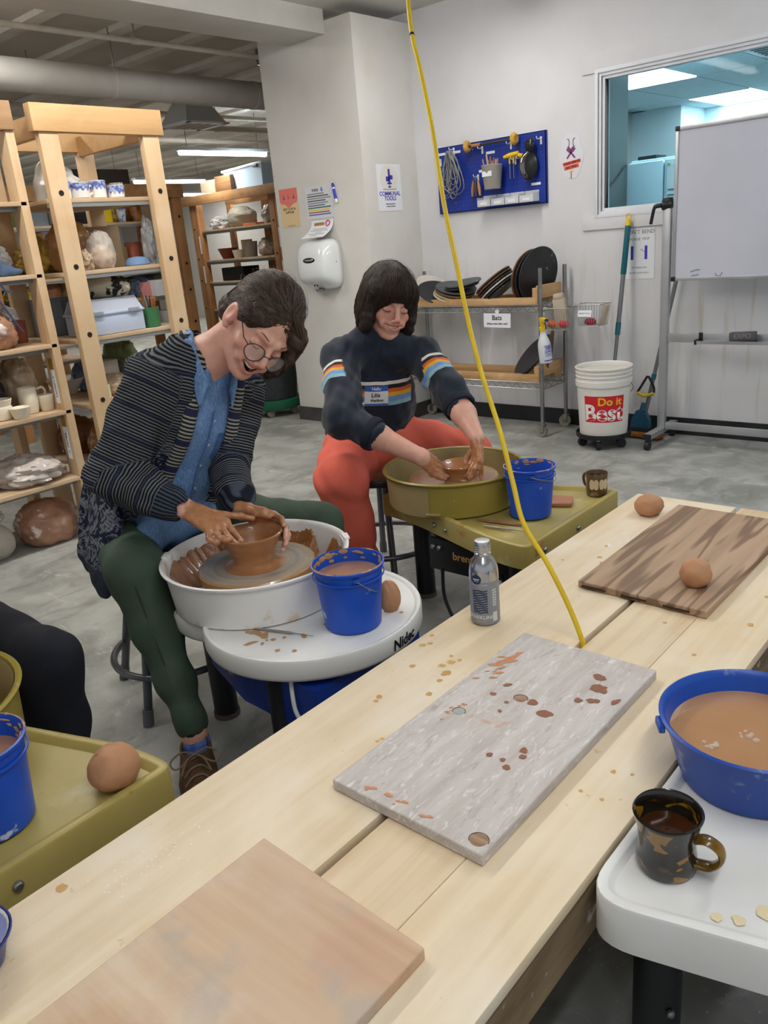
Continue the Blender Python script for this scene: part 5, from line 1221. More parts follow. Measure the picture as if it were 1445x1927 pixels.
MB().prism([(-.066, 0), (.052, 0), (.048, .05), (.030, .085), (-.008, .105), (-.03, .10), (-.055, .055)], 0, .035, Matrix.Translation((-1.955, 4.512, .055)) @ Matrix(((1, 0, 0, 0), (0, 0, -1, 0), (0, 1, 0, 0), (0, 0, 0, 1)))).build('head_plate', M_TEALB, sm)
MB().box2((-2.02, 4.475, .03), (-1.905, 4.515, .056), .004).build('sponge_clamp', mat('clamp_dark', '#2a3338', .5), sm)
lv = MB().tube(smooth_path([(-1.93, 4.505, .36), (-1.965, 4.50, .30), (-1.985, 4.495, .265)], 4), .007, 8).tube(smooth_path([(-1.925, 4.505, .36), (-1.89, 4.50, .30), (-1.885, 4.495, .265)], 4), .007, 8).build('squeeze_lever', M_BLACKM, sm)
MB().tube(smooth_path([(-1.985, 4.495, .262), (-1.94, 4.49, .245), (-1.885, 4.495, .262)], 4), .0095, 10).build('lever_grip', M_YEL, sm)
rebase(sm, (-1.95, 4.5, 0))
br = thing('broom_head', 'brown push broom head lying on the floor under the sponge mop', 'broom')
MB().prism(round_poly([(-.13, -.032), (.12, -.032), (.13, .03), (-.12, .034)], .02), .014, .030).build('wood_back', mat('orange_wood', '#b4763c', .5, c2='#99602d', ns=12), br)
MB().prism([(-.125, -.03), (.115, -.03), (.12, .028), (-.115, .030)], 0, .014).build('bristle_block', mat('bristles', '#4a3220', .9), br)
place(br, (-1.935, 4.45, 0), -.08)

# ------------------------------------------------------------------ rolling whiteboard
wb = thing('whiteboard_stand', 'large rolling whiteboard on a grey aluminium stand at the right edge', 'whiteboard')
M_ALF = mat('aluminium_frame', '#b3b5b8', .35, .6, c2='#a5a7aa', ns=5)
yb = 4.40
def stand_leg(x):
    MB().box2((x - .022, yb - .015, .09), (x + .022, yb + .015, 1.285), .003).build('upright', M_ALF, wb)
    MB().box2((x - .022, 4.20, .062), (x + .022, 4.585, .092), .004).build('foot', M_ALF, wb)
    for y in (4.21, 4.565):
        MB().tube([(x - .012, y, .027), (x + .012, y, .027)], .027, 18).build('caster', mat('tyre_black', '#202124', .6), wb)
    for y in (4.197,): MB().box2((x - .023, y - .006, .061), (x + .023, y + .008, .093), .003).build('foot_cap', M_BLACKM, wb)
stand_leg(-1.795); stand_leg(-.15)
MB().box2((-1.772, yb - .012, .575), (-.17, yb + .012, .622), .003).build('middle_bar', M_ALF, wb); MB().box2((-1.772, yb - .012, .082), (-.17, yb + .012, .122), .003).build('lower_bar', M_ALF, wb)
MB().box2((-1.59, yb - .075, .578), (-.3, yb - .012, .584)).box2((-1.59, yb - .078, .578), (-.3, yb - .073, .594)).build('pen_tray', M_ALF, wb)
MB().box2((-1.60, yb - .080, .574), (-1.588, yb - .008, .60), .002).build('tray_end', M_BLACKM, wb); MB().box2((-1.60, yb - .014, .574), (-1.578, yb - .012, .63), .002).build('tray_clip', M_BLACKM, wb)
bz0, bz1, bx0 = .905, 1.655, -1.757
MB().box2((bx0, yb - .008, bz0), (-.19, yb + .008, bz1)).build('panel', mat('whiteboard_face', '#c6c8d2', .18, c2='#c0c2cd', ns=2), wb)
for lo_, hi_ in (((bx0 - .004, yb - .013, bz0 - .004), (bx0 + .014, yb + .013, bz1 + .004)), ((bx0, yb - .013, bz1 - .016), (-.19, yb + .013, bz1 + .004)), ((bx0, yb - .013, bz0 - .004), (-.19, yb + .013, bz0 + .012))): MB().box2(lo_, hi_, .002).build('frame_strip', M_ALF, wb)
MB().box2((bx0 - .006, yb - .015, bz1 - .018), (bx0 + .018, yb + .015, bz1 + .006), .003).build('corner_cap', M_BLACKM, wb); MB().box2((bx0 - .006, yb - .015, bz0 - .006), (bx0 + .018, yb + .015, bz0 + .018), .003).build('corner_cap', M_BLACKM, wb)
MB().lathe([(.026, 0), (.028, .01), (.02, .03), (.02, .05)], 18, (-1.82, yb - .005, 1.29), (1, 0, 0)).box((-1.795, yb, 1.30), (.05, .045, .06), .014).build('pivot', M_BLACKM, wb)
MB().tube(smooth_path([(-1.82, yb - .03, 1.29), (-1.85, yb - .035, 1.285), (-1.862, yb - .035, 1.25), (-1.872, yb - .035, 1.20)], 4), [.012] * 5 + [.009] * 8, 8).build('clamp_lever', M_BLACKM, wb)
for k, pts in enumerate(([(-1.66, 0, .945), (-1.63, 0, .955), (-1.61, 0, .955)], [(-1.655, 0, .925), (-1.615, 0, .93)], [(-1.53, 0, .935), (-1.525, 0, .92), (-1.505, 0, .92), (-1.495, 0, .938)])):
    MB().tube([(x, yb - .0088, z) for x, _, z in pts], .0015, 5).build('marker_line', M_TEAL, wb)
rebase(wb, (-1.0, yb, 0))
er = thing('board_eraser', 'grey felt whiteboard eraser lying on the pen tray', 'eraser')
MB().box((0, 0, .0325), (.13, .040, .045), .006).build('grip', mat('eraser_grey', '#55565a', .6, c2='#494a4e', ns=12), er); MB().box((0, 0, .005), (.128, .042, .010), .002).build('felt', mat('felt_dark', '#2e2e31', .95), er)
text('EXPO', .034, mat('eraser_print', '#7b7c80', .6), er, wallM(0, -.0205, .034), shear=.2, bold=.0006); place(er, (-1.36, yb - .044, .5845), 0, (0, -.05, 0))
nt = thing('paper_scrap', 'small white paper scrap on the whiteboard pen tray', 'paper'); MB().box((0, 0, .002), (.07, .03, .002)).build('sheet', M_PAPER, nt); place(nt, (-1.50, yb - .045, .5845))
# ------------------------------------------------------------------ trash can on a green dolly behind the potters
tc = thing('trash_can', 'large black trash can on a green dolly behind the first potter', 'trash can')
MB().lathe([(.175, .13), (.185, .135), (.225, .66), (.24, .665), (.24, .69), (.225, .695), (.215, .66), (.178, .15), (.001, .149)], 40).build('drum', mat('black_drum', '#1e2226', .55, c2='#33383c', ns=18, st=(9, 9, .6)), tc)
MB().lathe([(.17, .055), (.215, .06), (.225, .075), (.225, .125), (.21, .13), (.001, .129)], 40).build('dolly', mat('green_dolly', '#1e6b4a', .5, c2='#185a3e', ns=6), tc)
MB().box((.05, -.222, .095), (.075, .01, .045), .003).build('label_frame', mat('pale_green', '#4a8a70', .5), tc)
for k in range(5):
    a = -2.2 + 2 * PI * k / 5; x, y = .17 * math.cos(a), .17 * math.sin(a); MB().tube([(x - .012, y, .030), (x + .012, y, .030)], .030, 16).build('caster', mat('grey_wheel', '#8b8578', .6), tc)
place(tc, (-4.86, 4.16, 0))

# ------------------------------------------------------------------ wooden storage shelving
M_PINEZ = m_wood('pine_post', '#cbad86', '#b9966e', '#d2b793', axis='z', scale=.7, rough=.6, contrast=(.4, .75))
M_PINEY = m_wood('pine_beam', '#c49c6a', '#b08654', '#cda97b', axis='y', scale=.7, rough=.6, contrast=(.4, .75))
M_FIRZ = m_wood('fir_post', '#b07f50', '#94663c', '#bd8d5d', axis='z', scale=.7, rough=.65)
M_FIRX = m_wood('fir_beam', '#b68a5a', '#9a6f43', '#c39868', axis='x', scale=.7, rough=.65)
M_PLY = m_wood('shelf_ply', '#c6aa88', '#ae906e', '#d0b799', axis='y', scale=.8, rough=.7)
M_STRIP = mat('grey_angle', '#8d8f8d', .5, .4)
M_HOLE = mat('bolt_dark', '#2a2724', .5, .4)
SZ = [.315, .63, .93, 1.23, 1.525]
def unit_y(label, xf, xb, y0, y1, posts, m_post, m_beam, zs=SZ, ztop=1.80):
    """shelving with its long front along Y; posts = list of (y0, y1, dx)"""
    o = thing('shelving_unit', label, 'shelves', 'wooden storage shelves')
    for a, b, dx in posts:
        pf = MB().box2((xf - dx, a, 0), (xf, b, ztop), .003).build('post', m_post, o)
        MB().box2((xb, a, 0), (xb + dx, b, ztop), .003).build('post', m_post, o)
        if b - a > .06:
            for z in [q + .02 for q in zs[1:]] + [.47]:
                MB().lathe([(.012, 0), (.012, .0015), (.009, .003), (.008, .001), (.001, .001)], 14, (xf, (a + b) / 2 + .004, z), (1, 0, 0)).build('bolt', M_HOLE, pf)
        MB().box2((xb + dx, a, ztop - .02), (xf - dx, a + .036, ztop + .07), .003).build('cross_beam', m_beam, o)
    MB().box2((xf - .04, y0, ztop), (xf + .01, y1, ztop + .11), .003).build('top_beam', m_beam, o)
    MB().box2((xb - .01, y0, ztop), (xb + .04, y1, ztop + .11), .003).build('top_beam', m_beam, o)
    for z in zs:
        s_ = MB().box2((xb + .03, y0 + .02, z - .018), (xf + (.0 if len(posts) == 1 else -.037), y1 - .012, z), .002).build('shelf', M_PLY, o)
        MB().box2((xf - .045, y0 + .02, z - .036), (xf - .04, y1 - .02, z - .0182)).build('steel_edge', M_STRIP, s_)
    return rebase(o, ((xf + xb) / 2, (y0 + y1) / 2, 0))
su = unit_y('pale pine shelving unit cut off at the left edge of the picture', -3.50, -4.13, .45, 1.785, [(1.745, 1.783, .088)], M_PINEZ, m_wood('grey_beam', '#a9835c', '#8a6a49', axis='y', scale=.7))
# name strips on its post
for k, (z0, z1, tx) in enumerate(((.66, .815, 'TAMSEN F.'), (.395, .55, 'C. OLIVER'))):
    ls = thing('name_strip', ['upper white paper name strip taped to the pine post above the cream cups', 'lower white paper name strip taped to the pine post above the wrapped slab'][k], 'label', 'name strips on the shelf post')
    MB().box2((-3.56, 1.7435, z0), (-3.525, 1.7445, z1)).build('paper', M_PAPER, ls); MB().box2((-3.562, 1.7432, z1), (-3.523, 1.7445, z1 + .05)).build('gold_tape', mat('gold_tape', '#9a7420', .4), ls)
    text(tx, .022, M_INK, ls, Matrix.Translation((-3.542, 1.743, (z0 + z1) / 2)) @ Matrix.Rotation(PI / 2, 4, 'X') @ Matrix.Rotation(PI / 2, 4, 'Z'), extrude=.0002)
    rebase(ls, (-3.54, 1.744, z0))
unit_y('pale pine shelving unit with the blue and white mugs on its top shelf', -3.50, -4.13, 1.865, 2.515, [(1.890, 1.979, .038), (2.402, 2.490, .038)], M_PINEZ, M_PINEY, [.31, .62, .925, 1.225, 1.535])
unit_y('orange fir shelving unit behind the pine shelves with jars on it', -6.0, -6.6, 2.6, 4.42, [(2.62, 2.71, .038), (4.30, 4.39, .038)], M_FIRZ, M_FIRX, [.38, .68, .95, 1.17, 1.55], 1.72)
unit_y('tall fir shelving deep in the room behind the near shelves', -8.2, -8.9, 2.2, 4.6, [(2.25, 2.34, .038), (3.4, 3.49, .038), (4.5, 4.59, .038)], M_FIRZ, M_FIRX, [.3, .65, 1.0, 1.35, 1.65], 1.85)
def unit_x(label, x0, x1, yf, yb, posts, zs, ztop):
    o = thing('shelving_unit', label, 'shelves', 'wooden storage shelves')
    for x in posts:
        pf = MB().box2((x, yf, 0), (x + .089, yf + .04, ztop), .003).build('post', M_FIRZ, o); MB().box2((x, yb - .04, 0), (x + .089, yb, ztop), .003).build('post', M_FIRZ, o)
        MB().box2((x + .10, yf - .003, 0), (x + .14, yf + .09, ztop), .003).build('inner_post', M_FIRZ, o)
        for z in zs: MB().lathe([(.012, 0), (.012, .002), (.001, .003)], 10, (x + .045, yf, z + .02), (0, -1, 0)).build('bolt', M_HOLE, pf)
        MB().box2((x + .11, yf - .006, zs[0] - .26), (x + .135, yf - .004, zs[0] - .06)).build('name_strip', M_PAPER, pf); MB().box2((x + .11, yf - .006, zs[1] - .26), (x + .135, yf - .004, zs[1] - .06)).build('name_strip', M_PAPER, pf)
    MB().box2((x0 - .05, yf - .05, ztop), (x1 + .05, yf, ztop + .10), .004).build('top_beam', M_FIRX, o); MB().box2((x0 - .05, yb, ztop), (x1 + .05, yb + .05, ztop + .10), .004).build('top_beam', M_FIRX, o)
    for x in (-7.7, -7.45, -7.2): MB().box2((x, yb - .03, .2), (x + .13, yb - .005, ztop), .003).build('back_board', M_FIRZ, o)
    for z in zs:
        s_ = MB().box2((x0, yf + .04, z - .02), (x1 + .05, yb - .045, z), .002).build('shelf', M_PLY, o); MB().box2((x0, yf + .035, z - .05), (x1 + .05, yf + .04, z - .021)).build('steel_edge', mat('dark_angle', '#5b5c58', .5, .3), s_)
    return rebase(o, ((x0 + x1) / 2, yf, 0))
unit_x('fir shelving unit beside the pillar with wrapped pots', -8.35, -5.9, 6.2, 6.8, (-8.34, -6.93, -6.1), [1.515, 1.175, .925, .60, .28], 1.80)

# ---- things on the shelves
M_BAGC = mat('clear_bag', '#dfd8cf', .22, alpha=.45, bump=.5, bs=22)
M_BAGW = mat('white_bag', '#dcdcdc', .3, c2='#bfc0c2', ns=9, bump=.6, bs=16, alpha=.9)
M_BAGP = mat('pink_clay_bag', '#b58a70', .25, c2='#a3745a', ns=5, bump=.7, bs=18, coat=.5, spots=[('#e6d5c8', 12, .62, .68)])
M_BAGT = mat('tan_bag', '#c4ad90', .3, c2='#a98f72', ns=6, bump=.6, bs=18, coat=.3)
M_STONE = mat('pale_clay', '#c2bdb0', .8, c2='#b1ab9d', ns=5, bump=.2, bs=30)
M_CREAM = mat('cream_bisque', '#ece3ce', .65, c2='#e2d7bf', ns=9, st=(1, 1, 10), bump=.08, bs=14)
M_TERRA = mat('red_clay_pot', '#8a452a', .6, c2='#743722', ns=6)
M_CARD = mat('cardboard', '#a67f57', .8, c2='#98724b', ns=7)
def crumple(amp, f, seed, flat=True):
    def fn(d_, q_):
        n_ = noise.noise(d_ * f + Vector((seed, 0, 0))) - .9 * abs(noise.noise(d_ * f * 1.9 + Vector((0, seed, 0)))) - .5 * abs(noise.noise(d_ * f * 4.3 + Vector((0, 0, seed)))) + .45
        q_ = q_ * (1 + amp * n_)
        return q_
    return fn
SG = {'n': 0}
def blob(name, label, cat, x, y, z, sx, sy, sz, m_, amp=.18, f=2.2, knot=None, grp='wrapped clay on the shelves', inner=None):
    SG['n'] += 1; seed = SG['n'] * 3.7
    o = thing(name, label, cat, grp)
    cf = crumple(amp, f, seed)
    def fn(d_, q_):
        q_ = cf(d_, q_); q_.z = max(q_.z, -sz * .42); return q_
    MB().sphere((0, 0, sz * .42), 1, 56, 36, (sx / 2, sy / 2, sz * .58), fn).build('wrapping', m_, o, ang=1.0)
    if inner is not None: MB().sphere((0, 0, sz * .32), 1, 24, 16, (sx * .40, sy * .40, sz * .33), lambda d_, q_: q_ * (1 + .08 * noise.noise(d_ * 2 + Vector((seed, 1, 0))))).build('clay', inner, o)
    if knot:
        MB().tube(smooth_path([(0, 0, sz * .92), (.01, .01, sz * 1.08), (.03, .0, sz * 1.2), (.05, -.02, sz * 1.28)], 4), [.012, .010, .009, .012, .016, .02, .022, .02, .018, .012, .008, .004, .002][:13], 8, flat=.6).build('twisted_top', m_, o)
    return place(o, (x, y, z), seed)
def vessel(name, label, cat, x, y, z, prof, m_, handle=None, grp=None, band=None, rz=0, n=32):
    o = thing(name, label, cat, grp); MB().lathe(prof, n).build('body', m_, o)
    if handle: MB().tube(smooth_path(handle), .0055, 8).build('handle', m_, o)
    if band:
        z0, z1, r0, r1, bm_ = band; q = MB(); vs = []; N = 48
        for i in range(N):
            a = 2 * PI * i / N; zz = z0 + (z1 - z0) * .35 * (.5 + .5 * math.sin(a * 11)); vs += [((r0 + .0006) * math.cos(a), (r0 + .0006) * math.sin(a), zz), ((r1 + .0006) * math.cos(a), (r1 + .0006) * math.sin(a), z1)]
        q.add(vs, [(2 * i, 2 * ((i + 1) % N), 2 * ((i + 1) % N) + 1, 2 * i + 1) for i in range(N)]); q.build('blue_border', bm_, o)
    return place(o, (x, y, z), rz)
def cupprof(r0, r1, h, t=.004): return [(r0 - .003, 0), (r0, .003), (r1, h), (r1 - t * .5, h + .001), (r1 - t, h - .001), (r0 - t, .006), (.001, .005)]
def crate(name, label, cat, x, y, z, sx, sy, sz, m_, rz=0, grp=None, lid=None):
    o = thing(name, label, cat, grp); MB().box((0, 0, sz / 2), (sx, sy, sz), .004).build('body', m_, o)
    if lid: MB().box((0, 0, sz + .006), (sx * 1.04, sy * 1.04, .012), .004).build('lid', lid, o)
    return place(o, (x, y, z), rz)
# near unit, lowest to top
blob('clay_bag', 'large plastic bag of terracotta clay lying on the floor under the shelves', 'clay bag', -3.70, 1.63, 0, .28, .29, .20, M_BAGP, .14, 1.8, True)
blob('clay_block', 'pale grey clay block on the floor at the left edge', 'clay', -3.70, 1.345, 0, .22, .17, .17, M_STONE, .06, 1.5)
blob('clay_bag', 'small cloudy bag on top of the pale clay block', 'clay bag', -3.72, 1.36, .155, .16, .15, .07, M_BAGC, .2, 3)
sl_ = blob('wrapped_slab', 'wide slab of work under a loose clear plastic sheet on the lowest shelf', 'wrapped pots', -3.66, 1.56, .316, .28, .33, .125, mat('draped_plastic', '#d3c9c0', .25, c2='#beb2a8', ns=5, bump=.8, bs=12, coat=.4, alpha=.92), .22, 2.6)
vessel('cream_jug', 'tall cream mug with a loop handle, largest of the unfired cups', 'cup', -3.615, 1.64, .631, [(.030, 0), (.034, .003), (.040, .03), (.043, .06), (.041, .085), (.039, .118), (.037, .119), (.035, .09), (.03, .01), (.001, .01)], M_CREAM, [(.02, .036, .105), (.03, .062, .108), (.032, .072, .085), (.025, .06, .06)], 'unfired cream cups', rz=.2)
vessel('cream_cup', 'low flared cream cup in front of the tall mug', 'cup', -3.535, 1.555, .631, cupprof(.030, .045, .050), M_CREAM, None, 'unfired cream cups')
vessel('cream_cup', 'ribbed tapering cream cup at the right end of the row', 'cup', -3.60, 1.712, .631, cupprof(.028, .038, .072), M_CREAM, None, 'unfired cream cups')
vessel('cream_bowl', 'cream bowl with a wide rim at the left edge', 'bowl', -3.60, 1.50, .631, [(.036, 0), (.042, .004), (.052, .05), (.047, .062), (.056, .090), (.053, .091), (.045, .064), (.04, .01), (.001, .01)], M_CREAM, None, 'unfired cream cups')
blob('black_bag', 'black plastic bag behind the cream cups', 'bag', -3.80, 1.50, .631, .20, .22, .19, mat('black_bag', '#1a1b20', .3, c2='#2a2c33', ns=8, bump=.6, bs=20), .25, 3)
blob('tan_bag', 'tan plastic bag standing behind the cream cups beside the post', 'bag', -3.86, 1.72, .631, .16, .17, .23, M_BAGT, .15, 2.5)
blob('pink_bag', 'pinkish grey bag lying on the black bag', 'bag', -3.88, 1.58, .79, .16, .16, .11, mat('mauve_bag', '#a79b9b', .4, bump=.4, bs=20), .2, 2.5)
blob('clay_bag', 'big creased bag of wet clay on the middle shelf at the left edge', 'clay bag', -3.66, 1.56, .931, .22, .27, .165, M_BAGP, .13, 1.9, None)
vessel('terracotta_pot', 'red brown pot beside the pine post on the middle shelf', 'pot', -3.80, 1.74, .931, cupprof(.045, .05, .10), M_TERRA)
crate('red_tin', 'red tin with yellow picture at the left edge of the middle shelf', 'tin', -3.86, 1.62, .931, .08, .10, .18, mat('red_tin', '#b22a22', .4, c2='#d99a2b', ns=9))
blob('white_bag', 'small white plastic bag behind the wet clay on the middle shelf', 'bag', -3.92, 1.76, .931, .12, .12, .16, M_BAGW, .25, 3)
ap = thing('blue_apron', 'slate blue apron hanging over the shelf edge with dangling ties', 'apron')
q = SDF((-3.75, 1.35, 1.18), (-3.40, 1.75, 1.40), .006)
q.path([(-3.60, 1.38, 1.27), (-3.60, 1.50, 1.275), (-3.58, 1.62, 1.26), (-3.55, 1.70, 1.245)], [.055, .05, .032, .014], .02).path([(-3.62, 1.40, 1.30), (-3.6, 1.52, 1.285)], [.04, .02], .02).ripple(.006, 70, 4); me_, _ = q.mesh('cloth'); ob('cloth', me_, mat('apron_blue', '#43566f', .85, c2='#384a62', ns=8), ap)
for k, pts in enumerate(([(-3.55, 1.50, 1.24), (-3.49, 1.52, 1.22), (-3.488, 1.56, 1.13), (-3.487, 1.60, 1.05), (-3.486, 1.63, 1.0)], [(-3.55, 1.55, 1.24), (-3.49, 1.565, 1.225), (-3.488, 1.59, 1.18), (-3.486, 1.62, 1.165)], [(-3.55, 1.49, 1.24), (-3.49, 1.50, 1.22), (-3.488, 1.53, 1.1), (-3.487, 1.54, 1.06)])):
    MB().tube(smooth_path(pts, 4), .006, 6, flat=.4).build('tie', mat('apron_tie', '#2b3550', .85), ap)
rebase(ap, (-3.58, 1.55, 1.23))
blob('white_bag', 'white crumpled plastic bag on the upper shelf left of the post', 'bag', -3.82, 1.68, 1.231, .18, .20, .15, M_BAGW, .3, 2.6)
vessel('green_can', 'dark green paint can at the left edge of the upper shelf', 'can', -3.86, 1.50, 1.231, cupprof(.05, .05, .12), mat('green_can', '#1f5a3a', .4))
crate('cardboard_box', 'tan cardboard box on the upper shelf behind the post', 'box', -3.98, 1.66, 1.231, .14, .16, .17, M_CARD)
blob('white_bag', 'large white plastic bag on the top shelf at the left edge', 'bag', -3.72, 1.56, 1.526, .25, .30, .22, M_BAGW, .22, 2.4)
crate('cardboard_box', 'tall cardboard box on the top shelf behind the white bag', 'box', -3.98, 1.70, 1.526, .16, .12, .26, M_CARD)
# second unit
M_BLUEDEC = mat('blue_lace_glaze', '#5a6ca8', .4, c2='#a8b3d2', ns=60, fac=(.48, .54)); M_WGLZ = mat('white_glaze', '#e6e3dd', .35)
for k, (y, r_, h_, hd_) in enumerate([(1.995, .036, .072, 0), (2.075, .047, .066, 1), (2.172, .036, .075, 0), (2.262, .040, .053, 0)]):
    vessel(['mug', 'mug', 'tumbler', 'small_bowl'][k], ['white and blue mug half hidden by the post, leftmost on the top shelf', 'wide white mug with blue lace border on the top shelf', 'straight white tumbler with blue lace border beside the wide mug', 'low blue patterned cup at the right of the mugs'][k], 'mug', -3.585, y, 1.536, cupprof(r_ * .92, r_, h_), M_WGLZ, [(.0, r_, h_ * .8), (0, r_ + .018, h_ * .78), (0, r_ + .02, h_ * .4), (0, r_ * .98, h_ * .2)] if hd_ else None, 'blue and white mugs on the top shelf', (h_ * (.45 if k < 3 else .25), h_ - .001, r_ * (.96 if k < 3 else .94), r_, M_BLUEDEC))
gl = thing('rubber_glove', 'whitish translucent rubber glove drooping beside the mugs on the top shelf', 'glove')
q = SDF((-3.80, 1.88, 1.52), (-3.50, 2.16, 1.74), .005)
q.path([(-3.66, 1.94, 1.54), (-3.66, 1.95, 1.60), (-3.66, 1.97, 1.66)], [.035, .04, .042], .02)
for (a, b, c, r_) in (((-3.66, 1.98, 1.67), (-3.65, 2.03, 1.68), (-3.64, 2.075, 1.655), .017), ((-3.66, 1.98, 1.65), (-3.64, 2.05, 1.645), (-3.63, 2.10, 1.62), .016), ((-3.66, 1.99, 1.62), (-3.63, 2.06, 1.61), (-3.62, 2.09, 1.595), .014), ((-3.66, 1.96, 1.68), (-3.66, 1.985, 1.705), (-3.66, 2.03, 1.712), .015)): q.path([a, b, c], [r_, r_, r_ * .8], .014)
me_, _ = q.mesh('glove_skin'); ob('glove_skin', me_, mat('latex', '#c9c6bf', .35, alpha=.85), gl); rebase(gl, (-3.66, 1.96, 1.536))
crate('wood_block', 'pink tan wooden block behind the blue patterned cup', 'block', -3.76, 2.33, 1.536, .08, .09, .05, mat('block_wood', '#c08a68', .7))
vessel('glass_jar', 'glass jar with black bars at the right end of the top shelf', 'jar', -3.95, 2.50, 1.536, cupprof(.035, .035, .10), mat('jar_dark', '#4a4f46', .15, c2='#d7d5cd', ns=30))
blob('wrapped_pot', 'dark terracotta pot under an amber plastic bag on the second shelf', 'wrapped pots', -3.80, 2.10, 1.226, .22, .24, .24, mat('amber_bag', '#8a4a22', .22, c2='#b08a4c', ns=4, bump=.7, bs=14, coat=.6), .12, 2.0, None)
blob('clay_bag', 'clear bag with a pale lump of clay on the second shelf', 'clay bag', -3.62, 2.145, 1.226, .13, .17, .17, M_BAGC, .12, 2.0, None, inner=mat('pale_pink_clay', '#d4b391', .6))
blob('fuzzy_bag', 'small knobbly tan bundle next to the post on the second shelf', 'bag', -3.58, 2.035, 1.226, .06, .07, .085, M_BAGT, .3, 3)
vessel('cloth_hat', 'slate blue cloth cap near the right post on the second shelf', 'cap', -3.66, 2.36, 1.226, [(.06, 0), (.062, .004), (.055, .025), (.04, .038), (.001, .042)], mat('cap_blue_cloth', '#6a86ab', .85))
tbx = thing('toolbox', 'pale blue plastic toolbox with a clear lid on the pine shelf', 'toolbox')
M_TBX = mat('toolbox_plastic', '#b9c4d8', .4)
MB().box2((-.10, -.155, 0), (.10, .155, .095), .008).build('base', M_TBX, tbx); MB().box2((-.106, -.161, .092), (.106, .161, .104), .004).build('rim', M_TBX, tbx)
lid_ = MB().add([(-.10, -.155, .104), (.10, -.155, .104), (.10, .155, .104), (-.10, .155, .104), (-.06, -.145, .165), (.06, -.145, .165), (.06, .145, .165), (-.06, .145, .165)], [(0, 1, 5, 4), (1, 2, 6, 5), (2, 3, 7, 6), (3, 0, 4, 7), (4, 5, 6, 7)]).build('lid', mat('lid_plastic', '#aeb6c6', .2, alpha=.75), tbx)
for y in (-.10, .10): MB().box((.106, y, .10), (.012, .06, .02), .003).build('latch', mat('latch_grey', '#8f97a6', .4), tbx)
place(tbx, (-3.660, 2.125, .926), .02)
fb = blob('fabric_roll', 'rolled cream and black printed fabric bundle above the toolbox', 'fabric', -3.72, 2.16, 1.094, .17, .33, .115, mat('printed_fabric', '#d2c9b0', .85, c2='#221f1d', ns=11, fac=(.54, .57)), .10, 2.2, None, 'cloth on the shelves')
crate('storage_box', 'grey plastic box behind the toolbox under the fabric roll', 'box', -3.90, 2.18, .926, .16, .26, .165, mat('grey_box', '#6f7178', .5))
gc = thing('tool_jar', 'green ceramic jar full of wooden tools beside the toolbox', 'jar'); MB().lathe(cupprof(.041, .043, .095), 32).build('jar', mat('green_glaze', '#3f7a4c', .35, c2='#356b41', ns=6, coat=.3), gc); place(gc, (-3.60, 2.345, .926))
for k in range(7):
    a = k * 2.3; tl = thing('jar_tool', ['broad wooden rib', 'thin dark needle', 'slanting wooden knife', 'orange pencil', 'tall wooden knife', 'wire loop', 'short brush'][k] + ' standing in the green jar', 'tool', 'tools in the green jar')
    c_ = ['#a8673c', '#3a3532', '#9c5f38', '#c0713b', '#8a5532', '#77787a', '#a98055'][k]
    MB().tube([(.008 * math.cos(a), .008 * math.sin(a), .01), (.026 * math.cos(a), .026 * math.sin(a), .10), (.034 * math.cos(a), .034 * math.sin(a), .135 + .012 * (k % 3))], [.004, .0055, [.012, .002, .008, .004, .006, .003, .005][k]], 8, flat=.5).build('shaft', mat('jar_tool_%d' % k, c_, .6), tl); place(tl, (-3.60, 2.345, .932))
# lower shelves of the second unit and things seen deeper in the room
crate('white_box', 'white carton on the lower shelf behind the toolbox shelf', 'box', -3.92, 2.20, .621, .14, .12, .15, mat('carton', '#c9c2b6', .7)); crate('grey_box', 'grey tub on the lower shelf beside the white carton', 'box', -3.86, 2.36, .621, .12, .12, .13, mat('tub_grey', '#8e8c88', .6))
blob('wrapped_pot', 'flat wrapped pots on the lower shelf near the first potter', 'wrapped pots', -3.70, 2.12, .621, .16, .22, .10, M_BAGT, .2, 2.4)
vessel('glaze_jar', 'small pale glaze jar on the lower pine shelf', 'jar', -3.60, 2.02, .621, cupprof(.022, .022, .07), mat('pale_jar', '#cfcaa9', .4))
blob('clay_bag', 'amber bag of clay low on the second unit beside the post', 'clay bag', -3.72, 2.06, .311, .2, .22, .2, mat('amber_bag', '#8a4a22', .22), .15, 2)
blob('white_bag', 'white bag low on the second unit', 'bag', -3.75, 2.30, .311, .18, .2, .16, M_BAGW, .25, 2.4)
rgz = random.Random(21)
PAL = [('#c9bfae', 'cream'), ('#8a5a3a', 'brown'), ('#d8d5cf', 'white'), ('#5d6f86', 'slate blue'), ('#a98f6d', 'tan'), ('#3a3c40', 'black'), ('#7d8a5c', 'olive green'), ('#b5654a', 'rust red'), ('#c7a94e', 'mustard'), ('#8f9aa5', 'blue grey')]
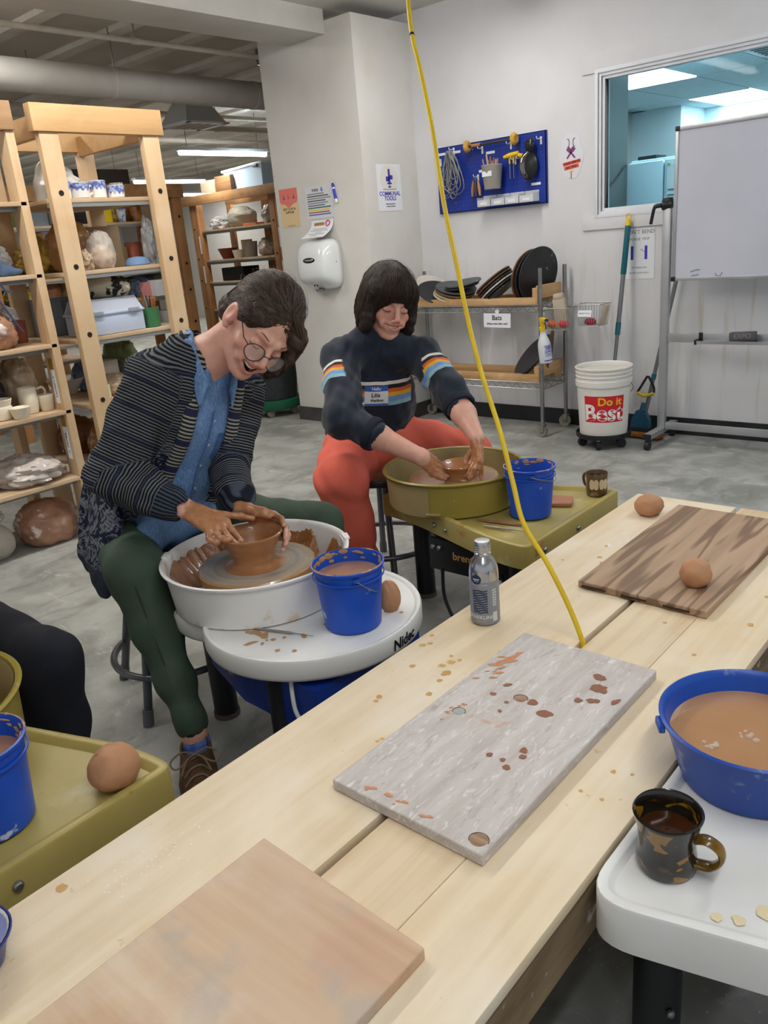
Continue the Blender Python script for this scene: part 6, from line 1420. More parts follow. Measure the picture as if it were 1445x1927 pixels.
def fill(where, spots, grp, big=1.0):
    """varied stored pots and boxes; spots = (x, y, z)"""
    for i, (x, y, z) in enumerate(spots):
        c_, cn = PAL[(i * 3 + len(where)) % len(PAL)]; m_ = mat('stored_' + cn.replace(' ', '_'), c_, .55, c2=tuple(v * .8 for v in hx(c_)), ns=7)
        k = (i * 7 + len(where)) % 5; nth = ['first', 'second', 'third', 'fourth', 'fifth', 'sixth', 'seventh', 'eighth', 'ninth', 'tenth', 'eleventh', 'twelfth', 'thirteenth', 'fourteenth', 'fifteenth', 'sixteenth', 'seventeenth', 'eighteenth', 'nineteenth', 'twentieth', 'twenty-first', 'twenty-second', 'twenty-third', 'twenty-fourth', 'twenty-fifth', 'twenty-sixth', 'twenty-seventh', 'twenty-eighth', 'twenty-ninth', 'thirtieth', 'thirty-first', 'last'][min(i, 31)]
        if k == 0: vessel('jar', '%s jar, %s stored thing %s' % (cn, nth, where), 'jar', x, y, z, cupprof(.05 * big, (.045 + .02 * rgz.random()) * big, (.10 + .08 * rgz.random()) * big), m_, None, grp)
        elif k == 1: blob('wrapped_pot', '%s wrapped pot, %s stored thing %s' % (cn, nth, where), 'wrapped pots', x, y, z, .17 * big, .17 * big, (.15 + .06 * rgz.random()) * big, m_, .18, 2.3, None, grp)
        elif k == 2: vessel('bowl', '%s bowl, %s stored thing %s' % (cn, nth, where), 'bowl', x, y, z, cupprof(.04 * big, .085 * big, .07 * big), m_, None, grp)
        elif k == 3: crate('box', '%s box, %s stored thing %s' % (cn, nth, where), 'box', x, y, z, .13 * big, .15 * big, (.12 + .06 * rgz.random()) * big, m_, rgz.uniform(-.3, .3), grp)
        else: blob('plastic_bag', '%s plastic bag, %s stored thing %s' % (cn, nth, where), 'bag', x, y, z, .20 * big, .18 * big, .14 * big, M_BAGW if cn in ('white', 'cream') else m_, .28, 2.6, None, grp)
fill('at the back of the left pine unit', [(-3.98, .95 + .2 * i, z + .001) for z in (.315, .63, .93, 1.23, 1.525) for i in range(3)], 'stored pots on the left pine unit', 1.2)
fill('at the back of the mug shelving', [(-4.0, 2.03 + .17 * i, z + .001) for z in (.31, .62, .925, 1.225) for i in range(3)], 'stored pots on the mug shelving', 1.15)
Z3 = [.68, .95, 1.17, 1.55]
crate('yellow_box', 'bright yellow box on the fir shelving behind the pine posts', 'box', -6.1, 3.69, 1.551, .10, .11, .10, mat('yellow_card', '#e5c51d', .5))
vessel('paper_cup', 'white and blue paper cup beside the yellow box', 'cup', -6.1, 3.86, 1.551, cupprof(.03, .042, .10), mat('paper_cup', '#d5d8e2', .5, c2='#7f92c2', ns=24, fac=(.5, .55)))
vessel('amber_jar', 'amber jar with a black lid beside the paper cup', 'jar', -6.1, 3.99, 1.551, cupprof(.05, .05, .11), mat('amber_glass', '#b5722b', .2, c2='#2b1d12', ns=7))
blob('white_bag', 'white plastic sheet hanging down from the fir shelf', 'bag', -5.92, 3.96, 1.20, .12, .34, .34, M_BAGW, .3, 2.2)
crate('striped_box', 'black and white striped box at the end of the fir shelving', 'box', -6.1, 4.24, 1.72, .08, .10, .16, mat('stripes_bw', '#e2e2e0', .5, c2='#26262a', ns=8, st=(.3, .3, 5), fac=(.49, .51)), .2)
crate('blue_box', 'small bright blue box at the end of the fir shelving', 'box', -6.06, 4.22, 1.551, .07, .08, .10, mat('blue_card', '#2f62b8', .5))
vessel('white_dome', 'white domed pot over a dark bowl at the end of the fir shelving', 'pot', -6.08, 4.22, .951, [(.06, 0), (.085, .09), (.088, .095), (.085, .13), (.06, .18), (.001, .20)], mat('two_tone', '#e8e8e6', .4))
crate('pink_scissors', 'pink bundle beside the white tub on the fir shelving', 'bundle', -6.12, 4.02, .951, .10, .14, .12, mat('pink_cloth', '#d68d8d', .7), .3); crate('white_tub', 'white square tub on the fir shelving in front of the pink bundle', 'tub', -6.04, 4.08, .951, .12, .18, .13, mat('tub_white', '#dedee0', .5))
fill('on the fir shelving behind the pine posts', [(-6.25, 2.75 + .21 * i, z + .001) for z in Z3 for i in range(8)], 'stored pots on the fir shelving', 1.3)
fill('on the deep shelving far behind', [(-8.45, 2.5 + .42 * i, z + .001) for z in (.65, 1.0, 1.35, 1.65) for i in range(5)], 'stored pots on the deep shelving')
# unit beside the pillar
tb2 = thing('plastic_tote', 'translucent pale blue plastic tote on top of the fir shelving', 'tote')
MB().add([(-.33, -.2, 0), (.27, -.2, 0), (.27, .2, 0), (-.33, .2, 0), (-.36, -.22, .20), (.30, -.22, .23), (.30, .22, .23), (-.36, .22, .20)], [(0, 1, 2, 3), (0, 1, 5, 4), (1, 2, 6, 5), (2, 3, 7, 6), (3, 0, 4, 7)]).build('tub', mat('tote_blue', '#c3dcee', .25, alpha=.8), tb2)
MB().box((-.03, 0, .225), (.70, .47, .025), .008, rot3(0, -.045, 0)).build('lid', mat('tote_lid', '#c9e0f0', .3), tb2); MB().box((.22, -.235, .215), (.07, .015, .035), .003).build('clasp', M_BLACKM, tb2); place(tb2, (-7.42, 6.55, 1.905))
crate('plywood_box', 'brown wooden box on top of the fir shelving beside the tote', 'box', -7.75, 6.38, 1.905, .28, .2, .17, m_wood('crate_wood', '#8a6a48', '#735537', axis='x'))
crate('clear_box', 'clear food box on top of the fir shelving at its left end', 'box', -8.05, 6.38, 1.905, .22, .2, .15, mat('clear_tub', '#d5c4ab', .2, alpha=.7), .15)
blob('wrapped_pot', 'big grey wrapped pot on the upper shelf of the fir unit by the pillar', 'wrapped pots', -7.66, 6.42, 1.516, .34, .3, .22, mat('grey_wrap', '#a9a493', .5, bump=.4, bs=20), .12, 2)
blob('white_bag', 'white cloth bag left of the big grey wrapped pot', 'bag', -8.0, 6.38, 1.516, .26, .22, .14, M_BAGW, .25, 2.4)
blob('clear_bag', 'crinkled clear bag at the right of the upper fir shelf', 'bag', -7.12, 6.40, 1.516, .24, .2, .2, mat('foil_bag', '#9b938a', .25, c2='#c9c4bd', ns=10, bump=.8, bs=16), .25, 2.6)
vessel('cream_vase', 'cream bell shaped vase behind the clear bag', 'vase', -7.22, 6.62, 1.516, [(.07, 0), (.1, .02), (.07, .16), (.04, .24), (.001, .25)], M_CREAM)
crate('orange_tray', 'flat orange tray on the upper fir shelf', 'tray', -7.36, 6.36, 1.516, .22, .2, .025, mat('orange_tray', '#c9714a', .5))
crate('cat_picture', 'small framed yellow picture on the fir shelf', 'picture', -7.92, 6.66, 1.176, .18, .03, .2, mat('yellow_picture', '#d8bf6a', .5))
vessel('white_bowl', 'white bowl on the second fir shelf by the pillar', 'bowl', -7.74, 6.36, 1.176, cupprof(.05, .07, .09), M_WGLZ); vessel('grey_cup', 'tall grey cup behind the white bowl', 'cup', -7.60, 6.44, 1.176, cupprof(.07, .085, .17), mat('grey_glaze', '#a9a59f', .5))
blob('wrapped_pot', 'clear wrapped pot with a dark top on the second fir shelf', 'wrapped pots', -7.25, 6.40, 1.176, .28, .22, .2, mat('smoky_bag', '#c3b5a8', .25, c2='#8a6a55', ns=4, bump=.6, bs=16), .18, 2.2)
vessel('rust_bowl', 'rust red bowl on the second fir shelf', 'bowl', -8.0, 6.42, 1.176, cupprof(.07, .12, .12), M_TERRA)
crate('black_crate', 'black crate on the third fir shelf', 'crate', -7.85, 6.45, .926, .4, .25, .15, mat('black_crate', '#1d2126', .5)); crate('blue_binder', 'blue binder standing at the end of the fir unit by the pillar', 'binder', -6.55, 6.33, .926, .10, .06, .26, mat('binder_blue', '#2d5596', .5)); crate('white_binder', 'white binder beside the blue one by the pillar', 'binder', -6.44, 6.33, .926, .07, .06, .26, M_PAPER)
fill('on the fir unit beside the pillar', [(-7.95 + .3 * i, 6.45, z + .001) for z in (.60, .28) for i in range(5)] + [(-6.6 + .2 * i, 6.45, z + .001) for z in (1.515, 1.175) for i in range(3)], 'stored pots on the fir unit by the pillar')
dkb = crate('dark_panel', 'dark brown panel hanging under the far ceiling lights', 'panel', -9.6, 5.8, 1.99, .03, .95, .36, mat('dark_panel', '#2e2521', .6))
rail = MB().tube([(-9.6, 5.4, 2.35), (-9.6, 5.4, 2.74)], .004, 5).build('hanger', M_STEEL, dkb); rail.location = (9.6, -5.8, -1.99)

# ------------------------------------------------------------------ people
from mathutils.bvhtree import BVHTree
A_ = lambda *v: np.array(v, float)
def unit(v): v = np.array(v, float); return v / np.linalg.norm(v)
def m_skin():
    t = NT('skin'); v = t.coord(); c = t.mix(t.ramp(t.noise(v, 40, 4), .35, .65), '#dcaa95', '#d59d88')
    for nm_, col, k in (('blush', '#cd7a69', .85), ('lip', '#c2625a', .8), ('mouth', '#4a1512', 1), ('clay', None, 1), ('brow', '#3a2a20', .8)):
        a = t.attr(nm_).outputs['Fac']
        if nm_ == 'clay':
            cc = t.mix(t.ramp(t.noise(v, 60, 5), .4, .6), '#bb8258', '#aa7148'); f = t.ramp(t.math('ADD', a, t.math('MULTIPLY', t.math('SUBTRACT', t.noise(v, 55, 5), .5), .9)), .35, .6)
            t.link(t.math('MULTIPLY', f, .6), t.b.inputs['Coat Weight']); c = t.mix(f, c, cc)
        else: c = t.mix(t.math('MULTIPLY', a, k), c, col)
    t.color(c); t.b.inputs['Roughness'].default_value = .45; t.b.inputs['Coat Roughness'].default_value = .2
    t.b.inputs['Subsurface Weight'].default_value = .12; t.b.inputs['Subsurface Radius'].default_value = (.010, .004, .002); t.b.inputs['Subsurface Scale'].default_value = 1
    t.bump(t.noise(v, 350, 3), .05, .001); return t.m
M_SKIN = m_skin()
def m_hair(name, c1, c2):
    t = NT(name); a = t.attr('shade').outputs['Fac']; c = t.mix(a, c1, c2); t.color(c)
    t.b.inputs['Roughness'].default_value = .55; t.b.inputs['Specular IOR Level'].default_value = .35; return t.m
class Head:
    def __init__(s, c, F, U, k=1.0):
        s.c = A_(*c); s.F = unit(F); U = A_(*U); s.U = unit(U - s.F * (U @ s.F)); s.R = np.cross(s.F, s.U); s.k = k; s.M = np.stack([s.R, s.F, s.U])
    def w(s, x, y, z): return s.c + s.k * (x * s.R + y * s.F + z * s.U)
    def loc(s, P): return (P - s.c) @ s.M.T / s.k
    def ell(s, S, c, r, kk=.01, mode='u'): S.ell(s.w(*c), [q * s.k for q in r], s.M, kk, mode)
    def cone(s, S, a, b, ra, rb, kk=.008, mode='u'): S.cone(s.w(*a), s.w(*b), ra * s.k, rb * s.k, kk, mode=mode)
    def skull(s, S, mouth=.010, smile=1.0):
        E_, Cn = s.ell, s.cone
        E_(S, (0, -.012, .030), (.073, .092, .086), .01); E_(S, (0, .020, -.022), (.060, .066, .072), .03)
        E_(S, (0, .036, -.070), (.040, .044, .034), .022); E_(S, (0, .072, -.100), (.017, .014, .013), .018)
        for x in (-1, 1):
            Cn(S, (x * .052, .0, -.055), (x * .020, .062, -.096), .014, .011, .02)
            E_(S, (x * .041, .054, -.034), (.021, .022, .018), .018); Cn(S, (x * .012, .086, .015), (x * .042, .071, .017), .009, .007, .012)
            E_(S, (x * .031, .099, -.005), (.017, .015, .0110), .010, 's'); E_(S, (x * .0305, .0755, -.007), (.0138, .0130, .0118), .005)
            E_(S, (x * .0100, .0985, -.0425), (.0065, .0085, .0060), .005)
            E_(S, (x * .0745, -.010, -.012), (.009, .021, .033), .006, 'u'); E_(S, (x * .0870, -.005, -.009), (.0085, .0135, .0215), .004, 's'); E_(S, (x * .0745, .006, -.020), (.006, .006, .008), .005); E_(S, (x * .0725, .000, -.040), (.006, .008, .009), .006)
            E_(S, (x * .034, .073, -.056), (.012, .012, .014), .014)
        Cn(S, (0, .088, .006), (0, .1105, -.034), .0065, .0088, .010)
        E_(S, (0, .079, -.066), (.026, .012, .020), .012)
        lw = .0245 * smile; yl = lambda t: .0875 - .0125 * t * t; zu = lambda t: s.zu(t); zl = lambda t: s.zl(t, mouth)
        if mouth > 0:
            for t in (-.75, -.5, -.25, 0, .25, .5, .75): E_(S, (lw * t, .088 - .010 * t * t, (zu(t) + zl(t)) / 2), (lw * .30, .026, max(.0022, (zu(t) - zl(t)) / 2)), .002, 's')
        tt = [-1, -.66, -.33, 0, .33, .66, 1]
        for a, b in zip(tt[:-1], tt[1:]):
            rr = lambda t: .0036 - .0016 * abs(t)
            Cn(S, (a * lw, yl(a), zu(a) + .0015), (b * lw, yl(b), zu(b) + .0015), rr(a), rr(b), .003); Cn(S, (a * lw, yl(a) - .001, zl(a) - .002), (b * lw, yl(b) - .001, zl(b) - .002), rr(a) * 1.15, rr(b) * 1.15, .003)
    @staticmethod
    def zu(t): return -.0600 + .0085 * t * t
    @staticmethod
    def zl(t, mouth): return -.0605 + .0088 * t * t - 2 * mouth * (1 - t * t)
    def paint(s, me, P, mouth, smile=1.0):
        L = s.loc(P); x, y, z = L.T; g = lambda cx, cy, cz, sx, sy, sz: np.exp(-(((x - cx) / sx) ** 2 + ((y - cy) / sy) ** 2 + ((z - cz) / sz) ** 2))
        ax = np.abs(x); near = (y > .070) & (ax < .03) & (z > -.095) & (z < -.048)
        t_ = np.clip(x / (.0245 * smile), -1, 1); zu, zl = s.zu(t_), s.zl(t_, mouth); near = (y > .066) & (np.abs(x) < .0275 * smile) & (z > -.105) & (z < -.045)
        d_ = np.minimum(np.where(z > zu - .001, np.abs(z - zu - .0015), 9), np.where(z < zl + .001, np.abs(z - zl + .0022), 9)); lip = np.where(near, np.clip(1.5 - d_ / .0027, 0, 1) * (1 - .6 * np.abs(t_) ** 3), 0)
        inside = np.where((y > .040) & (np.abs(x) < .0240 * smile) & (z < zu - .0005) & (z > zl + .0005) & (y < .0875 - .0125 * t_ * t_ - .002), 1.0, 0) if mouth > 0 else 0 * x
        blush = .7 * g(.043, .06, -.036, .022, .03, .02) + .7 * g(-.043, .06, -.036, .022, .03, .02) + .8 * g(0, .108, -.038, .014, .014, .012) + .6 * (g(.078, 0, -.01, .012, .025, .03) + g(-.078, 0, -.01, .012, .025, .03)) + .35 * (g(.031, .085, .006, .016, .02, .01) + g(-.031, .085, .006, .016, .02, .01))
        vattr(me, 'lip', lip); vattr(me, 'mouth', inside); vattr(me, 'blush', np.clip(blush, 0, 1))
    def curve(s, pts, r, name, m_, par, n=6, flat=None):
        return MB().tube([Vector(s.w(*p)) for p in pts], r, n, flat=flat).build(name, m_, par)
    def face_parts(s, par, brow_m, mouth, smile=1.0, teeth=True):
        lash = mat('lash', '#241a16', .6)
        for x in (-1, 1):
            s.curve([(x * (.018 + .0045 * i), .0885 - .0010 * (i - 2.2) ** 2 * 1.0, -.0125 - .0006 * (3 - abs(i - 3))) for i in range(7)], [.0004, .0009, .0011, .0012, .0012, .0011, .0005], 'eyelashes', lash, par)
            s.curve([(x * (.013 + .0055 * i), .0925 - .0012 * i - .00035 * i * i, .0165 + .0016 * min(i, 4) - .0012 * max(0, i - 4)) for i in range(7)], [.0010, .0019, .0022, .0020, .0017, .0012, .0005], 'eyebrow', brow_m, par, flat=.45)
        if teeth:
            q = MB(); vs = []
            for i in range(11):
                a = -1 + 2 * i / 10; xx = a * .0205 * smile; yy = .0850 - .0115 * a * a; h_ = min(.0085, 2 * mouth * .8 + .002) * (1 - .45 * a * a)
                vs += [s.w(xx, yy, s.zu(a * .84) + .001), s.w(xx, yy - .001, s.zu(a * .84) - h_)]
            q.add(vs, [(2 * i, 2 * i + 1, 2 * i + 3, 2 * i + 2) for i in range(10)]); q.build('teeth', mat('teeth', '#ece5d6', .25), par)
def strands(H, paths, r, name, m_, par, seed=0, bvh=None):
    rg_ = random.Random(seed); q = MB(); sh = []
    for p in paths:
        p = [Vector(H.w(*v)) for v in p]
        if bvh is not None:
            lf = rg_.uniform(.0003, .0022); p2_ = []
            for v in p:
                h = bvh.find_nearest(v); p2_.append(h[0] + h[1] * lf if h[0] is not None and h[3] < .05 else v)
            p = p2_; p.append(p[-1] + (p[-1] - p[-2]).normalized() * rg_.uniform(.002, .013))
        n0 = len(q.v); rr = r * rg_.uniform(.6, 1.3); m = len(p)
        q.tube(p, [rr * (1 - .75 * (i / (m - 1)) ** 2) for i in range(m)], 4, cap=False); sh += [rg_.random()] * (len(q.v) - n0)
    me = bpy.data.meshes.new(name); me.from_pydata(q.v, [], q.f); me.shade_smooth(); vattr(me, 'shade', sh)
    return tag(ob(name, me, m_, par), kind='stuff')
def finger(S, pts, r=.0080, k=.004): S.path(pts, [r * 1.05, r, r * .92, r * .80][:len(pts)], k)
def hand(S, W, K, side, fr, thumb, pr=.013, wr=.024):
    """W wrist, K middle of the knuckles, side = unit vector towards the index finger, fr = four finger paths (index first) after the knuckle, thumb path"""
    W, K, side = A_(*W), A_(*K), unit(side)
    offs = (.029, .010, -.010, -.028)
    for o, f_ in zip(offs, fr):
        kn = K + side * o; S.cone(W + side * o * .55, kn, pr, .0105, .014); finger(S, [kn] + [A_(*p) for p in f_])
    th = [W * .62 + K * .38 + side * .022] + [A_(*p) for p in thumb]; S.path([W + side * .008] + th, [.016, .0125, .0100, .0085, .0075][:len(th) + 1], .008)
def bones_u(P, a, b):
    a, b = A_(*a), A_(*b); d = b - a; L = np.linalg.norm(d); t = (P - a) @ d / L; tc = np.clip(t, 0, L); q = np.linalg.norm(P - (a + tc[:, None] * d / L), axis=1); return t, q
def caster(me): 
    return BVHTree.FromPolygons([v.co.copy() for v in me.vertices], [tuple(p.vertices) for p in me.polygons])

# ================================================================= first potter (cardigan)
p1 = thing('person', 'seated woman in a grey striped cardigan, denim shirt and glasses laughing over the white wheel', 'person')
N1 = A_(-1.775, 1.300, .985); RS, LS_ = A_(-1.815, 1.160, .955), A_(-1.800, 1.410, .865)
RE, RW = A_(-1.855, 1.012, .735), A_(-1.693, 1.092, .648); LE, LW = A_(-1.788, 1.330, .684), A_(-1.640, 1.232, .602)
PV = A_(-2.03, 1.185, .49); RH, LH = A_(-2.04, 1.10, .505), A_(-2.02, 1.27, .505)
RK, LK = A_(-1.800, .995, .480), A_(-1.665, 1.535, .455); RA_, LA = A_(-1.556, .925, .125), A_(-1.68, 1.56, .09)
ac = unit(LS_ - RS); upv = unit(N1 - PV); ac = unit(ac - upv * (ac @ upv)); fr1 = np.cross(ac, upv)
def cvec(a, b, c): return a * A_(.7556, .6496, -.0841) + b * A_(-.1514, .2981, .9424) - c * A_(-.6373, .6994, -.3236)
H1 = Head((-1.604, 1.356, 1.066), cvec(.33, -.75, .57), cvec(.705, .59, .37), 1.08)
S = SDF((-2.16, .84, .0), (-1.42, 1.64, 1.22), .0036)
H1.skull(S, .0098, 1.18)
S.cone(H1.w(0, -.045, -.050), N1, .047, .056, .022); S.cone(H1.w(0, -.012, -.070), N1 + fr1 * .03, .030, .042, .018)
S.path([N1, N1 - upv * .07, PV + upv * .2, PV], [.054, .070, .07, .08], .015); S.cone(N1, RS, .05, .04, .03); S.cone(N1, LS_, .05, .04, .03)
S.path([RS, RE, RW], [.040, .034, .0245], .02); S.path([LS_, LE, LW], [.040, .034, .0235], .02)
S.path([PV, RH, RK, RK * .5 + RA_ * .5, RA_, RA_ + A_(.004, -.004, -.06)], [.09, .07, .050, .044, .031, .033], .02); S.path([PV, LH, LK, LA], [.09, .07, .05, .034], .02)
KR = A_(-1.600, 1.128, .598); sR = A_(.08, 1, .1)
hand(S, RW, KR, sR, [[(-1.570, 1.150, .583), (-1.551, 1.158, .556), (-1.541, 1.158, .532)], [(-1.566, 1.128, .580), (-1.546, 1.140, .552), (-1.538, 1.146, .528)], [(-1.572, 1.106, .583), (-1.556, 1.114, .573), (-1.552, 1.122, .572)], [(-1.585, 1.086, .580), (-1.572, 1.094, .570), (-1.570, 1.10, .569)]],
     [(-1.625, 1.170, .610), (-1.603, 1.205, .600), (-1.584, 1.229, .589)])
KL = A_(-1.588, 1.268, .578); sL = A_(.45, -.25, .75)
hand(S, LW, KL, sL, [[(-1.556, 1.280, .590), (-1.525, 1.276, .583), (-1.503, 1.262, .574)], [(-1.552, 1.289, .572), (-1.512, 1.276, .560), (-1.483, 1.245, .548)], [(-1.548, 1.291, .554), (-1.505, 1.275, .543), (-1.474, 1.235, .535)], [(-1.552, 1.288, .537), (-1.512, 1.270, .528), (-1.484, 1.232, .520)]],
     [(-1.615, 1.245, .598), (-1.585, 1.252, .596), (-1.555, 1.262, .588)], .012, .022)
me_, P = S.mesh('body'); H1.paint(me_, P, .0098, 1.18)
cl_a = np.maximum(np.clip(1 - (np.linalg.norm(P - KR, axis=1) - .075) / .035, 0, 1), np.clip(1 - (np.linalg.norm(P - KL, axis=1) - .07) / .03, 0, 1)); cl_a[P[:, 2] > .72] = 0; vattr(me_, 'clay', cl_a)
ob('body', me_, M_SKIN, p1)
M_BROW1 = mat('brow_brown', '#4a3526', .7); H1.face_parts(p1, M_BROW1, .0098, 1.18)
# hair drawn back into a loose low knot
M_HAIR1 = m_hair('brown_hair', '#1e1510', '#5d4a3a')
S = SDF(H1.c - .19, H1.c + .19, .0042)
H1.ell(S, (0, -.020, .036), (.080, .098, .092), .01); H1.ell(S, (0, -.085, -.030), (.062, .045, .055), .03); H1.ell(S, (0, -.118, -.050), (.040, .034, .034), .02)
H1.ell(S, (-.052, .052, .040), (.030, .040, .034), .02); H1.ell(S, (-.070, .056, -.010), (.016, .034, .072), .015); H1.ell(S, (.052, .030, .040), (.030, .045, .034), .02)
H1.ell(S, (.008, .116, -.008), (.074, .064, .074), .012, 's'); H1.ell(S, (.085, .050, -.050), (.05, .055, .055), .008, 's'); H1.ell(S, (.085, .0, -.02), (.016, .022, .032), .006, 's'); H1.ell(S, (-.085, .0, -.06), (.03, .06, .04), .006, 's')
S.ripple(.0022, 190, 3); me_, P = S.mesh('hair'); rn = np.random.RandomState(1); vattr(me_, 'shade', .25 + .25 * np.sin(P @ A_(90, 40, 130)) ** 2); hair1 = ob('hair', me_, M_HAIR1, p1)
rg1 = random.Random(4); paths = []
def slerp_path(d0, d1, n, c, rad, lift, wob, rg_):
    d0, d1 = unit(d0), unit(d1); om = math.acos(max(-1, min(1, float(d0 @ d1)))); out = []; ph = rg_.uniform(0, 6)
    for i in range(n):
        t = i / (n - 1); d_ = (math.sin((1 - t) * om) * d0 + math.sin(t * om) * d1) / max(math.sin(om), 1e-3)
        p_ = A_(*c) + d_ * A_(*rad) * (1 + lift * math.sin(PI * t)) + A_(1, .4, .6) * wob * math.sin(ph + t * 9); out.append(tuple(p_))
    return out
for k in range(1300):
    a = rg1.uniform(-1.9, 1.9); el_ = rg1.uniform(-.15, 1.25)
    d0 = (math.sin(a) * math.cos(el_), math.cos(a) * math.cos(el_) * .95, math.sin(el_))
    paths.append(slerp_path(d0, (rg1.uniform(-.35, .35), -1, rg1.uniform(-.7, -.1)), 13, (0, -.020, .034), (.0825, .101, .0945), rg1.uniform(0, .02), rg1.uniform(.0002, .0022), rg1))
for k in range(70):
    a = rg1.uniform(0, 6.28); b = rg1.uniform(-.8, .8); r0 = .035
    paths.append([(r0 * math.cos(a + j * .5) * 1.1, -.118 - .02 + .028 * math.sin(b + j * .3), -.05 + r0 * math.sin(a + j * .5)) for j in range(9)])
flyp = [slerp_path((rg1.uniform(-1, 1), rg1.uniform(0, 1), rg1.uniform(.1, 1)), (rg1.uniform(-.6, .6), -1, rg1.uniform(-.3, .5)), 11, (0, -.020, .034), (.084, .103, .096), rg1.uniform(.02, .10), .002, rg1) for k in range(30)]
for k in range(190):
    j1, j2, j3 = [rg1.uniform(-.014, .014) for _ in range(3)]
    paths.append([(-.018 + j1 * 2, .062 + j2, .100), (-.045 + j1, .078 + j2, .072), (-.068, .082 + j2, .035 + j3), (-.080, .078 + j1, .0 + j3), (-.080, .070 + j2 * 2, -.04 + j3), (-.072, .062 + j1 * 2, -.078 + j3)])
    paths.append([(.040 + j1, .072 + j2, .062 + j3), (.066, .048 + j2, .050 + j3 * 2), (.080, .018 + j1, .040 + j3 * 2), (.082, -.025, .030 + j2 * 2), (.070, -.070, .008 + j3 * 2), (.040, -.105, -.025 + j1)])
strands(H1, paths, .0008, 'hair_strands', M_HAIR1, hair1, 2, caster(hair1.data)); strands(H1, flyp, .00026, 'stray_hairs', M_HAIR1, hair1, 3)
# glasses
gl = MB(); M_GLF = mat('glasses_frame', '#2a2a38', .3, .4)
for x in (-1, 1): MB().tube([Vector(H1.w(x * .033 + .0245 * math.cos(t), .104 - .010 * abs(math.cos(t)) * (1 if x * math.cos(t) > 0 else .2), -.019 + .0215 * math.sin(t))) for t in [2 * PI * i / 28 for i in range(28)]], .0013, 6, closed=True).build('glasses_rim', M_GLF, p1)
H1.curve([(-.009, .1035, -.014), (0, .107, -.011), (.009, .1035, -.014)], .0012, 'glasses_bridge', M_GLF, p1)
for x in (-1, 1):
    H1.curve([(x * .057, .094, -.012), (x * .068, .080, -.009), (x * .0755, .04, .008), (x * .080, .012, .020), (x * .0805, -.012, .024), (x * .080, -.026, .008)], .0012, 'glasses_temple', M_GLF, p1)
    q = MB(); q.add([H1.w(x * .033, .102, -.019)] + [H1.w(x * .033 + .0240 * math.cos(t), .104 - .010 * abs(math.cos(t)) * (1 if x * math.cos(t) > 0 else .2), -.019 + .021 * math.sin(t)) for t in [2 * PI * i / 24 for i in range(24)]], [(0, i + 1, (i + 1) % 24 + 1) for i in range(24)]); q.build('lens', mat('lens_glass', '#f2efe8', .05, alpha=.22), p1)
# denim shirt
def m_denim():
    t = NT('denim'); v = t.coord((1, 1, 1)); c = t.mix(t.ramp(t.noise(v, 8, 6, .5), .3, .7), '#4f74a5', '#6f93c0'); c = t.mix(t.ramp(t.noise(t.coord((4, 4, .6)), 90, 3), .45, .7), c, '#88a7cd'); t.color(c); t.b.inputs['Roughness'].default_value = .85; t.bump(t.noise(v, 300, 3), .15, .002); return t.m
M_DENIM = m_denim(); M_DENIMD = mat('denim_seam', '#3c5c8c', .85, c2='#4f74a5', ns=60)
sqf = (fr1, 1.42)
S = SDF((-2.2, .90, .40), (-1.55, 1.60, 1.06), .005)
S.path([N1 - upv * .06, N1 - upv * .17 + fr1 * .012, PV + upv * .20 + fr1 * .02, PV + upv * .06], [.112, .134, .136, .146], .03, sqf); S.cone(N1 - upv * .05, RS, .08, .05, .04, sqf); S.cone(N1 - upv * .05, LS_, .08, .05, .04, sqf)
S.cone(PV + upv * .12 + fr1 * .06, A_(-1.865, 1.10, .535), .09, .05, .04, (upv * .6 + fr1 * .8, 1.6)); S.cone(PV + upv * .10 + fr1 * .07, A_(-1.865, 1.27, .54), .09, .05, .04, (upv * .6 + fr1 * .8, 1.6))
S.cone(N1 + fr1 * .05 + upv * .04, N1 - upv * .085 + fr1 * .105, .026, .006, .010, mode='s'); S.cone(N1 + upv * .0, N1 + upv * .12, .050, .050, .008, mode='s')
S.ripple(.0035, 55, 2); me_, P = S.mesh('denim_shirt'); ds = ob('denim_shirt', me_, M_DENIM, p1); bv = caster(me_)
def on_front(sx_, sz_, me_bv=None):   # point on the shirt front: sx_ towards her left, sz_ down from the neck
    o = N1 - upv * sz_ + ac * sx_ + fr1 * .4; h = (me_bv or bv).ray_cast(Vector(o), Vector(-fr1), .6); return (np.array(h[0]) if h[0] else N1 - upv * sz_ + ac * sx_ + fr1 * .1)
for sg_ in (-1, 1):   # collar flaps
    q = SDF(N1 - .17, N1 + .17, .004)
    q.path([N1 + upv * .040 - fr1 * .045 + ac * sg_ * .045, N1 + upv * .030 + fr1 * .01 + ac * sg_ * .072, N1 - upv * .030 + fr1 * .085 + ac * sg_ * .050, N1 - upv * .075 + fr1 * .110 + ac * sg_ * .050], [.018, .022, .022, .008], .012, (unit(ac * sg_ * .8 + fr1 * .6), 2.6)); me_, _ = q.mesh('collar'); ob('collar', me_, M_DENIM, ds)
MB().tube([Vector(on_front(.012 + .0 * i, .10 + .034 * i) + fr1 * .002) for i in range(10)], .011, 6, flat=.3).build('button_placket', M_DENIM, ds)
for i in range(5): MB().lathe([(.0048, 0), (.0048, .002), (.002, .003), (.001, .003)], 12, Vector(on_front(.012, .125 + .068 * i) + fr1 * .005), Vector(fr1)).build('button', mat('shirt_button', '#d9d6c9', .35), ds)
q = MB(); vs = []
for j in range(5):
    for i in range(5): vs.append(Vector(on_front(.040 + .016 * i, .16 + .021 * j - (.01 if j == 4 and i == 2 else 0)) + fr1 * .003))
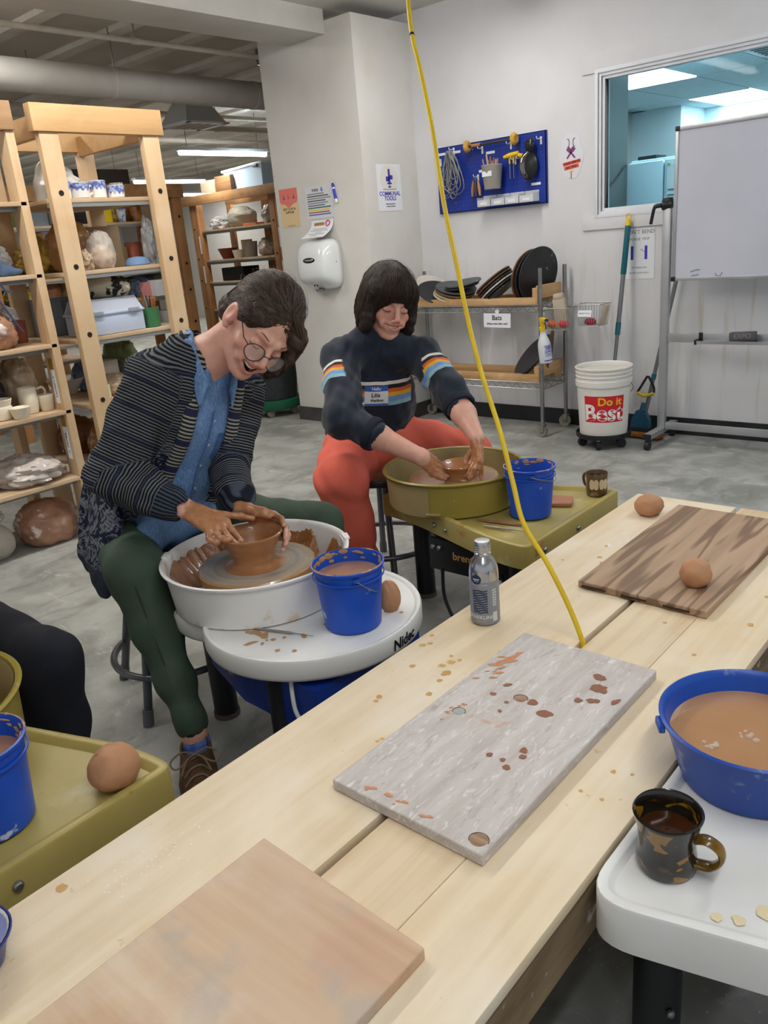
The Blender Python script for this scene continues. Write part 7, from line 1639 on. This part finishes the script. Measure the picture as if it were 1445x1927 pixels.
q.add(vs, [(j * 5 + i, j * 5 + i + 1, (j + 1) * 5 + i + 1, (j + 1) * 5 + i) for j in range(4) for i in range(4)]); q.build('pocket', M_DENIMD, ds)
# cardigan
def m_cardigan():
    t = NT('striped_knit'); v = t.coord(); u = t.attr('u').outputs['Fac']; rg_ = t.attr('region').outputs['Fac']
    wob = t.math('MULTIPLY', t.math('SUBTRACT', t.noise(v, 30, 3), .5), .004); uu = t.math('ADD', u, wob)
    st_ = t.math('SINE', t.math('MULTIPLY', uu, 2 * PI / .0078)); f = t.ramp(st_, -.15, .45); c = t.mix(f, '#191b20', '#6c6f71')
    band = t.ramp(t.math('SINE', t.math('MULTIPLY', uu, 2 * PI / .072)), .88, .97); c = t.mix(t.math('MULTIPLY', band, .8), c, '#23253c')
    wv = t.ramp(t.noise(t.coord((1, 1, 1.3)), 24, 2, 2.6), .47, .53); jac = t.mix(wv, '#22263a', '#74787e'); jac = t.mix(t.math('MULTIPLY', f, .25), jac, '#15171c'); c = t.mix(rg_, c, jac)
    rib = t.attr('rib').outputs['Fac']; rs = t.ramp(t.math('SINE', t.math('MULTIPLY', t.attr('ang').outputs['Fac'], 30)), -.3, .5); c = t.mix(rib, c, t.mix(rs, '#1e222c', '#4b525e'))
    t.color(c); t.b.inputs['Roughness'].default_value = .95; t.b.inputs['Specular IOR Level'].default_value = .15; t.bump(t.math('ADD', st_, t.noise(v, 260, 3)), .35, .003); return t.m
M_CARD_ = m_cardigan()
S = SDF((-2.26, .84, .38), (-1.55, 1.62, 1.06), .0046)
S.path([N1 - upv * .05 - fr1 * .015, N1 - upv * .17, PV + upv * .20, PV + upv * .03 - fr1 * .015], [.124, .158, .160, .172], .03, (fr1, 1.36))
S.cone(N1 - upv * .045 - fr1 * .01, RS, .085, .074, .04); S.cone(N1 - upv * .045 - fr1 * .01, LS_, .085, .070, .04)
S.cone(A_(-2.01, 1.08, .66), A_(-1.965, 1.000, .50), .10, .105, .05, ((.25, .95, -.25), 2.6)); S.cone(A_(-1.965, 1.000, .50), A_(-1.915, .965, .445), .105, .055, .03, ((.25, .95, -.25), 3.4))
S.cone(A_(-2.10, 1.16, .66), A_(-2.10, 1.10, .48), .11, .11, .05, ((1, .2, 0), 2.6))
# front opening
op_ = [N1 + upv * .10 + fr1 * .07, N1 - upv * .04 + fr1 * .13 + ac * .004, N1 - upv * .22 + fr1 * .150 + ac * .012, N1 - upv * .40 + fr1 * .165 + ac * .0, PV + fr1 * .17 - ac * .02]
S2 = [.062, .072, .068, .082, .12]
for i in range(4): S.cone(op_[i], op_[i + 1], S2[i], S2[i + 1], .006, (fr1, .62), mode='s')
S.cone(N1 - upv * .03, N1 + upv * .14, .058, .07, .01, mode='s')
me_t, _ = S.mesh('torso_only'); bvc = caster(me_t); bpy.data.meshes.remove(me_t)
S.path([RS, RE], [.076, .066], .02); S.path([RE, RE * .45 + RW * .55, RE * .14 + RW * .86, RE * .06 + RW * .94], [.066, .058, .044, .042], .02)
S.path([LS_, LE], [.072, .058], .02); S.path([LE, LE * .4 + LW * .6, LE * .12 + LW * .88], [.058, .050, .040], .02)
S.cone(RW, RW + unit(RW - RE) * .06, .032, .032, .004, mode='s'); S.cone(LW, LW + unit(LW - LE) * .06, .030, .030, .004, mode='s')
S.ripple(.0042, 48, 7); S.ripple(.0022, 110, 9)
me_, P = S.mesh('cardigan')
u = N1 @ upv - P @ upv; reg = np.zeros(len(P)); best = np.full(len(P), .085)
for base, (a, b) in ((.0, (RS, RE)), (np.linalg.norm(RE - RS), (RE, RW)), (.0, (LS_, LE)), (np.linalg.norm(LE - LS_), (LE, LW))):
    tt, qq = bones_u(P, a, b); L = np.linalg.norm(b - a); m = (qq < best) & (tt > (-.03 if base == 0 else -.02)) & (tt < L + .05); u = np.where(m, base + tt, u); best = np.where(m, qq, best)
arm = best < .0849; reg[~arm] = np.clip((u[~arm] - .20) / .03, 0, 1)
tR, qR = bones_u(P, RE, RW); tL, qL = bones_u(P, LE, LW); rib = np.clip((tR - np.linalg.norm(RW - RE) * .72) / .006, 0, 1) * (qR < .06) + np.clip((tL - np.linalg.norm(LW - LE) * .70) / .006, 0, 1) * (qL < .055)
hem = np.clip((.482 - P[:, 2]) / .008, 0, 1) * (~arm); rib = np.clip(rib + hem, 0, 1)
dR = unit(RW - RE); e1 = unit(np.cross(dR, A_(0, 0, 1))); e2 = np.cross(dR, e1); dd = P - RE; ang = np.arctan2(dd @ e2, dd @ e1); ang = np.where(hem > .5, (P[:, 0] + P[:, 1]) * 30, ang)
vattr(me_, 'u', u); vattr(me_, 'region', reg); vattr(me_, 'rib', rib); vattr(me_, 'ang', ang)
card = ob('cardigan', me_, M_CARD_, p1)
def m_band():
    t = NT('knit_band'); u = t.attr('u').outputs['Fac']; st_ = t.ramp(t.math('SINE', t.math('MULTIPLY', u, 2 * PI / .0105)), -.1, .3); c = t.mix(st_, '#17191d', '#9b9a90'); bl = t.ramp(t.math('SINE', t.math('MULTIPLY', u, 2 * PI / .085)), .72, .78); c = t.mix(bl, c, '#20233f'); t.color(c); t.b.inputs['Roughness'].default_value = .95; return t.m
M_BAND = m_band()
for sg_ in (-1, 1):
    pts = []; 
    for i in range(13):
        sz_ = -.015 + .036 * i; sx_ = sg_ * (.060 + .012 * min(1, i / 5) + .022 * max(0, (i - 7) / 5)) + .008
        o = N1 - upv * sz_ + ac * sx_ + fr1 * .4; h = bvc.ray_cast(Vector(o), Vector(-fr1), .55); pb = np.array(h[0]) if h[0] else N1 - upv * sz_ + ac * sx_ + fr1 * .08; pts.append(pb + fr1 * .003)
    pts = [N1 + upv * .045 - fr1 * .055 + ac * sg_ * .05, N1 + upv * .035 - fr1 * .0 + ac * sg_ * .072] + pts
    q = MB().tube([Vector(p_) for p_ in smooth_path([Vector(p_) for p_ in pts], 3)], .0195, 8, flat=.42); me_ = bpy.data.meshes.new('front_band'); me_.from_pydata(q.v, [], q.f); me_.shade_smooth()
    Pv = np.array([tuple(v.co) for v in me_.vertices]); vattr(me_, 'u', N1 @ upv - Pv @ upv); ob('front_band', me_, M_BAND, card)
# leggings, sock, shoe
M_LEG = mat('green_leggings', '#3f5040', .8, c2='#364636', ns=7, bump=.05, bs=80)
S = SDF((-2.2, .84, .10), (-1.48, 1.66, .66), .005)
S.path([PV, RH, RK], [.115, .092, .075], .03); S.path([RK, RK * .62 + RA_ * .38 + A_(-.006, .004, 0), RK * .3 + RA_ * .7, RA_ + A_(-.006, .002, .03), RA_ + A_(-.003, .001, .012)], [.072, .060, .046, .0355, .0365], .03)
S.path([PV, LH, LH * .5 + LK * .5, LK], [.115, .092, .080, .068], .03); S.path([LK, LK * .5 + LA * .5, LA + A_(0, 0, .05)], [.068, .055, .04], .03)
S.ripple(.0018, 60, 5); S.cone(RA_ + A_(0, 0, .012), RA_ + A_(.012, -.004, -.06), .0325, .034, .003, mode='s'); me_, P = S.mesh('leggings'); lg1 = ob('leggings', me_, M_LEG, p1); bvl = caster(me_)
MB().tube([Vector(RK * (1 - t) + RA_ * t + unit(A_(.75, -.62, .15)) * (.0755 - .037 * t)) for t in [i / 12 for i in range(12)]], .0016, 5).build('side_seam', mat('seam_dark', '#2c392d', .9), lg1)
MB().lathe([(.0365, -.004), (.0385, .004), (.0365, .012)], 24, Vector(RA_ + A_(-.004, .001, .024)), Vector(unit(RK - RA_)), cap=False).build('ankle_hem', M_LEG, lg1)
sk = SDF((-1.66, .82, 0), (-1.36, 1.02, .16), .0035); sk.path([RA_ + A_(.006, -.002, -.030), RA_ + A_(.014, -.006, -.075)], [.0365, .038], .01); sk.ripple(.001, 200, 2)
sk.cone(RA_ + A_(.0, 0, .02), RA_ + A_(.005, -.002, -.04), .033, .033, .003, mode='s'); me_, _ = sk.mesh('sock'); ob('sock', me_, mat('blue_sock', '#3d5a9c', .9, c2='#5c7cc0', ns=60), p1)
def shoe(par, heel, toe, m_, laces):
    heel, toe = A_(*heel), A_(*toe); d = unit(toe - heel); s_ = np.cross(d, A_(0, 0, 1))
    q = SDF(np.minimum(heel, toe) - .09, np.maximum(heel, toe) + .13, .004); L = np.linalg.norm(toe - heel)
    q.path([heel + A_(0, 0, .045), heel + d * L * .5 + A_(0, 0, .045), toe - d * .03 + A_(0, 0, .036)], [.040, .044, .042], .02); q.cone(heel + d * .045 + A_(0, 0, .07), heel + d * .02 + A_(0, 0, .095), .040, .038, .02)
    q.cone(heel + d * .03 + A_(0, 0, .095), heel + d * .02 + A_(0, 0, .17), .032, .036, .005, mode='s'); q.half(A_(0, 0, .014), (0, 0, -1)); me_, _ = q.mesh('shoe'); sh = ob('shoe', me_, m_, par)
    so = SDF(np.minimum(heel, toe) - .09, np.maximum(heel, toe) + .09, .004); so.path([heel + A_(0, 0, .02), heel + d * L * .5 + A_(0, 0, .02), toe - d * .03 + A_(0, 0, .02)], [.044, .047, .046], .02); so.half(A_(0, 0, .002), (0, 0, -1)); so.half(A_(0, 0, .022), (0, 0, 1)); me_, _ = so.mesh('sole'); ob('sole', me_, mat('shoe_sole', '#8a8378', .8), sh)
    if laces:
        for i in range(5):
            c = heel + d * (.075 + .026 * i) + A_(0, 0, .106 - .0075 * i)
            MB().tube(smooth_path([Vector(c - s_ * .030 - A_(0, 0, .018)), Vector(c - s_ * .012), Vector(c + s_ * .012 + d * .008), Vector(c + s_ * .030 + d * .012 - A_(0, 0, .018))], 4), .0026, 6).build('lace', mat('lace_tan', '#77614a', .9), sh)
        c = heel + d * .075 + A_(0, 0, .114)
        for sg_ in (-1, 1):
            MB().tube(smooth_path([Vector(c), Vector(c + s_ * sg_ * .03 + A_(0, 0, .012)), Vector(c + s_ * sg_ * .058 + d * .02 + A_(0, 0, .004)), Vector(c + s_ * sg_ * .045 + d * .035 - A_(0, 0, .008)), Vector(c + s_ * sg_ * .006 + d * .006)], 4), .0024, 6).build('bow_loop', mat('lace_tan', '#77614a', .9), sh)
            MB().tube(smooth_path([Vector(c), Vector(c + s_ * sg_ * .02 + d * .03 + A_(0, 0, .006)), Vector(c + s_ * sg_ * .035 + d * .06 - A_(0, 0, .012))], 4), .0022, 6).build('lace_end', mat('lace_tan', '#77614a', .9), sh)
    return sh
M_SUEDE = mat('brown_suede', '#5a4128', .9, c2='#4a341f', ns=20)
shoe(p1, (-1.545, .918, 0), (-1.395, .815, 0), M_SUEDE, True); shoe(p1, (-1.695, 1.56, 0), (-1.50, 1.59, 0), M_SUEDE, False)
rebase(p1, (-2.0, 1.18, 0))

# ================================================================= second potter (striped sweatshirt)
p2 = thing('person', 'smiling woman in a striped navy sweatshirt and coral trousers at the olive wheel', 'person')
N2 = A_(-1.965, 2.180, .905); RS2, LS2 = A_(-2.000, 2.040, .862), A_(-1.825, 2.275, .845)
RE2, RW2 = A_(-1.835, 1.860, .690), A_(-1.566, 1.925, .574); LE2, LW2 = A_(-1.650, 2.210, .726), A_(-1.472, 2.098, .608)
PV2 = A_(-2.05, 2.20, .49); RH2, LH2 = A_(-2.06, 2.12, .505), A_(-1.98, 2.26, .505)
RK2, LK2 = A_(-1.862, 1.838, .480), A_(-1.722, 2.405, .450); RA2, LA2 = A_(-1.868, 1.935, .07), A_(-1.70, 2.46, .07)
ac2 = unit(LS2 - RS2); up2 = unit(N2 - PV2); ac2 = unit(ac2 - up2 * (ac2 @ up2)); fr2 = np.cross(ac2, up2)
H2 = Head((-1.906, 2.208, 1.0375), cvec(.36, -.47, .80), cvec(.20, .88, .43), 1.05)
S = SDF((-2.22, 1.74, .0), (-1.40, 2.54, 1.24), .0038)
H2.skull(S, .0052, 1.30)
S.cone(H2.w(0, -.045, -.050), N2, .047, .055, .022); S.cone(H2.w(0, -.012, -.070), N2 + fr2 * .03, .030, .042, .018)
S.path([N2, N2 - up2 * .07 - fr2 * .02, PV2 + up2 * .2, PV2], [.055, .065, .07, .08], .02); S.cone(N2, RS2, .042, .036, .02); S.cone(N2, LS2, .042, .036, .02)
S.path([RS2, RE2], [.042, .040], .02); S.path([RE2, RE2 * .55 + RW2 * .45, RW2], [.041, .040, .0265], .02); S.path([LS2, LE2], [.042, .040], .02); S.path([LE2, LE2 * .5 + LW2 * .5, LW2], [.043, .040, .026], .02)
S.path([PV2, RH2, RK2, RA2], [.09, .07, .05, .034], .02); S.path([PV2, LH2, LK2, LA2], [.09, .07, .05, .034], .02)
KR2 = A_(-1.572, 1.978, .532); sR2 = A_(-.25, .35, .9)
hand(S, RW2, KR2, sR2, [[(-1.572, 2.012, .535), (-1.568, 2.030, .522), (-1.562, 2.042, .512)], [(-1.564, 2.008, .521), (-1.556, 2.020, .508), (-1.549, 2.030, .500)], [(-1.560, 2.000, .506), (-1.548, 2.010, .497), (-1.540, 2.018, .491)], [(-1.560, 1.990, .493), (-1.550, 1.998, .487), (-1.542, 2.006, .484)]],
     [(-1.596, 1.985, .562), (-1.602, 2.010, .555), (-1.597, 2.032, .540)], .013)
KL2 = A_(-1.452, 2.068, .550); sL2 = A_(-.7, .5, .1)
hand(S, LW2, KL2, sL2, [[(-1.478, 2.062, .525), (-1.492, 2.058, .508), (-1.500, 2.060, .497)], [(-1.460, 2.045, .522), (-1.474, 2.040, .502), (-1.486, 2.042, .490)], [(-1.442, 2.038, .522), (-1.455, 2.034, .501), (-1.467, 2.038, .487)], [(-1.428, 2.050, .520), (-1.430, 2.052, .500), (-1.432, 2.054, .484)]],
     [(-1.492, 2.095, .565), (-1.508, 2.090, .540), (-1.512, 2.085, .522)], .013)
me_, P = S.mesh('body'); H2.paint(me_, P, .0052, 1.30)
cl_a = np.maximum(np.clip(1 - (np.linalg.norm(P - KR2, axis=1) - .05) / .045, 0, 1), np.clip(1 - (np.linalg.norm(P - KL2, axis=1) - .05) / .045, 0, 1)) * .62; cl_a[P[:, 2] > .68] = 0; vattr(me_, 'clay', cl_a)
ob('body', me_, M_SKIN, p2)
H2.face_parts(p2, mat('brow_dark', '#35261d', .7), .0052, 1.30)
M_HAIR2 = m_hair('dark_hair', '#15100d', '#45342a')
S = SDF(H2.c - .20, H2.c + .20, .0045)
H2.ell(S, (0, -.016, .032), (.088, .104, .098), .01)
for x in (-1, 1): H2.ell(S, (x * .072, .004, -.030), (.026, .062, .082), .03); H2.ell(S, (x * .078, .030, -.060), (.018, .040, .050), .02)
H2.ell(S, (0, -.070, -.040), (.085, .050, .080), .03); H2.ell(S, (0, .056, .046), (.074, .044, .050), .04)
H2.ell(S, (0, .118, -.052), (.058, .068, .078), .008, 's'); H2.ell(S, (0, .04, -.105), (.056, .09, .035), .01, 's')
S.ripple(.0014, 150, 13); me_, P = S.mesh('hair'); vattr(me_, 'shade', .15 + .2 * np.sin(P @ A_(120, 60, 90)) ** 2); hair2 = ob('hair', me_, M_HAIR2, p2)
rg2 = random.Random(9); paths = []
for k in range(900):
    ph = rg2.uniform(-PI, PI); fr_ = math.cos(ph); te = (1.60 if abs(ph) < .62 else 1.95 if abs(ph) < 1.2 else 2.45) + rg2.uniform(-.10, .10); t0 = rg2.uniform(.08, .5); wob = rg2.uniform(.6, 1.6); p_ = []
    for j in range(11):
        th = t0 + (te - t0) * j / 10; rr = 1.012 + rg2.uniform(0, .004) + .006 * math.sin(j * wob + k)
        x = math.sin(ph + .12 * math.sin(j * .5 + k)) * math.sin(th) * .0905 * rr; y = -.016 + math.cos(ph) * math.sin(th) * .107 * rr; z = .032 + math.cos(th) * .100 * rr
        if th > 1.5 and abs(ph) > .6: s_ = min(1, (th - 1.5) / .9); x = x * (1 - s_) + math.sin(ph) * .096 * s_; y = y * (1 - s_) + (-.01 + math.cos(ph) * .10) * s_; z = .032 - .150 * s_ if s_ > .15 else z
        p_.append((x, y, z))
    paths.append(p_)
strands(H2, paths, .0015, 'hair_strands', M_HAIR2, hair2, 7, caster(hair2.data))
fp = [slerp_path((rg2.uniform(-1, 1), rg2.uniform(-.3, 1), 1), (rg2.uniform(-1, 1), rg2.uniform(-1, .6), rg2.uniform(-.4, .3)), 8, (0, -.016, .032), (.092, .108, .102), rg2.uniform(.03, .07), .003, rg2) for k in range(20)]
strands(H2, fp, .0004, 'stray_hairs', M_HAIR2, hair2, 8)
for z in (-.045, -.066): MB().sphere(Vector(H2.w(.083, .015, z)), .0035, 10, 6).build('earring', mat('silver', '#d6d6d4', .15, 1), p2)
M_NAVYK = mat('navy_cuff', '#141d2b', .9)
def m_sweat():
    t = NT('navy_sweatshirt'); v = t.coord(); u = t.attr('u').outputs['Fac']; b = t.attr('band').outputs['Fac']
    r = t.new('ShaderNodeValToRGB'); cr = r.color_ramp; cr.interpolation = 'CONSTANT'; navy = c4('#16202f')
    cr.elements[0].position = 0; cr.elements[0].color = navy; cr.elements[1].position = .10 / .3; cr.elements[1].color = c4('#e3ddd2')
    for p_, c_ in ((.112, '#1d1015'), (.126, '#d2632b'), (.139, '#e3a81f'), (.153, '#6c98cf'), (.171, '#8db5bd'), (.186, '#16202f')): e = cr.elements.new(p_ / .3); e.color = c4(c_)
    t.link(t.math('DIVIDE', u, .3), r.inputs[0]); c = t.mix(b, '#16202f', r.outputs[0]); t.color(c); t.b.inputs['Roughness'].default_value = .9; t.b.inputs['Sheen Weight'].default_value = .15; t.bump(t.noise(v, 250, 4), .12, .002); return t.m
S = SDF((-2.28, 1.74, .48), (-1.50, 2.46, 1.03), .0048)
S.path([N2 - up2 * .045, N2 - up2 * .16, PV2 + up2 * .20, PV2 + up2 * .10], [.100, .146, .166, .168], .03, (fr2, 1.40)); S.cone(N2 - up2 * .022, RS2, .080, .064, .04); S.cone(N2 - up2 * .022, LS2, .080, .062, .04)
S.path([RS2, RE2], [.064, .064], .03); S.path([RE2, RE2 * .62 + RW2 * .38], [.064, .050], .02); S.path([LS2, LE2], [.062, .060], .03); S.path([LE2, LE2 * .66 + LW2 * .34], [.060, .050], .02)
S.path([N2 + up2 * .01 - fr2 * .02, N2 + up2 * .03], [.066, .060], .02)
S.cone(N2 - up2 * .01, H2.w(0, .01, -.08), .050, .062, .01, mode='s'); S.cone(RE2 * .58 + RW2 * .42, RW2, .043, .043, .004, mode='s'); S.cone(LE2 * .62 + LW2 * .38, LW2, .045, .045, .004, mode='s')
S.ripple(.005, 40, 3); S.ripple(.0025, 95, 4, fn=lambda Q: 1.0); me_, P = S.mesh('sweatshirt')
u = N2 @ up2 - P @ up2 - .020; best = np.full(len(P), .092); bd = ((P - PV2) @ fr2 > -.02).astype(float); u = u + .02 * ((P - N2) @ ac2) / .1 * 0
for a, b, off in ((RS2, RE2, .03), (LS2, LE2, .03)):
    tt, qq = bones_u(P, a, b); L = np.linalg.norm(b - a); m = (qq < best) & (tt > -.02) & (tt < L + .02) & ((np.abs((P - N2) @ ac2) > .135)); u = np.where(m, tt + off, u); best = np.where(m, qq, best); bd = np.where(m, 1.0, bd)
for a, b in ((RE2, RW2), (LE2, LW2)):
    tt, qq = bones_u(P, a, b); tz_, qz_ = bones_u(P, N2, PV2); m = (qq < .080) & (tt > -.02) & (qz_ > .135); bd = np.where(m, 0.0, bd)
bd = np.where((np.abs((P - N2) @ ac2) > .135) & (best > .0919), 0.0, bd)
ee = np.empty(len(me_.edges) * 2, np.int32); me_.edges.foreach_get('vertices', ee); ee = ee.reshape(-1, 2); jump = np.abs(u[ee[:, 0]] - u[ee[:, 1]]) > .014; bd[ee[jump].ravel()] = 0; mk_ = np.zeros(len(P), bool); mk_[ee[jump].ravel()] = True; e2_ = mk_[ee].any(1); bd[ee[e2_].ravel()] = 0
vattr(me_, 'u', u); vattr(me_, 'band', bd); sw = ob('sweatshirt', me_, m_sweat(), p2); bv2 = caster(me_)
for a_, b_, t_, r_ in ((RE2, RW2, .375, .0560), (LE2, LW2, .335, .0555)):
    d_ = unit(b_ - a_); c_ = a_ * (1 - t_) + b_ * t_; MB().lathe([(r_ - .006, .012), (r_, .010), (r_ + .003, -.004), (r_, -.018), (r_ - .008, -.020)], 28, Vector(c_), Vector(d_), cap=False, jit=.002).build('cuff', M_NAVYK, sw)
# name sticker on the chest
def chest(sx_, sz_):
    o = N2 - up2 * sz_ + ac2 * sx_ + fr2 * .01; h = bv2.ray_cast(Vector(o), Vector(fr2), .3); return np.array(h[0]) if h[0] else N2 - up2 * sz_ + ac2 * sx_ + fr2 * .13
def patch(x0, x1, z0, z1, lift, name, m_, par, n=6):
    q = MB(); vs = [Vector(chest(x0 + (x1 - x0) * i / n, z0 + (z1 - z0) * j / n) + fr2 * lift) for j in range(n + 1) for i in range(n + 1)]
    q.add(vs, [(j * (n + 1) + i, j * (n + 1) + i + 1, (j + 1) * (n + 1) + i + 1, (j + 1) * (n + 1) + i) for j in range(n) for i in range(n)]); return q.build(name, m_, par)
TX, TZ2 = -.050, .135
stk = patch(TX, TX + .086, TZ2, TZ2 + .068, .003, 'name_sticker', M_PAPER, p2); patch(TX, TX + .086, TZ2, TZ2 + .018, .0036, 'blue_header', mat('sticker_blue', '#2a62b8', .6), stk); patch(TX, TX + .086, TZ2 + .062, TZ2 + .068, .0036, 'blue_footer', mat('sticker_blue', '#2a62b8', .6), stk)
for s_, sz_, m_, dx, dz in (('Hello', .015, M_WHITE, .043, .009), ('Lilia', .021, M_INK, .040, .031), ('she/they', .014, M_INK, .045, .050)):
    o = text(s_, sz_, m_, stk, Matrix.Identity(4), extrude=0, bold=.0003)
    for v in o.data.vertices: v.co = Vector(chest(TX + dx + v.co.x, TZ2 + dz - v.co.y) + fr2 * .0046)
# coral trousers
M_CORAL = mat('coral_sweatpants', '#e06b58', .9, c2='#d6604d', ns=9, bump=.08, bs=120)
S = SDF((-2.26, 1.70, .05), (-1.50, 2.56, .66), .005)
S.path([PV2 + up2 * .08, PV2], [.134, .134], .03, (fr2, 1.15)); S.path([PV2, RH2, RH2 * .5 + RK2 * .5, RK2], [.122, .104, .096, .082], .04); S.path([RK2, RK2 * .6 + RA2 * .4, RK2 * .2 + RA2 * .8, RA2 + A_(0, 0, .02)], [.086, .074, .056, .050], .03)
S.path([PV2, LH2, LH2 * .5 + LK2 * .5, LK2], [.13, .108, .095, .078], .04); S.path([LK2, LK2 * .4 + LA2 * .6, LA2 + A_(0, 0, .02)], [.078, .06, .05], .03)
S.ripple(.0038, 45, 15); me_, _ = S.mesh('sweatpants'); ob('sweatpants', me_, M_CORAL, p2)
shoe(p2, (-1.885, 1.95, 0), (-1.70, 1.86, 0), mat('dark_shoe', '#1d1d20', .7), False); shoe(p2, (-1.72, 2.47, 0), (-1.53, 2.44, 0), mat('dark_shoe', '#1d1d20', .7), False)
rebase(p2, (-2.0, 2.18, 0))

# ================================================================= third person, cut off at the left edge
p3 = thing('person', 'person in dark navy trousers, only a bent knee showing at the left edge', 'person')
PV3 = A_(-2.02, .47, .50); K3a, K3b = A_(-1.628, .640, .430), A_(-1.72, .02, .46)
S = SDF((-2.2, -.15, .03), (-1.48, .80, .68), .006)
S.path([PV3 + A_(0, 0, .06), PV3], [.15, .15], .03); S.path([PV3, A_(-1.98, .56, .46), A_(-1.80, .60, .452), K3a], [.12, .09, .084, .076], .04); S.path([K3a, A_(-1.630, .637, .28), A_(-1.64, .64, .09)], [.076, .064, .052], .03)
S.path([PV3, A_(-1.98, .36, .5), K3b], [.13, .10, .08], .04); S.path([K3b, A_(-1.72, .03, .09)], [.078, .05], .03); S.ripple(.003, 45, 4); me_, _ = S.mesh('trousers'); ob('trousers', me_, mat('dark_navy_cloth', '#0d0f18', .9, c2='#12141f', ns=9, spots=[('#8d8f94', 120, .77, .78)]), p3)
S = SDF((-2.3, .1, .5), (-1.5, .85, 1.35), .008); N3 = A_(-1.93, .47, .98)
H3 = Head((-1.84, .47, 1.13), (.72, 0, -.69), (.69, 0, .72), 1.02)
S.path([PV3 + A_(0, 0, .08), A_(-1.98, .47, .80), N3], [.15, .16, .10], .04, ((1, 0, 0), 1.3)); S.path([A_(-1.97, .64, .93), A_(-1.99, .62, .72), A_(-1.80, .50, .62)], [.07, .055, .04], .03); S.path([A_(-1.95, .28, .93), A_(-1.90, .22, .72), A_(-1.70, .34, .62)], [.07, .055, .04], .03); me_, _ = S.mesh('sweater'); ob('sweater', me_, mat('dark_sweater', '#20242e', .9), p3)
S = SDF((-2.1, .2, .5), (-1.48, .75, 1.32), .006); H3.skull(S, 0, 1); S.cone(H3.w(0, -.04, -.05), N3, .05, .055, .03); S.cone(N3, A_(-1.98, .47, .7), .045, .05, .02)
for sg_ in (-1, 1):
    W3 = A_(-1.79, .43 + sg_ * .09, .62); S.path([N3, A_(-1.97, .47 + sg_ * .17, .93), A_(-1.98, .46 + sg_ * .16, .72), W3], [.036, .032, .028, .022], .01)
    K_ = W3 + A_(.075, -.02 * sg_, -.045); hand(S, W3, K_, (0, -sg_, .2), [[K_ + A_(.03, (-sg_) * o, -.015), K_ + A_(.045, (-sg_) * o, -.04), K_ + A_(.045, (-sg_) * o, -.06)] for o in (.028, .010, -.009, -.026)], [W3 + A_(.06, -.045 * sg_, -.02), W3 + A_(.085, -.05 * sg_, -.035)])
me_, P = S.mesh('body'); H3.paint(me_, P, 0); vattr(me_, 'clay', np.clip((.62 - P[:, 2]) / .02, 0, 1) * (P[:, 0] > -1.70)); ob('body', me_, M_SKIN, p3)
S = SDF(H3.c - .17, H3.c + .17, .006); H3.ell(S, (0, -.02, .035), (.085, .10, .095), .01); H3.ell(S, (0, -.075, -.05), (.07, .045, .07), .03); H3.ell(S, (0, .11, -.03), (.07, .07, .08), .01, 's'); me_, P = S.mesh('hair'); vattr(me_, 'shade', P[:, 0] * 0 + .3); ob('hair', me_, M_HAIR2, p3)
shoe(p3, (-1.66, .645, 0), (-1.47, .60, 0), mat('dark_shoe', '#1d1d20', .7), False); shoe(p3, (-1.75, .03, 0), (-1.56, .02, 0), mat('dark_shoe', '#1d1d20', .7), False)
rebase(p3, (-1.98, .47, 0))
